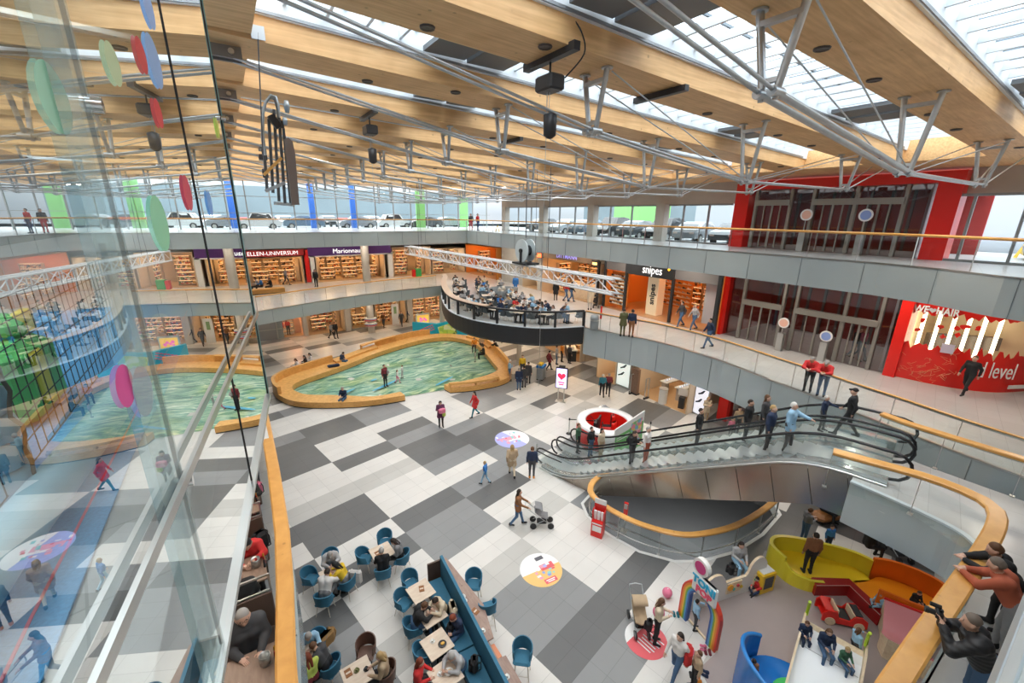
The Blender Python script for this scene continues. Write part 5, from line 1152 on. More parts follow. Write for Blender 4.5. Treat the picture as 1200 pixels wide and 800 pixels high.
# optician and stands below the deck
shop('optician with mirrored shelves under the gallery, ground floor right',(22.8,22.3,0),RZR,2.0,3.0,depth=3,g=G_white,key='x',lamp_=E_neut,rows=0)
shop('bakery counter in the passage under the cafe deck',(24.0,30.5,0),RZR,5.0,3.2,depth=5,g=G_warm,key='y',lamp_=E_warm)
shop('lit fashion shop at the end of the passage under the cafe deck',(24.5,44.5,0),RZR,7.5,3.2,depth=5,g=G_mix,key='z',lamp_=E_warm)
shop('brightly lit perfumery in the passage under the cafe deck',(24.3,36.6,0),RZR,5.6,3.2,depth=5,g=G_white,key='v',lamp_=E_neut)
b=MB(); b.box((29.5,24,2.2),(.2,5,4.4)); b.box((27,25.4,2.2),(5,.1,4.4)); struct('wall_passage',b,M_shopw)
b=MB(); b.box((30,25,2.5),(.3,70,5)); b.box((31,30,7.4),(.3,60,4.6)); struct('wall_right_back',b,M_grey)
b=MB(); b.box((10,54,2.5),(60,.3,5)); b.box((10,54.5,7.4),(60,.3,4.6)); struct('wall_far_back',b,M_grey)
b=MB(); b.box((-15.8,22,5),(.3,64,10.2)); struct('wall_left_lower',b,M_shopw)
b=MB(); b.box((10,-8.8,5),(50,.3,10.2)); b.box((10,-8.8,13),(50,.3,5)); struct('wall_back',b,M_hdr)
# ================================================================ pond play landscape
PO=[(8.46,25.8),(6.02,26.24),(3.62,27.45),(2.03,28.74),(1.3,30.4),(1.1,31.7),(1.25,32.9),(2.2,34.0),(4.3,35.0),(6.3,35.9),(9.2,37.6),(12,38.6),(14.5,39.2),(17.0,38.7),(18.6,37.0),(19.3,34.5),(18.8,31),(18.0,28),(17.3,26.2),(16.4,25.0),(15.2,24.6),(13.4,24.75),(11.6,25.35)]
PI_=[(8.4,26.55),(6.6,26.75),(4.8,28.1),(2.95,29.4),(2.35,30.5),(2.25,31.2),(2.5,31.9),(3.3,32.5),(5.0,33.3),(6.6,34.1),(9.3,35.75),(12,36.9),(14.5,37.6),(16.6,37.3),(17.7,36.0),(18.2,33.9),(17.6,30.8),(16.9,28.3),(16.5,26.9),(15.8,26.35),(14.6,26.05),(13.1,26.0),(11.5,26.16)]
so=smooth_path(PO,4); si=smooth_path(PI_,4)
def band(b,o1,i1,z0,z1):
    n=len(o1); vs=[]
    for a,c in zip(o1,i1): vs+=[(*a,z0),(*a,z1),(*c,z1),(*c,z0)]
    fs=[]
    for i in range(n-1):
        for k in range(4): fs.append((i*4+k,(i+1)*4+k,(i+1)*4+(k+1)%4,i*4+(k+1)%4))
    fs+=[(0,1,2,3),(4*n-1,4*n-2,4*n-3,4*n-4)]; b.add(vs,fs)
lerp2=lambda a,c,t:(a[0]+(c[0]-a[0])*t,a[1]+(c[1]-a[1])*t)
def ringbench(name,label,i0,i1,back=0.,bt=.16,steps=False):
    o_=so[i0:i1+1]; in_=si[i0:i1+1]; o=thing(name,label,'bench',(*o_[len(o_)//2],0))
    b=MB(); band(b,[lerp2(a,c,.03) for a,c in zip(o_,in_)],[lerp2(a,c,.94) for a,c in zip(o_,in_)],0,.07); b.build('dark_plinth',M_black,o,True)
    b=MB(); band(b,o_,in_,.07,.45); b.build('seat_body',M_bench,o,True)
    if steps: b=MB(); band(b,o_,[lerp2(a,c,.5) for a,c in zip(o_,in_)],.45,.62); b.build('upper_step',M_bench,o,True)
    if back:
        b=MB(); band(b,o_,[lerp2(a,c,bt/max(.3,math.dist(a,c))) for a,c in zip(o_,in_)],.45,back); b.build('backrest',M_bench,o,True)
    return o
ringbench('curved_bench','low curved oak bench forming the front left rim of the green pond floor',0,16)
ringbench('curved_bench','oak bench with solid curved backrest along the left rim of the pond',16,35,.98,.22)
ringbench('curved_bench','stepped oak bench section where a man sits, left rear of the pond',35,41,0,steps=True)
ringbench('curved_bench','oak bench with high backrest at the far left pond rim, before the turquoise stage',41,50,1.0)
ringbench('curved_bench','low oak rim bench behind the pond before the green panel',50,57)
ringbench('curved_bench','oak bench with stepped backrest at the far right rim of the pond',57,63,.9,steps=True)
ringbench('curved_bench','oak bench with tall backrest curving along the right rim of the pond',63,76,.95,.22)
ringbench('curved_bench','low oak bench at the front right corner of the pond',76,88)
b=MB(); q=[so[i] for i in range(80,89)]; r_=[lerp2(so[i],si[i],.25) for i in range(80,89)]; band(b,q,r_,.62,.78)
for i in (0,4,8): b.box((q[i][0]+.02,q[i][1]+.12,.54),(.12,.2,.2))
tag(b.build('bench_shelf',M_bench),'oak shelf rail raised above the low front right bench of the pond','shelf')
b=MB(); q=[so[i] for i in range(39,45)]; r_=[lerp2(so[i],si[i],.22) for i in range(39,45)]; band(b,q,r_,.92,1.02)
for i in (0,3,5): b.box((q[i][0]+.05,q[i][1]-.12,.5),(.14,.14,.95))
tag(b.build('bench_shelf',M_bench),'oak shelf table on posts at the left rear of the pond bench','shelf')
# painted relief floor
def pondmat():
    m,nt,b=_nt('pond_relief'); tc=N_(nt,'ShaderNodeTexCoord'); mp=N_(nt,'ShaderNodeMapping'); mp.inputs['Rotation'].default_value=(0,0,R(-35)); mp.inputs['Scale'].default_value=(.22,.85,1); nt.links.new(tc.outputs['Object'],mp.inputs[0])
    n0=N_(nt,'ShaderNodeTexNoise'); n0.inputs['Scale'].default_value=.6; n0.inputs['Detail'].default_value=2; nt.links.new(tc.outputs['Object'],n0.inputs['Vector'])
    ad=N_(nt,'ShaderNodeMix',data_type='VECTOR'); ad.inputs[0].default_value=.22; nt.links.new(mp.outputs[0],ad.inputs[4]); nt.links.new(n0.outputs['Color'],ad.inputs[5])
    n=N_(nt,'ShaderNodeTexNoise'); n.inputs['Scale'].default_value=2.6; n.inputs['Detail'].default_value=7; n.inputs['Roughness'].default_value=.62; n.inputs['Distortion'].default_value=1.6; nt.links.new(ad.outputs[1],n.inputs['Vector'])
    rp=N_(nt,'ShaderNodeValToRGB'); cs=[(.30,(.02,.10,.11)),(.40,(.06,.22,.18)),(.48,(.18,.37,.27)),(.55,(.30,.48,.35)),(.62,(.55,.66,.52)),(.72,(.85,.88,.80))]
    while len(rp.color_ramp.elements)<len(cs): rp.color_ramp.elements.new(.5)
    for e,(p_,c) in zip(rp.color_ramp.elements,cs): e.position=p_; e.color=(*c,1)
    nt.links.new(n.outputs['Fac'],rp.inputs[0])
    n2=N_(nt,'ShaderNodeTexNoise'); n2.inputs['Scale'].default_value=.28; nt.links.new(tc.outputs['Object'],n2.inputs['Vector'])
    mr=N_(nt,'ShaderNodeMapRange'); mr.inputs[1].default_value=.5; mr.inputs[2].default_value=.62; nt.links.new(n2.outputs['Fac'],mr.inputs[0])
    mx=N_(nt,'ShaderNodeMix',data_type='RGBA',blend_type='MULTIPLY'); nt.links.new(mr.outputs[0],mx.inputs[0]); nt.links.new(rp.outputs[0],mx.inputs[6]); mx.inputs[7].default_value=(1.,.93,.62,1)
    nt.links.new(mx.outputs[2],b.inputs['Base Color']); b.inputs['Roughness'].default_value=.35
    bp=N_(nt,'ShaderNodeBump'); bp.inputs['Strength'].default_value=.8; bp.inputs['Distance'].default_value=.12; nt.links.new(n.outputs['Fac'],bp.inputs['Height']); nt.links.new(bp.outputs[0],b.inputs['Normal']); return m
b=MB(); cx_,cy2=9.5,31.0; n=len(si); vs=[]; 
for r in range(0,13):
    for p in si:
        t=r/12; x=cx_+(p[0]-cx_)*t; y=cy2+(p[1]-cy2)*t; vs.append((x,y,.03+(0 if r>=12 else .05*math.sin(x*1.1+y*1.7)+.04*math.sin(x*2.3-y*.9)+.05)))
b.sm=True; b.add(vs,[(r*n+i,(r+1)*n+i,(r+1)*n+(i+1)%n,r*n+(i+1)%n) for r in range(12) for i in range(n)])
tag(b.build('pond_floor',pondmat()),'walk-on relief floor painted like rippling green water inside the oak benches','play floor')
M_cy=mat('cyan_paint',(.08,.42,.62),.4)
for px,py,l,a,c in ((395,465,'long blue stroke painted near the front rim of the pond floor',1.6,.3),(452,452,'blue stroke painted beside the visitors on the pond floor',1.3,.3),(521,447,'blue stroke painted near the front right bench of the pond',1.1,.25),(438,446,'small cyan spot painted in the middle of the pond floor',.3,.25)):
    x,y,_=P(px,py,.12); b=MB(); m=Matrix.Translation((x,y,.19))@Matrix.Rotation(R(28),4,'Z'); b.add([(math.cos(t)*a,math.sin(t)*c/2,0) for t in [2*PI*i/14 for i in range(14)]],[list(range(14))],m); tag(b.build('painted_stroke',M_cy),l,'paint stroke')
# turquoise stage sculpture
M_tq=mat('turquoise_paint',(.02,.50,.70),.4); M_coral=mat('coral_paint',(.75,.16,.25),.5)
A_=PY(483,377.5,41); B_=PY(512,379.5,39.6); C_=PY(533.5,374.5,39.2); D_=PY(560,388,37.4)
def facet(b,p,q,th=.35):
    vs=[(p[0],p[1],0),(q[0],q[1],0),(q[0],q[1],q[2]),(p[0],p[1],p[2])]; d=Vector((q[0]-p[0],q[1]-p[1],0)).normalized(); n_=Vector((-d.y,d.x,0))*th
    if n_.y<0: n_=-n_
    vs+=[(v[0]+n_.x,v[1]+n_.y,v[2]) for v in vs]; b.add(vs,[(0,1,2,3),(7,6,5,4),(3,2,6,7),(0,3,7,4),(1,5,6,2)])
o=thing('stage_sculpture','faceted turquoise stage block with coral zigzag pattern behind the pond','stage',(17,39,0))
b=MB(); facet(b,A_,B_); b.build('left_wing',M_tq,o,True)
b=MB(); facet(b,C_,D_); b.build('right_wing',M_tq,o,True)
b=MB(); facet(b,B_,C_); b.build('centre_facet',M_tq,o,True)
b=MB()
for k in range(6):
    for j in range(3):
        t=.28+.09*k+.03*j; p=Vector(A_).lerp(Vector(B_),t); z=.55+.10*k-.22*j
        if z>0.1: b.add([(p.x,p.y-.02,z),(p.x+.17,p.y-.15,z+.03),(p.x+.24,p.y-.2,z+.16),(p.x+.07,p.y-.07,z+.13)],[(0,1,2,3)])
for k in range(4):
    t=.3+.16*k; p=Vector(C_).lerp(Vector(D_),t); z0_=1.35-.16*k
    b.add([(p.x-.03,p.y-.03,z0_-.7),(p.x+.14,p.y-.14,z0_-.75),(p.x+.08,p.y-.12,z0_),(p.x-.09,p.y-.0,z0_+.05)],[(0,1,2,3)])
b.build('coral_pattern',M_coral,o,True)
o=thing('green_board','lime green printed board leaning on the turquoise stage','board',(17.6,38.7,.4))
g=[PY(513,383.5,38.9),PY(532,377.5,38.1),PY(536,390.5,37.9),PY(517,396.3,38.7)]
b=MB(); b.add([*g,*[(p[0]+.05,p[1]+.1,p[2]) for p in g]],[(0,1,2,3),(7,6,5,4),(0,4,5,1),(1,5,6,2),(2,6,7,3),(3,7,4,0)]); b.build('board_panel',goods('green_print',[(.38,.62,.08),(.45,.68,.12),(.30,.55,.10),(.62,.74,.45),(.12,.22,.08)],2.2),o,True)
o=thing('display_screen','white framed screen showing yellow and pink graphics on the stage','screen',PY(495,381,41.3))
q=[PY(487,368,41.3),PY(503.5,368.5,41.3),PY(503,380,41.3),PY(488,379.5,41.3)]
b=MB(); b.box(((q[0][0]+q[1][0])/2,41.35,(q[0][2]+q[2][2])/2),(q[1][0]-q[0][0],.14,q[0][2]-q[2][2]),bev=.05); b.build('screen_case',M_white,o,True)
b=MB(); b.box(((q[0][0]+q[1][0])/2,41.26,(q[0][2]+q[2][2])/2),((q[1][0]-q[0][0])*.82,.03,(q[0][2]-q[2][2])*.72)); b.build('screen_image',emis('screen_yellow',(.85,.50,.08),.45),o,True)
b=MB(); 
for k,(dx,dz,r) in enumerate(((-.28,.12,.14),(-.1,-.05,.12),(.12,.08,.13),(.3,-.1,.14),(-.3,-.15,.1))): b.cyl(((q[0][0]+q[1][0])/2+dx,41.24,(q[0][2]+q[2][2])/2+dz),((q[0][0]+q[1][0])/2+dx,41.235,(q[0][2]+q[2][2])/2+dz),r,n=10)
b.build('pink_figures',emis('screen_pink',(.75,.15,.40),.5),o,True)
b=MB(); b.box(((q[0][0]+q[1][0])/2,41.4,q[2][2]/2),(.3,.2,q[2][2])); b.build('support',M_white,o,True)
# ================================================================ information totem, stands, kiosk
x,y,_=P(657,470,0)
o=thing('advertising_screen','free-standing screen showing a red heart on pale violet, near the escalators','screen',(x,y,0),R(-52))
b=MB()
for s in (-.2,.2): b.cyl((s,0,0),(s,0,1.0),.035,n=8)
b.box((0,0,.02),(.7,.4,.03)); b.build('legs',M_inox,o)
b=MB(); b.box((0,0,1.72),(.82,.14,1.5),bev=.03); b.box((0,0,2.52),(.4,.2,.14)); b.build('screen_case',M_dark,o)
b=MB(); b.add([(-.35,-.08,1.03),(.35,-.08,1.03),(.35,-.08,2.4),(-.35,-.08,2.4)],[(0,1,2,3)]); b.build('screen_image',emis('screen_violet',(.62,.58,.95),.85),o)
b=MB(); b.add([(px_*.30,-.09,1.86+pz*.30) for px_,pz in hp],[list(range(28))]); b.build('red_heart',emis('heart_red',(.85,.02,.06),.8),o)
b=MB(); b.box((0,-.09,1.42),(.42,.01,.08)); b.box((0,-.09,1.27),(.34,.01,.08)); b.build('red_caption_bars',emis('heart_red',(.85,.02,.06),.8),o)
o=thing('round_kiosk','round white counter kiosk with red interior and racing seats, behind the escalators','kiosk',(16.5,15.05,0))
for s in (0,):
    b=MB(); n=40
    prof=[(1.62,0),(1.70,.1),(1.70,1.0),(1.62,1.1),(1.22,1.1),(1.18,1.04),(1.18,0)]
    b.lathe(prof,n=n); b.build('white_counter',mat('kiosk_white',(.85,.85,.85),.2),o)
b=MB(); b.lathe([(1.17,0.0),(1.17,1.02)],n=40); b.build('red_lining',M_red,o)
b=MB(); b.lathe([(.001,.10),(1.17,.10)],n=40); b.build('floor_red',mat('kiosk_red_floor',(.65,.03,.02),.4),o)
b=MB(); b.lathe([(1.71,.15),(1.74,.3),(1.74,.85),(1.71,1.0)],n=40,arc=2*PI); b.v=[v for v in b.v]; 
b2=MB(); b2.add([(math.cos(t)*1.73,math.sin(t)*1.73,z) for t in [R(150+8*i) for i in range(9)] for z in (.1,.95)],[(2*i,2*i+2,2*i+3,2*i+1) for i in range(8)]); b2.build('red_panel',M_red,o)
for k,(sx,sy) in enumerate(((-.15,-.35),(.35,.25))):
    q=thing('racing_seat',f'red and black racing seat inside the round kiosk, {["near the front","towards the back"][k]}','seat',(16.5+sx,15.05+sy,.1),R(200+30*k))
    b=MB(); b.box((0,0,.3),(.5,.55,.2),bev=.06); b.box((0,.28,.72),(.5,.16,.85),bev=.06); b.build('seat_shell',M_red,q)
    b=MB(); b.box((0,-.02,.42),(.26,.45,.06),bev=.02); b.box((0,.19,.75),(.26,.05,.7),bev=.02); b.build('black_padding',M_black,q); b=MB(); b.box((0,0,.1),(.5,.6,.2)); b.build('seat_base',M_dark,q)
o=thing('game_console','black steering console with screen inside the round kiosk','console',(16.05,15.35,.1),R(30)); b=MB(); b.box((0,0,.45),(.6,.25,.9)); b.box((0,-.1,1.0),(.7,.08,.4),bev=.02); b.build('console_case',M_dark,o); b=MB(); b.tube([(math.cos(t)*.16,-.3,.75+math.sin(t)*.16) for t in [2*PI*i/14 for i in range(14)]],.02,6,closed=True); b.build('steering_wheel',M_black,o)
o=thing('model_car','small silver and black model car on a plinth behind the kiosk','model car',(17.6,16.4,0),R(-20)); b=MB(); b.box((0,0,.35),(1.2,.6,.7)); b.build('plinth',M_white,o)
b=MB(); b.prism([(-.5,-.02),(-.45,.15),(-.2,.18),(-.05,.32),(.25,.32),(.42,.17),(.52,.12),(.52,-.02)],-.22,.22,Matrix.Translation((0,0,.76))@Matrix.Rotation(PI/2,4,'X')); b.build('car_shell',MATS.get('paint_silver') or M_inox,o)
b=MB()
for sx in (-.3,.33):
    for sy in (-.23,.23): b.cyl((sx,sy-.02,.8),(sx,sy+.02,.8),.09,n=12)
b.build('wheels',M_tyre,o)
# big slanted banner of the kiosk
pa_,pb_=Vector(P(721,504,2.1)),Vector(P(756,481,2.1))
pb_=Vector((17.45,12.9,2.1)); pa_=Vector((14.75,13.05,2.1))
pa_=Vector(P(721,504,1.5)); pb_=Vector(P(756,481,2.2))
o=thing('banner_wall','large free-standing banner with green and white print beside the kiosk','banner',(pa_.x,pa_.y,0))
d=(pb_-pa_); d.z=0; L=d.length; d/=L; rzb=math.atan2(d.y,d.x)
b=MB(); b.add([(pa_.x,pa_.y,.05),(pb_.x,pb_.y,.05),(pb_.x,pb_.y,2.2),(pa_.x,pa_.y,1.5)]+[(pa_.x+d.y*-.06,pa_.y+d.x*.06,.05),(pb_.x-d.y*.06,pb_.y+d.x*.06,.05),(pb_.x-d.y*.06,pb_.y+d.x*.06,2.2),(pa_.x-d.y*.06,pa_.y+d.x*.06,1.5)],[(0,1,2,3),(7,6,5,4),(3,2,6,7),(0,3,7,4),(1,5,6,2)]); b.build('white_board',M_white,o,True)
def onb(t0,t1,z0,z1,off=.012): 
    s0=pa_+d*(L*t0)+Vector((d.y,-d.x,0))*off; s1=pa_+d*(L*t1)+Vector((d.y,-d.x,0))*off
    h0,h1=(1.5+.7*t0)/2,(1.5+.7*t1)/2; return [(s0.x,s0.y,z0*h0),(s1.x,s1.y,z0*h1),(s1.x,s1.y,z1*h1),(s0.x,s0.y,z1*h0)]
b=MB(); b.add(onb(.02,.98,.1,1.5),[(0,1,2,3)]); b.build('green_field',mat('banner_green',(.15,.48,.14),.5),o,True)
b=MB(); 
for k,z in enumerate((1.62,1.46,1.2,1.05)): b.add(onb(.06,.5,z,z+.07,.02),[(0,1,2,3)])
b.build('white_text_bars',M_white,o,True)
b=MB(); b.add(onb(.55,.92,.5,1.75,.018),[(0,1,2,3)]); b.build('colour_print',goods('banner_print',[(.75,.25,.30),(.20,.45,.60),(.75,.60,.10),(.25,.5,.2),(.8,.5,.5)],5),o,True)
def stanchion(px,py,lab,h=.98):
    o=thing('barrier_post',lab,'barrier post',P(px,py,0)); b=MB(); b.cyl((0,0,.02),(0,0,h),.03,n=8); b.build('post',M_inox,o); b=MB(); b.lathe([(.0,.05),(.15,.035),(.17,0)],n=14); b.build('base',M_dark,o); b=MB(); b.cyl((0,0,h-.1),(0,0,h+.02),.045,n=8); b.build('belt_head',M_black,o); return o
s1=stanchion(666.5,508,'steel barrier post with black belt, leftmost by the kiosk'); s2=stanchion(685.5,497,'steel barrier post with black belt, behind the leftmost by the kiosk'); s3=stanchion(760,519,'dark barrier post right of the green banner',1.3); s4=stanchion(696,510,'barrier post close to the white counter')
def belt(a,c,lab):
    b=MB(); b.bar((a.location.x,a.location.y,.93),(c.location.x,c.location.y,.93),.01,.05); tag(b.build('barrier_belt',M_black),lab,'belt')
belt(s2,s4,'black retractable belt from the rear barrier post towards the kiosk'); belt(s1,s4,'black retractable belt from the leftmost barrier post to the kiosk')
# red leaflet stand and dispenser at the void railing
o=thing('leaflet_stand','red cardboard leaflet stand with white brochures beside the curved railing','leaflet stand',P(700,626,0),R(-62))
b=MB(); b.box((0,0,.35),(.46,.36,.7)); b.box((0,.15,1.0),(.46,.06,.75)); b.box((-.22,.02,.92),(.03,.3,.5)); b.box((.22,.02,.92),(.03,.3,.5)); b.build('red_card_body',M_red,o)
b=MB(); b.box((0,.12,1.46),(.46,.03,.22)); b.box((0,-.185,.40),(.36,.01,.26)); b.box((0,-.186,.62),(.40,.01,.05)); b.build('white_labels',M_white,o)
for k in range(6):
    b=MB(); b.box((-.14+.14*(k%3),.0-.02*(k//3),.82+.18*(k//3)),(.11,.05,.22)); tag(b.build('brochure',MATS['letter_white'],o),'white brochure') 
o=thing('dispenser','narrow red and grey dispenser fixed to a post at the curved railing','dispenser',P(731,622,0),R(-62)); b=MB(); b.cyl((0,0,0),(0,0,1.0),.025,n=8); b.box((0,0,.01),(.25,.25,.02)); b.build('post',M_inox,o); b=MB(); b.box((0,-.03,1.0),(.16,.06,.75)); b.build('red_back',M_red,o); b=MB(); b.box((0,-.08,1.22),(.12,.05,.2)); b.build('grey_unit',M_alu,o)
# floor stickers
def sticker(lab,px,py,r,parts,rz=0.):
    x,y,_=P(px,py,0); o=thing('floor_sticker',lab,'floor sticker',(x,y,.004),rz)
    for nm,m,poly,z in parts:
        b=MB(); b.add([(a*r,c*r,z) for a,c in poly],[list(range(len(poly)))]); b.build(nm,m,o)
circ=lambda a0=0,a1=360,n=36,s=1.: [(math.cos(R(a0+(a1-a0)*i/n))*s,math.sin(R(a0+(a1-a0)*i/n))*s) for i in range(n+(0 if a1-a0==360 else 1))]
rect=lambda x,y,w,h: [(x-w/2,y-h/2),(x+w/2,y-h/2),(x+w/2,y+h/2),(x-w/2,y+h/2)]
MW=MATS['letter_white']; mO=mat('sticker_orange',(.82,.52,.18),.5); mR=mat('sticker_red',(.75,.12,.14),.5); mB=mat('sticker_blue',(.25,.35,.75),.5); mV=mat('sticker_violet',(.40,.42,.78),.5); mP=mat('sticker_pink',(.82,.35,.45),.5); mT=mat('sticker_teal',(.25,.6,.6),.5); mK=mat('sticker_dark',(.10,.10,.12),.5)
cm=-1 # axis of the text: photo right is (sin,-cos) of the heading
RZT=AZ-PI/2+R(28)
rn=random.Random(3)
bits=lambda cx0,cy0,w,h,n,ms: [('printed_bit',ms[i%len(ms)],rect(cx0+rn.uniform(-w,w),cy0+rn.uniform(-h,h),rn.uniform(.08,.2),rn.uniform(.06,.18)),.004+.0004*i) for i in range(n)]
sticker('round floor sticker, white above and orange below, in the middle of the hall',634,667,.76,[('white_disc',MW,circ(),0),('orange_half',mO,circ(180,360),.001),('red_patch',mR,rect(.35,.05,.7,.34),.002),('photo_patch',mK,rect(.25,.62,.42,.22),.002),('red_label',mR,rect(.1,-.72,.62,.26),.002),('label_line',MW,rect(.1,-.68,.46,.05),.003),('label_line',MW,rect(.1,-.77,.36,.05),.003)]+bits(0,-.15,.6,.32,16,[mP,mV,MW,mT,mR,mB]),RZT)
sticker('round floor sticker in violet, pink and white, beside the woman in the beige coat',600,514,.98,[('white_disc',MW,circ(),0),('violet_half',mV,circ(100,300),.001),('pink_patch',mP,rect(-.2,.1,1.0,.35),.002),('white_band',MW,rect(.1,-.15,1.1,.14),.003)]+bits(-.1,.1,.7,.5,22,[mP,mV,MW,mR,mT]),RZT)
sticker('round red and white floor sticker by the group of children near the rainbow arch',757,749,.62,[('white_disc',MW,circ(),0),('red_segment',mR,circ(-118,118),.001)]+[('white_line',MW,rect(.25-.02*k,.45-.17*k,.75 if k%2 else .9,.06),.002) for k in range(6)],RZT+R(-80))
# ================================================================ children's play corner
M_vin=mat('play_floor_vinyl',(.36,.30,.285),.4,noise=.04,nscale=2)
b=MB(); b.prism([(10.45,5.72),(10.2,4.3),(9.35,4.3),(8.3,2.6),(8.2,-1),(18.2,-1),(18.3,2.2),(17.2,3.2),(15.9,4.9),(14.7,5.2),(13.0,5.55)],.004,.02); struct('floor_play',b,M_vin)
b=MB(); b.bar((10.47,5.75,.02),(10.15,4.3,.02),.06,.05); tag(b.build('floor_edging',M_ply),'pale wooden edging strip on the play floor under the rainbow arch','edging')
# rainbow arch
a0=Vector(P(796,717,0)); a1=Vector(P(839,764,0)); dd=(a1-a0); W_=dd.length; dd/=W_; o=thing('rainbow_arch','wooden rainbow arch in red, orange, yellow, green and blue at the play corner entrance','arch',((a0+a1)/2))
cols=[('red_band',(.75,.06,.03)),('orange_band',(.82,.24,.03)),('yellow_band',(.82,.48,.03)),('green_band',(.20,.42,.05)),('light_blue_band',(.08,.32,.62)),('dark_blue_band',(.03,.10,.35))]
H_=1.72; mid=(a0+a1)/2
for k,(nm,c) in enumerate(cols):
    ro=W_/2-.055*k; ri=ro-.055; pts=[]
    def arcp(r,hh): 
        q=[(-r,0)]; 
        for i in range(15): t=PI-PI*i/14; q.append((math.cos(t)*r,hh+math.sin(t)*r))
        q.append((r,0)); return q
    qo=arcp(ro,H_-W_/2); qi=arcp(ri,H_-W_/2); vs=[]
    for (x,z),(x2,z2) in zip(qo,qi):
        for s in (-.07,.07):
            v=mid+dd*x+Vector((dd.y,-dd.x,0))*s; vs.append((v.x,v.y,z))
        for s in (.07,-.07):
            v=mid+dd*x2+Vector((dd.y,-dd.x,0))*s; vs.append((v.x,v.y,z2))
    n=len(qo); b=MB(); b.add(vs,[(i*4+k2,i*4+(k2+1)%4,(i+1)*4+(k2+1)%4,(i+1)*4+k2) for i in range(n-1) for k2 in range(4)]+[(3,2,1,0),(4*n-4,4*n-3,4*n-2,4*n-1)]); b.build(nm,mat('rainbow_'+nm,c,.4),o,True)
# sign on the arch
sgn=PD(826,690,10.12); bdg=PD(821,665,10.12); o=thing('play_corner_sign','white sign with blue and red bubble letters and round violet badge on the rainbow arch','sign',(sgn[0],sgn[1],sgn[2]-.28),math.atan2(dd.y,dd.x))
b=MB(); b.box((0,0,.28),(.86,.12,.66),bev=.05); b.build('sign_board',M_white,o)
bx=(Vector(bdg)-Vector(sgn)).dot(dd); bz=.28+bdg[2]-sgn[2]; mbl=mat('letter_blue',(.02,.42,.68),.4); mrd=mat('letter_red',(.78,.10,.18),.4); 
Mr=Matrix.Rotation(0,4,'Z')@Matrix.Rotation(PI/2,4,'X')
text('blue_letters','TONI',.33,(0,-.075,.42),Mr,mbl,o,world=False,bold=.012); text('red_letters','POP',.30,(.03,-.075,.15),Mr,mrd,o,world=False,bold=.012)
b=MB(); b.cyl((bx,-.04,bz),(bx,.10,bz),.27,n=24); b.build('badge_ring',M_white,o); b=MB(); b.cyl((bx,-.055,bz),(bx,-.04,bz),.19,n=22); b.build('badge_centre',mat('badge_magenta',(.60,.05,.22),.4),o)
b=MB(); b.cyl((bx,.0,bz),(bx,.115,bz),.265,n=24); b.build('badge_wood_edge',M_ply,o)
# white humped panels with activity boards
def humps(p0_,p1_,lab,hs,z=.72,th=.08):
    a=Vector((*p0_,0)); c=Vector((*p1_,0)); d=c-a; L=d.length; d/=L; o=thing('play_fence',lab,'play panel',a)
    pr=[(0,0)]; n=40
    for i in range(n+1):
        x=L*i/n; h=z
        for (hx,hw,hh) in hs:
            if abs(x-hx)<hw: h=max(h,z+hh*math.sqrt(1-((x-hx)/hw)**2))
        pr.append((x,h))
    pr.append((L,0)); M=Matrix.Translation(a)@Matrix.Rotation(math.atan2(d.y,d.x),4,'Z')@Matrix.Rotation(PI/2,4,'X')
    b=MB(); b.prism(pr,-th/2,th/2,M); b.build('white_panel',mat('panel_white',(.74,.72,.69),.5),o,True)
    b=MB(); 
    q=[(x,y) for x,y in pr[1:-1]]; vs=[]
    for x,y in q: vs+=[M@Vector((x,y+.006,-th/2)),M@Vector((x,y+.006,th/2))]
    b.add(vs,[(2*i,2*i+2,2*i+3,2*i+1) for i in range(len(q)-1)]); b.build('wood_edge',M_ply,o,True); return o,a,d
o,a,d=humps(P(806,716,0)[:2],P(892,686,0)[:2],'white wavy panel with wooden activity boards along the play corner',[(.95,.42,.42),(2.75,.42,.62)])
nv=Vector((d.y,-d.x,0))
for x,lab,cs in ((.55,'tiny orange knob board at the left end of the wavy play panel',((.7,.2,.05),)),(1.75,'wooden activity board with orange wheel and coloured gears on the play panel',((.85,.38,.02),(.1,.5,.45),(.75,.1,.1),(.8,.6,.05))),(2.75,'wooden bead board the seated child reaches for on the play panel',((.1,.4,.2),(.75,.2,.05),(.1,.3,.6)))):
    c=a+d*x+nv*.06; q=thing('activity_board',lab,'toy board',(c.x,c.y,.25),math.atan2(d.y,d.x)); w_=.62 if x>1 and x<2 else .34
    b=MB(); b.box((0,0,.22),(w_,.04,.42),bev=.01); b.build('wood_plate',M_ply,q)
    for k,cc in enumerate(cs): b=MB(); b.cyl((-w_*.3+k*.16,-.05,.22+.05*(-1)**k),(-w_*.3+k*.16,-.02,.22+.05*(-1)**k),.12 if k==0 and w_>.5 else .055,n=14); b.build('wheel_toy',mat('toy_%d%d'%(int(cc[0]*99),int(cc[2]*99)),cc,.4),q)
x,y,_=P(895,692,0); o=thing('play_console','yellow children play console with a dark screen beside the wavy panel','console',(x,y,0),math.atan2(d.y,d.x))
b=MB(); b.box((0,.1,.4),(.62,.4,.8),bev=.03); b.build('yellow_case',mat('console_yellow',(.80,.50,.02),.4),o); b=MB(); b.add([(-.2,-.105,.2),(.2,-.105,.2),(.2,-.105,.68),(-.2,-.105,.68)],[(0,1,2,3)]); b.build('screen',M_cgl,o); b=MB(); b.box((0,.1,.81),(.5,.3,.02)); b.build('white_top',M_white,o)
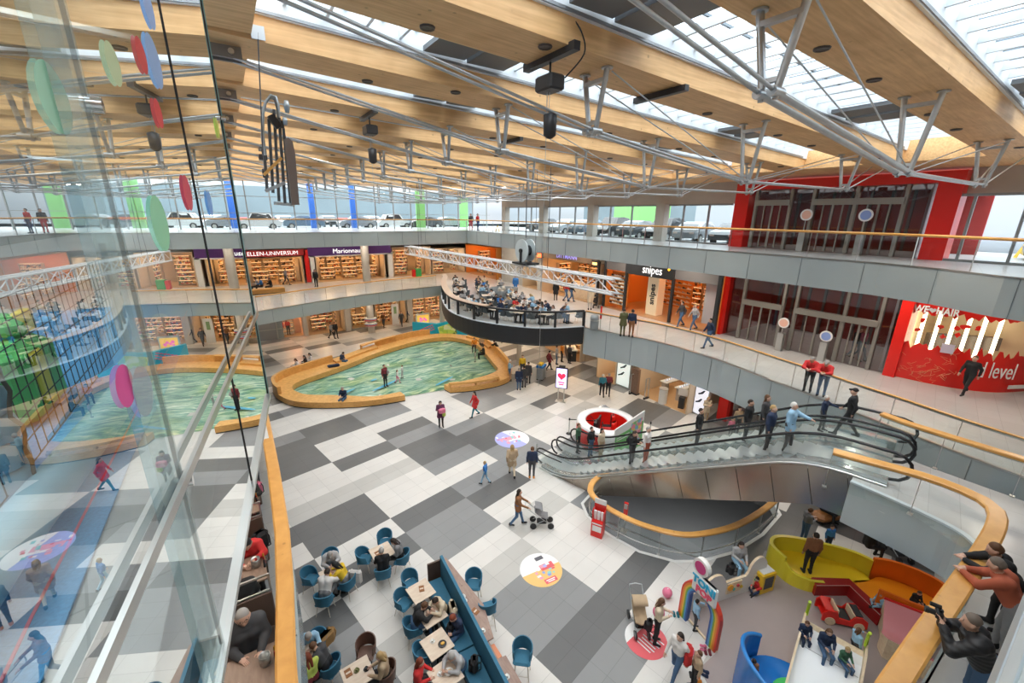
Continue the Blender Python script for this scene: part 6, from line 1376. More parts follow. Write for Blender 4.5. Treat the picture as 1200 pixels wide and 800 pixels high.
# sofa landscape: yellow, orange, red
def wallcurve(name,path,h0,h1,th,m,par):
    b=MB(); pts=[Vector((*p[:2],0)) for p in path]; hs=[p[2] for p in path]; vs=[]
    for i,p in enumerate(pts):
        t=(pts[min(i+1,len(pts)-1)]-pts[max(0,i-1)]).normalized(); n_=Vector((t.y,-t.x,0))*th/2
        for q,z in ((p-n_,h0),(p+n_,h0),(p+n_,hs[i]),(p-n_,hs[i])): vs.append((q.x,q.y,z))
    n=len(pts); b.add(vs,[(i*4+k,(i+1)*4+k,(i+1)*4+(k+1)%4,i*4+(k+1)%4) for i in range(n-1) for k in range(4)]+[(0,1,2,3),(4*n-1,4*n-2,4*n-3,4*n-4)]); return b.build(name,m,par,True)
M_ye=mat('yellow_vinyl',(.90,.60,.02),.28); M_yl=mat('lime_vinyl',(.78,.66,.04),.3); M_og=mat('orange_vinyl',(.95,.30,.01),.3); M_ogd=mat('orange_lacquer',(.85,.17,.01),.35); M_rd=mat('dark_red_vinyl',(.33,.012,.012),.25)
o=thing('play_sofa','yellow padded lounge with curved back, left half of the sofa landscape','sofa',(15.6,4,0))
seat=smooth_path([(14.75,5.1),(14.62,4.5),(14.85,3.95),(15.3,3.55),(15.9,3.05),(16.55,2.75),(16.75,3.2),(16.45,3.8),(16.0,4.5),(15.45,5.05)],3,closed=True)
b=MB(); b.prism(seat,0,.42); b.build('seat_cushion',M_ye,o,True)
wallcurve('backrest',smooth_path([(14.62,4.6,.85),(14.72,5.15,.98),(15.2,5.25,1.0),(15.75,4.85,1.0),(16.3,4.15,1.0),(16.75,3.4,1.0),(16.85,2.85,1.0)],4),0,1,.12,M_yl,o)
wallcurve('front_skirt',smooth_path([(14.62,4.7,.80),(14.55,4.3,.55),(14.75,3.85,.48),(15.1,3.55,.46)],4),0,1,.1,M_yl,o)
o=thing('play_sofa','orange padded lounge with high curved back, right half of the sofa landscape','sofa',(16.6,2.0,0))
b=MB(); b.prism(smooth_path([(15.9,3.05),(16.55,2.75),(17.0,2.6),(17.35,2.0),(17.4,1.3),(16.9,.9),(16.2,1.1),(15.75,1.9),(15.6,2.5)],3,closed=True),0,.42); b.build('seat_cushion',M_og,o,True)
wallcurve('backrest',smooth_path([(16.85,2.85,1.1),(17.2,2.5,1.1),(17.45,1.9,1.1),(17.45,1.3,1.1),(17.1,.85,1.1)],5),0,1,.10,M_ogd,o)
wallcurve('front_panel',[(15.45,2.30,1.1),(15.62,1.75,1.1),(15.85,1.15,1.1),(16.0,.9,1.1)],0,1,.06,M_ogd,o)
o=thing('play_bench','dark red angled padded bench below the yellow and orange lounge','bench',(15.3,2.9,0))
b=MB(); band(b,[(14.72,3.62),(15.65,3.02),(15.15,2.05)],[(14.95,3.88),(15.98,3.15),(15.45,2.0)],0,.45); b.build('bench_body',M_rd,o,True)
b=MB(); b.tube([(14.72,3.62,.45),(15.65,3.02,.45),(15.15,2.05,.45)],.014,5); b.build('piping',mat('piping_pale',(.6,.3,.28),.4),o,True)
# toy car
x,y,_=P(978,724,0); o=thing('toy_car','red wooden ride-in toy car with pale wheels on the play floor','toy car',(14.42,2.78,.02),math.atan2(-.62,.55))
for s in (-.26,.26):
    b=MB(); pr=[(-.62,.10),(-.62,.38),(-.50,.52),(-.25,.52),(-.18,.30),(.12,.26),(.22,.44),(.42,.48),(.58,.36),(.60,.10)]
    b.prism(pr,-.025,.025,Matrix.Translation((0,s,0))@Matrix.Rotation(PI/2,4,'X')); b.build('side_panel',M_red,o)
    for wx in (-.4,.38):
        b=MB(); b.cyl((wx,s*1.12-.02,.14),(wx,s*1.12+.02,.14),.14,n=18); b.build('wheel',M_ply,o)
b=MB(); b.box((0,0,.15),(1.1,.48,.04)); b.box((-.45,0,.5),(.22,.5,.05)); b.build('floor_board',M_red,o)
b=MB(); b.box((.0,0,.2),(.34,.44,.1)); b.box((.36,0,.47),(.18,.44,.03)); b.build('seat_pad',M_dark,o)
b=MB(); b.box((-.22,0,.42),(.04,.48,.25)); b.box((.22,0,.36),(.04,.48,.24)); b.build('dashboard',M_ply,o)
# blue spiral seat
cx,cy3=10.3,2.55
o=thing('spiral_seat','round blue padded play island with green centre and a tall curved blue wall','play seat',(cx,cy3,0))
M_bl=mat('blue_vinyl',(.012,.16,.52),.25); M_gn=mat('green_vinyl',(.08,.55,.14),.3)
b=MB(); b.lathe([(.001,.32),(1.05,.34),(1.10,.30),(1.10,0)],(cx,cy3,0),36); b.build('blue_cushion',M_bl,o,True)
b=MB(); b.lathe([(.001,.40),(.56,.40),(.60,.36),(.60,.30)],(cx+.12,cy3-.25,0),28); b.build('green_cushion',M_gn,o,True)
sp_=[(cx+math.cos(R(t))*1.15,cy3+math.sin(R(t))*1.15,1.05+.50*math.sin(R((t-70)*1.1))) for t in range(62,236,8)]
wallcurve('curved_wall',sp_,0,1,.07,M_bl,o)
b=MB(); b.tube(sp_,.055,8); b.build('padded_rim',mat('blue_rim',(.02,.22,.62),.25),o,True)
b=MB(); 
for t in (150,262): b.tube([(cx+.12+math.cos(R(t))*.6,cy3-.25+math.sin(R(t))*.6,.345),(cx+math.cos(R(t))*1.1,cy3+math.sin(R(t))*1.1,.345)],.010,5)
b.build('seam',mat('seam_pale',(.5,.62,.8),.4),o,True)
# slide with steps where children sit
sa=Vector(P(905,830,.1)); 
o=thing('play_slide','wide white slide with pale wooden sides and lime green handles where children sit','slide',(11.9,2.4,0))
L0,L1_=Vector((12.20,3.05,0)),Vector((12.50,1.75,0)); dn_=Vector((-1,-.25,0)).normalized()
def sl(t,u,z): v=L0.lerp(L1_,t)+dn_*u; return (v.x,v.y,z)
b=MB(); b.add([sl(0,0,1.0),sl(1,0,1.0),sl(1,.35,1.0),sl(0,.35,1.0),sl(1,2.4,.12),sl(0,2.4,.12),sl(1,2.9,.08),sl(0,2.9,.08)],[(0,1,2,3),(3,2,4,5),(5,4,6,7)]); b.build('slide_surface',mat('slide_white',(.82,.83,.84),.18),o,True)
for t in (0,1):
    for nm in ('side_board',):
        b=MB(); q=[(-.22,0),(-.22,1.25),(.25,1.32),(.9,1.05),(2.5,.34),(2.9,.26),(2.9,0)]; n=len(q)
        vs=[sl(t+(-.02 if t==0 else .02)*k,u,z) for k in (0,2) for u,z in q]; b.add(vs,[list(range(n)),list(range(n,2*n))[::-1]]+[(i,n+i,n+(i+1)%n,(i+1)%n) for i in range(n)]); b.build(nm,M_ply if t else M_ply,o,True)
    b=MB(); b.tube([sl(t,-.2,1.2),sl(t,-.25,1.55),sl(t,-.1,1.75)],.04,8); b.add([sl(t,-.25,1.1),sl(t,-.0,1.1),sl(t,-.08,1.75),sl(t,-.2,1.75)],[(0,1,2,3)]); b.build('lime_handle',mat('lime_paint',(.50,.68,.02),.35),o,True)
b=MB(); b.add([sl(0,-.2,.9),sl(1,-.2,.9),sl(1,-.2,0),sl(0,-.2,0)],[(0,1,2,3)]); b.add([sl(0,-.22,1.0),sl(1,-.22,1.0),sl(1,0,1.0),sl(0,0,1.0)],[(0,1,2,3)]); b.build('platform',M_ply,o,True)
b=MB(); 
for u in (.42,.62): b.bar(sl(0.02,u,.97-.35*(u-.35)),sl(.98,u,.97-.35*(u-.35)),.03,.02)
b.build('grey_inset_strip',M_alu,o,True)
# pink wave seat
o=thing('wave_seat','pink wave-shaped play seat with plywood side and red tunnel, beside the near railing','play seat',(14.6,1.5,0))
w0=[(15.35,2.10,.95),(15.0,1.95,.55),(14.7,1.85,.42),(14.35,1.80,.55),(14.05,1.6,.72)]
w1=[(15.75,1.15,.95),(15.35,1.0,.55),(15.0,.9,.42),(14.6,.75,.55),(14.3,.6,.72)]
a_=smooth_path(w0,4); c_=smooth_path(w1,4); b=MB(); b.sm=True; vs=[]; 
for p,q in zip(a_,c_): vs+=[p,q]
b.add(vs,[(2*i,2*i+1,2*i+3,2*i+2) for i in range(len(a_)-1)]); b.build('pink_surface',mat('pink_gloss',(.86,.34,.36),.12),o,True)
b=MB(); vs=[];
for p in a_: vs+=[p,(p[0],p[1],0)]
b.add(vs,[(2*i,2*i+1,2*i+3,2*i+2) for i in range(len(a_)-1)]); b.add([(14.05,1.6,0),(14.3,.6,0),(14.3,.6,.72),(14.05,1.6,.72)],[(0,1,2,3)]); b.build('plywood_side',M_ply,o,True)
b=MB(); b.tube([(15.35,2.12,.95),(15.75,1.15,.95)],.04,6); b.build('red_edge',M_red,o,True)
b=MB(); b.add([(14.03+.25*((math.cos(t)+1)/2),1.35-.6*((math.cos(t)+1)/2),.30+.24*math.sin(t)) for t in [2*PI*i/18 for i in range(18)]],[list(range(18))]); b.build('red_tunnel_mouth',M_rd,o,True)
x,y,_=P(973,608,0); o=thing('tan_pouf','brown leather bench pouf on the ground floor under the gallery landing','bench',(x,y,0),R(-20)); b=MB(); b.box((0,0,.25),(1.7,.6,.36),bev=.12); b.build('leather_pad',mat('tan_leather',(.34,.14,.04),.4),o); b=MB(); b.box((0,0,.04),(1.5,.45,.08)); b.build('plinth',M_dark,o)
# ================================================================ figures: one continuous surface grown round a skeleton
def surfnet(f,lo,hi,h):
    n=[max(4,int(math.ceil((hi[i]-lo[i])/h))+1) for i in range(3)]
    ax=[lo[i]+h*np.arange(n[i]) for i in range(3)]
    g=f(*np.meshgrid(*ax,indexing='ij')); s=g<0
    nx,ny,nz=[k-1 for k in n]
    acc=np.zeros((nx,ny,nz,3)); cnt=np.zeros((nx,ny,nz))
    C_=[(i,j,k) for i in (0,1) for j in (0,1) for k in (0,1)]
    for a in C_:
        for d in range(3):
            if a[d]: continue
            b_=list(a); b_[d]=1
            ga=g[a[0]:a[0]+nx,a[1]:a[1]+ny,a[2]:a[2]+nz]; gb=g[b_[0]:b_[0]+nx,b_[1]:b_[1]+ny,b_[2]:b_[2]+nz]
            m=(ga<0)!=(gb<0); t=np.where(m,ga/(ga-gb+1e-12),0)
            for e in range(3): acc[...,e]+=np.where(m,a[e]+(t if e==d else 0),0)
            cnt+=m
    act=cnt>0; idx=-np.ones(act.shape,int); idx[act]=np.arange(act.sum()); I=np.argwhere(act)
    V=(acc[act]/cnt[act][:,None]+I)*h+np.array(lo); F=[]
    for d in range(3):
        o=[e for e in range(3) if e!=d]
        sl=[slice(1,None)]*3; 
        A=s[:nx,:ny,:nz]; sh=[0,0,0]; sh[d]=1; B=s[sh[0]:sh[0]+nx,sh[1]:sh[1]+ny,sh[2]:sh[2]+nz]
        e_=A!=B; e_[tuple(slice(0,1) if q==o[0] else slice(None) for q in range(3))]=False; e_[tuple(slice(0,1) if q==o[1] else slice(None) for q in range(3))]=False
        Q=np.argwhere(e_)
        if not len(Q): continue
        u=np.zeros(3,int);u[o[0]]=1;v=np.zeros(3,int);v[o[1]]=1
        q=[idx[tuple((Q-w_).T)] for w_ in (0*u,u,u+v,v)]
        fl=A[tuple(Q.T)]; q=np.stack(q,1)
        if d==1: fl=~fl
        q[~fl]=q[~fl][:,::-1]; F.append(q)
    return V,np.concatenate(F)
def cone(X,a,b,ra,rb,sc=None):
    a=np.array(a,float);b=np.array(b,float); pa=[X[i]-a[i] for i in range(3)]; ba=b-a; L=ba@ba+1e-9
    t=np.clip((pa[0]*ba[0]+pa[1]*ba[1]+pa[2]*ba[2])/L,0,1); 
    return np.sqrt(sum((pa[i]-t*ba[i])**2 for i in range(3)))-(ra+(rb-ra)*t)
def blend(X,prims,k=.03):
    d=None
    for p in prims:
        e=cone(X,*p[:4])
        if d is None: d=e; continue
        h_=np.clip(.5+.5*(e-d)/k,0,1); d=e+(d-e)*h_-k*h_*(1-h_)
    return d
def rx(v,a,o): # pitch forward (toward +Y) about point o
    y,z=v[1]-o[1],v[2]-o[2]; c,s=math.cos(a),math.sin(a); return (v[0],o[1]+y*c+z*s,o[2]-y*s+z*c)
POSE={
 'stand':dict(),
 'phone':dict(el=(.23,.02,1.14),wr=(.10,.27,1.22),er=(.23,.02,1.14),wrr=(.10,.25,1.20),hd=18),
 'push':dict(el=(.23,.12,1.16),wr=(.20,.42,1.04),er=(.23,.12,1.16),wrr=(.20,.42,1.04),lean=6,kl=(.09,.14,.52),al=(.09,.24,.10),kr=(.09,-.02,.50),ar=(.09,-.28,.13)),
 'walk':dict(kl=(.09,.16,.53),al=(.09,.27,.09),kr=(.09,-.03,.50),ar=(.09,-.30,.16),el=(.24,-.13,1.14),wr=(.24,-.06,.90),er=(.24,.08,1.14),wrr=(.23,.24,.94),lean=4),
 'sit':dict(ph=.56,kl=(.12,.44,.50),al=(.12,.42,.08),kr=(.12,.44,.50),ar=(.12,.46,.08),el=(.23,.10,.77),wr=(.12,.36,.74),er=(.23,.10,.77),wrr=(.12,.34,.76),lean=6,hd=10),
 'sitlean':dict(ph=.56,kl=(.13,.44,.50),al=(.12,.38,.08),kr=(.13,.44,.50),ar=(.13,.46,.08),el=(.25,.34,.82),wr=(.08,.50,.86),er=(.25,.34,.82),wrr=(.10,.52,.82),lean=26,hd=16,absarm=1),
 'lap':dict(ph=.56,kl=(.11,.44,.50),al=(.14,.50,.08),kr=(.11,.44,.50),ar=(.06,.52,.08),el=(.23,.10,.74),wr=(.06,.30,.66),er=(.23,.10,.74),wrr=(.06,.32,.64),lean=14,hd=30),
 'lean':dict(el=(.22,.42,1.16),wr=(.06,.62,1.17),er=(.22,.42,1.16),wrr=(.08,.60,1.17),lean=32,hd=-8,absarm=1,kl=(.10,-.02,.50),al=(.10,-.08,.08),kr=(.10,.06,.51),ar=(.10,.04,.08)),
 'shoot':dict(el=(.24,.40,1.16),wr=(.07,.50,1.36),er=(.24,.40,1.16),wrr=(.09,.48,1.34),lean=26,hd=-14,absarm=1),
 'rail':dict(el=(.25,.06,1.14),wr=(.26,.34,1.06),er=(.23,-.02,1.12),wrr=(.22,.06,.90)),
 'reach':dict(el=(.26,.20,1.26),wr=(.24,.46,1.22),er=(.23,-.02,1.12),wrr=(.22,.06,.90),kl=(.1,.1,.52),al=(.1,.12,.09)),
 'floorsit':dict(ph=.13,kl=(.20,.34,.22),al=(.08,.50,.06),kr=(.20,.34,.22),ar=(-.02,.42,.06),el=(.22,.12,.36),wr=(.12,.32,.30),er=(.22,.12,.36),wrr=(.12,.32,.32),lean=10,hd=14),
}
def joints(pose):
    p=POSE[pose]; ph=p.get('ph',.95); dz=ph-.95; o=(0,0,ph); ln=R(p.get('lean',0)); hd=R(p.get('hd',0))
    up=lambda v: rx((v[0],v[1],v[2]+dz),ln,o)
    J={}
    J['pel']=(0,0,ph); J['ch']=up((0,0,1.28)); J['nk']=up((0,-.01,1.46)); hc=up((0,.01,1.58)); J['hd']=rx(hc,hd,J['nk'])
    J['htop']=rx(up((0,0,1.63)),hd,J['nk']); J['chin']=rx(up((0,.055,1.525)),hd,J['nk']); J['nose']=rx(up((0,.112,1.575)),hd,J['nk']); J['brow']=rx(up((0,.055,1.60)),hd,J['nk'])
    for s,n in ((-1,'l'),(1,'r')):
        J['sh'+n]=up((s*.175,-.01,1.39))
        e=p.get('el' if n=='l' else 'er',(.225,-.03,1.13)); w_=p.get('wr' if n=='l' else 'wrr',(.235,.03,.89))
        e=(s*e[0],e[1],e[2]); w_=(s*w_[0],w_[1],w_[2])
        if 'ph' not in p and not p.get('absarm'): e,w_=rx(e,ln,o),rx(w_,ln,o)
        J['el'+n]=e; J['wr'+n]=w_
        J['hp'+n]=(s*.09,0,ph-.03); k=p.get('kl' if n=='l' else 'kr',(.095,.02,.50)); a=p.get('al' if n=='l' else 'ar',(.10,0,.08)); J['kn'+n]=(s*k[0],k[1],k[2]); J['an'+n]=(s*a[0],a[1],a[2])
    return J
BODY={}
def body_mesh(pose,coat=0,bulk=0.,hair='short',res=.022,hands=4,detail=False):
    key=(pose,coat,bulk,hair,res)
    if key in BODY: return BODY[key]
    J=joints(pose); B=bulk; pr=[]; A=lambda a,b_,ra,rb,m: pr.append((a,b_,ra,rb,m))
    mid=lambda a,b_,t: tuple(a[i]+(b_[i]-a[i])*t for i in range(3))
    off=lambda v,x,y=0,z=0: (v[0]+x,v[1]+y,v[2]+z)
    hx=J['pel']; ch=J['ch']
    for s in (-1,1):
        A(off(hx,s*.075,0,.0),off(hx,s*.065,.0,.10),.105+B*.5,.098+B*.6,2); A(off(mid(hx,ch,.32),s*.055),off(ch,s*.075),.098+B,.112+B,1); A(off(ch,s*.07,.0,.02),off(ch,s*.10,-.01,.09),.11+B,.08+B,1)
    A(J['shl'],J['shr'],.058+B,.058+B,1); A(J['nk'],off(J['hd'],0,0,-.03),.052,.050,0); A(off(J['nk'],0,0,-.05),J['nk'],.07+B,.055,1)
    A(J['hd'],J['htop'],.083,.082,0); A(off(J['hd'],0,.02,-.005),J['chin'],.072,.040,0); A(J['brow'],J['nose'],.018,.015,0); A(J['brow'],off(J['nose'],0,-.03,.025),.05,.02,0)
    for s in (-1,1): A(off(J['hd'],s*.082,-.005,.0),off(J['hd'],s*.086,-.012,.025),.016,.018,0)
    for s,n in ((-1,'l'),(1,'r')):
        A(J['sh'+n],J['el'+n],.052+B,.044+B*.8,1); A(J['el'+n],mid(J['el'+n],J['wr'+n],.92),.043+B*.8,.034+B*.5,1)
        e=Vector(J['wr'+n]); d=(e-Vector(J['el'+n])).normalized(); pm=e+d*.075
        A(tuple(e-d*.01),tuple(e+d*.03),.026,.028,0); sx=Vector((1,0,0)) if abs(d.x)<.8 else Vector((0,1,0)); sx=(sx-d*sx.dot(d)).normalized()
        for q in (-1,1): A(tuple(e+d*.025+sx*.018*q),tuple(pm+sx*.020*q),.017,.015,0)
        A(J['hp'+n],J['kn'+n],.092+B*.3,.062,2); A(J['kn'+n],J['an'+n],.060,.043,2)
        a=J['an'+n]; A(off(a,0,-.02,-.035),off(a,s*.015,.15,-.045),.042,.034,3); A(off(a,0,-.01,.02),off(a,0,-.02,-.03),.046,.042,3)
    if coat and 'ph' not in POSE[pose]:
        for s in (-1,1): A(off(hx,s*.06,0,.05),off(mid(J['knl'],J['knr'],.5),s*.10,-.02,.50-coat*.5 if coat<1 else .0),.12,.13,1)
    P_=np.array([[min(p[0][i]-p[2],p[1][i]-p[3]) for i in range(3)] for p in pr]).min(0)-.03; Q_=np.array([[max(p[0][i]+p[2],p[1][i]+p[3]) for i in range(3)] for p in pr]).max(0)+.03
    f=lambda *X: blend(X,pr,.028)
    V,F=surfnet(f,P_,Q_,res)
    # fold relief on cloth of the detailed figures
    cen=V[F].mean(1); ds=np.stack([cone(cen.T,*p[:4]) for p in pr]); mi=np.array([p[4] for p in pr])[ds.argmin(0)]
    b=MB(); b.sm=True; b.add(V,[tuple(q) for q in F.tolist()]); b.m=[int(x) for x in mi]
    # fingers
    for s,n in ((-1,'l'),(1,'r')):
        e=Vector(J['wr'+n]); d=(e-Vector(J['el'+n])).normalized(); sx=Vector((1,0,0)) if abs(d.x)<.8 else Vector((0,1,0)); sx=(sx-d*sx.dot(d)).normalized(); dn=d.cross(sx); dn=dn if dn.z<0 else -dn
        b.cm=0
        for q in range(4):
            L=(.066,.076,.072,.056)[q]; o=e+d*.082+sx*(-.027+.018*q)*(1 if s>0 else -1); cu=.35
            b.tube([o,o+d*L*.45+dn*.006,o+d*L*.75+dn*L*cu*.6,o+d*L*.9+dn*L*cu*1.3],[.0085,.0082,.0075,.006],hands)
        o=e+d*.03+sx*(-.032)*(1 if s>0 else -1); t=(d*.8-sx*(1 if s>0 else -1)).normalized(); b.tube([o,o+t*.03,o+t*.045+d*.02],[.011,.010,.008],hands)
    # eyes and mouth
    b.cm=4; hm=Vector(J['hd']); fw=(Vector(J['nose'])-Vector(J['brow'])); fw=Vector((0,fw.y,fw.z)).normalized(); upv=(Vector(J['htop'])-hm).normalized(); fwd_=upv.cross(Vector((-1,0,0))).normalized(); fwd_=fwd_ if fwd_.y>0 else -fwd_
    for s in (-1,1):
        c=hm+upv*.018+fwd_*.081+Vector((s*.031,0,0)); b.ball(tuple(c),.0105,8,5,(1.3,.6,.8)); b.tube([c+upv*.02+Vector((-.016,0,0)),c+upv*.026,c+upv*.02+Vector((.016,0,0))],.0035,4)
    b.cm=5; c=hm-upv*.042+fwd_*.083; b.tube([c+Vector((-.022,-.006,0)),c+Vector((0,.004,0)),c+Vector((.022,-.006,0))],[.003,.0055,.003],5)
    b.cm=0
    me=b; 
    # hair
    H=[]; hd=J['hd']; ht=J['htop']; back=tuple(Vector(hd)-fwd_*.03+upv*.03)
    H.append((back,tuple(Vector(ht)-fwd_*.012+upv*.012),.090,.088)); 
    if hair in('long','bob'):
        nk=Vector(J['nk']); dn=Vector(J['ch'])-nk; 
        for s in (-1,1): H.append((tuple(Vector(hd)-fwd_*.035+Vector((s*.05,0,.02))),tuple(nk+dn*(.55 if hair=='long' else .0)-fwd_*.085+Vector((s*.045,0,0))),.052,.035))
    if hair=='bun': H.append((tuple(Vector(hd)-fwd_*.10+upv*.07),tuple(Vector(hd)-fwd_*.12+upv*.08),.04,.035))
    if hair=='cap': H.append((tuple(Vector(hd)+fwd_*.06+upv*.055),tuple(Vector(hd)+fwd_*.13+upv*.045),.05,.03))
    face=[(tuple(hm+fwd_*.10-upv*.035),tuple(hm+fwd_*.115+upv*.02),.075,.062)]
    def fh(*X):
        d=blend(X,H,.02)
        if hair in('short','bald','cap'): # cut at the nape
            d=np.maximum(d,-((X[0]-hm.x)*upv.x+(X[1]-hm.y)*upv.y+(X[2]-hm.z)*upv.z+(.045 if hair=='short' else -.02)+.55*((X[1]-hm.y)*fwd_.y+(X[2]-hm.z)*fwd_.z)*-1.0*-1))
        return d if hair=='cap' else np.maximum(d,-blend(X,face,.01))
    P2=np.array([[min(p[0][i]-p[2],p[1][i]-p[3]) for i in range(3)] for p in H]).min(0)-.02; Q2=np.array([[max(p[0][i]+p[2],p[1][i]+p[3]) for i in range(3)] for p in H]).max(0)+.02
    V2,F2=surfnet(fh,P2,Q2,min(res,.015)); hb=MB(); hb.sm=True; hb.add(V2,[tuple(q) for q in F2.tolist()])
    BODY[key]=(me,hb,J,{}); return BODY[key]
SKIN=[mat('skin_light',(.62,.38,.28),.5),mat('skin_mid',(.48,.28,.19),.5),mat('skin_fair',(.70,.46,.36),.5)]
M_eye=mat('eye_dark',(.03,.02,.02),.3); M_lip=mat('lip',(.42,.14,.12),.5)
def cl(c,n=None): return quilt() if c=='Q' else mat('cloth_%02d_%02d_%02d'%tuple(int(x*99) for x in c),c,.85,bump=.25,bscale=35,noise=.12,nscale=7)
def quilt():
    if 'quilted_jacket' in MATS: return MATS['quilted_jacket']
    m=mat('quilted_jacket',(.022,.022,.025),.5); nt=m.node_tree; b=nt.nodes['Principled BSDF']; tc=N_(nt,'ShaderNodeTexCoord'); wv=N_(nt,'ShaderNodeTexWave',bands_direction='Z'); wv.inputs['Scale'].default_value=5.; wv.inputs['Distortion'].default_value=.15
    nt.links.new(tc.outputs['Object'],wv.inputs['Vector']); bp=N_(nt,'ShaderNodeBump'); bp.inputs['Strength'].default_value=.5; bp.inputs['Distance'].default_value=.01; nt.links.new(wv.outputs['Fac'],bp.inputs['Height']); nt.links.new(bp.outputs[0],b.inputs['Normal']); return m
CLC={'quilt':'Q','black':(.018,.018,.02),'navy':(.02,.035,.08),'dark grey':(.06,.06,.065),'grey':(.22,.22,.23),'light grey':(.42,.42,.43),'white':(.72,.70,.68),'cream':(.62,.52,.38),'beige':(.46,.34,.22),'brown':(.28,.12,.05),'red':(.60,.03,.03),'maroon':(.20,.03,.04),'blue':(.04,.20,.55),'light blue':(.30,.50,.68),'teal':(.03,.20,.26),'green':(.05,.14,.08),'olive':(.12,.12,.05),'orange':(.75,.26,.03),'yellow':(.75,.50,.03),'pink':(.75,.20,.32),'denim':(.07,.14,.26),'plum':(.14,.04,.10),'rust':(.42,.10,.05),'lime':(.5,.6,.12)}
HAIRC={'dark':(.025,.016,.012),'brown':(.12,.055,.025),'blond':(.42,.28,.12),'grey':(.35,.33,.31),'white':(.65,.63,.60),'red':(.20,.04,.015),'black':(.012,.011,.012),'ash':(.17,.135,.11)}
FEM={'long','bob','bun'}
def person(pose,loc,face,top,bot,hairc,label,hair='short',coat=0,bulk=.012,sc=1.,shoe='black',skin=0,group=None,res=.022,pitch=0.,hands=4):
    me,hb,J,cache=body_mesh(pose,coat,bulk,hair,res,hands)
    mats=[SKIN[skin],cl(CLC[top]),cl(CLC[bot]),cl(CLC[shoe]),M_eye,M_lip]; hm_=mat('hair_'+hairc,HAIRC[hairc],.7,bump=.5,bscale=90)
    if not cache:
        cache['b']=me.build('person',mats); cache['h']=hb.build('hair',hm_,cache['b']); o=cache['b']; h_=cache['h']; new=True
    else:
        o=cache['b'].copy(); COL.objects.link(o); h_=cache['h'].copy(); COL.objects.link(h_); h_.parent=o
        for k in list(o.keys()): del o[k]
    for i,m in enumerate(mats): o.material_slots[i].link='OBJECT'; o.material_slots[i].material=m
    h_.material_slots[0].link='OBJECT'; h_.material_slots[0].material=hm_
    o.location=loc; o.rotation_euler=(pitch,0,face-PI/2); o.scale=(sc,sc,sc)
    tag(o,label,'person',group); return o
def toward(a,b_): return math.atan2(b_[1]-a[1],b_[0]-a[0])
FC=lambda px,py,a,z=0: (P(px,py,z),)   # shorthand unused
AWAY=AZ; CAMW=AZ+PI; RIGHTW=AZ-PI/2; LEFTW=AZ+PI/2
def pp(px,py,z=0.,h=0.): x,y,_=P(px,py,z+h); return (x,y,z)
def bag(loc,colr,lab,kind='backpack',rz=0.,s=1.):
    o=thing(kind,lab,'bag',loc,rz,sc=s); b=MB(); b.box((0,0,.22),(.32,.2,.42),bev=.07); b.build('bag_body',cl(CLC[colr]),o); b=MB(); b.box((0,.12,.16),(.24,.08,.2),bev=.03); b.build('front_pocket',cl(CLC[colr]),o)
    for s_ in (-.09,.09): b=MB(); b.tube([(s_,-.09,.40),(s_,-.18,.34),(s_,-.18,.14),(s_,-.09,.06)],.013,5); b.build('strap',M_black,o)
    return o
def pram(loc,rz,colr,lab):
    o=thing('pushchair',lab,'pushchair',loc,rz)
    b=MB(); b.grid(lambda u,v:(-.2+.4*u,.25-.55*v,.42+.32*v*v+.05*math.cos(u*PI*2)),4,6,.04); b.build('seat_shell',cl(CLC[colr]),o)
    b=MB(); b.grid(lambda u,v:(-.22+.44*u,-.28+.30*math.sin(v*1.6),.78+.22*math.cos(v*1.2)),4,5,.02); b.build('canopy',cl(CLC[colr]),o)
    b=MB()
    for s in (-.2,.2): b.tube([(s,-.65,1.0),(s,-.3,.7),(s,.35,.2)],.013,6); b.tube([(s,.1,.4),(s,-.35,.16)],.013,6)
    b.tube([(-.2,-.65,1.0),(0,-.68,1.02),(.2,-.65,1.0)],.017,6); b.build('frame',M_galv,o)
    for x,y in ((-.22,-.35),(.22,-.35),(-.2,.36),(.2,.36)):
        b=MB(); b.cyl((x-.025,y,.13),(x+.025,y,.13),.13,n=14); b.build('wheel',M_black,o)
    b=MB(); b.box((0,.0,.22),(.3,.4,.12),bev=.04); b.build('basket',M_black,o); return o
# ---- hall visitors
person('phone',pp(517,500),CAMW+.3,'plum','black','dark','woman in plum coat carrying a pink parcel, in front of the pond',hair='long',coat=.6)
o=thing('gift_parcel','pink and lime parcel held by the woman in front of the pond','parcel',tuple(Vector(pp(519,499))+Vector((-.15,-.32,1.05)))); b=MB(); b.box((0,0,.12),(.4,.22,.3),bev=.05); b.build('pink_wrap',cl(CLC['pink']),o); b=MB(); b.box((.1,-.02,-.12),(.2,.16,.26),bev=.04); b.build('lime_bag',cl(CLC['lime']),o)
person('walk',pp(557,488),LEFTW+.5,'red','teal','dark','person in long red coat walking past the right front of the pond',hair='bob',coat=.6)
person('stand',pp(452,453,.12),CAMW+1,'maroon','black','dark','visitor in maroon jacket with pale backpack standing on the pond floor')
bag(tuple(Vector(pp(452,453,.12))+Vector((.2,.0,.95))),'light grey','pale grey backpack worn by the maroon jacketed visitor on the pond','backpack',CAMW+1,.8)
person('walk',pp(466,449,.12),RIGHTW,'white','pink','brown','small child in white top and pink trousers on the pond floor, left of the other',sc=.62,hair='bob')
person('reach',pp(472,443,.12),LEFTW,'white','light grey','brown','second small child in white stooping on the pond floor, right of the first',sc=.62)
person('sit',pp(404,474,-.0),CAMW-.1,'navy','denim','grey','grey haired man in navy jacket and jeans sitting on the front pond rim')
person('lap',pp(401,429,0),RIGHTW-.2,'navy','denim','dark','man in navy jacket sitting on the left rear pond bench')
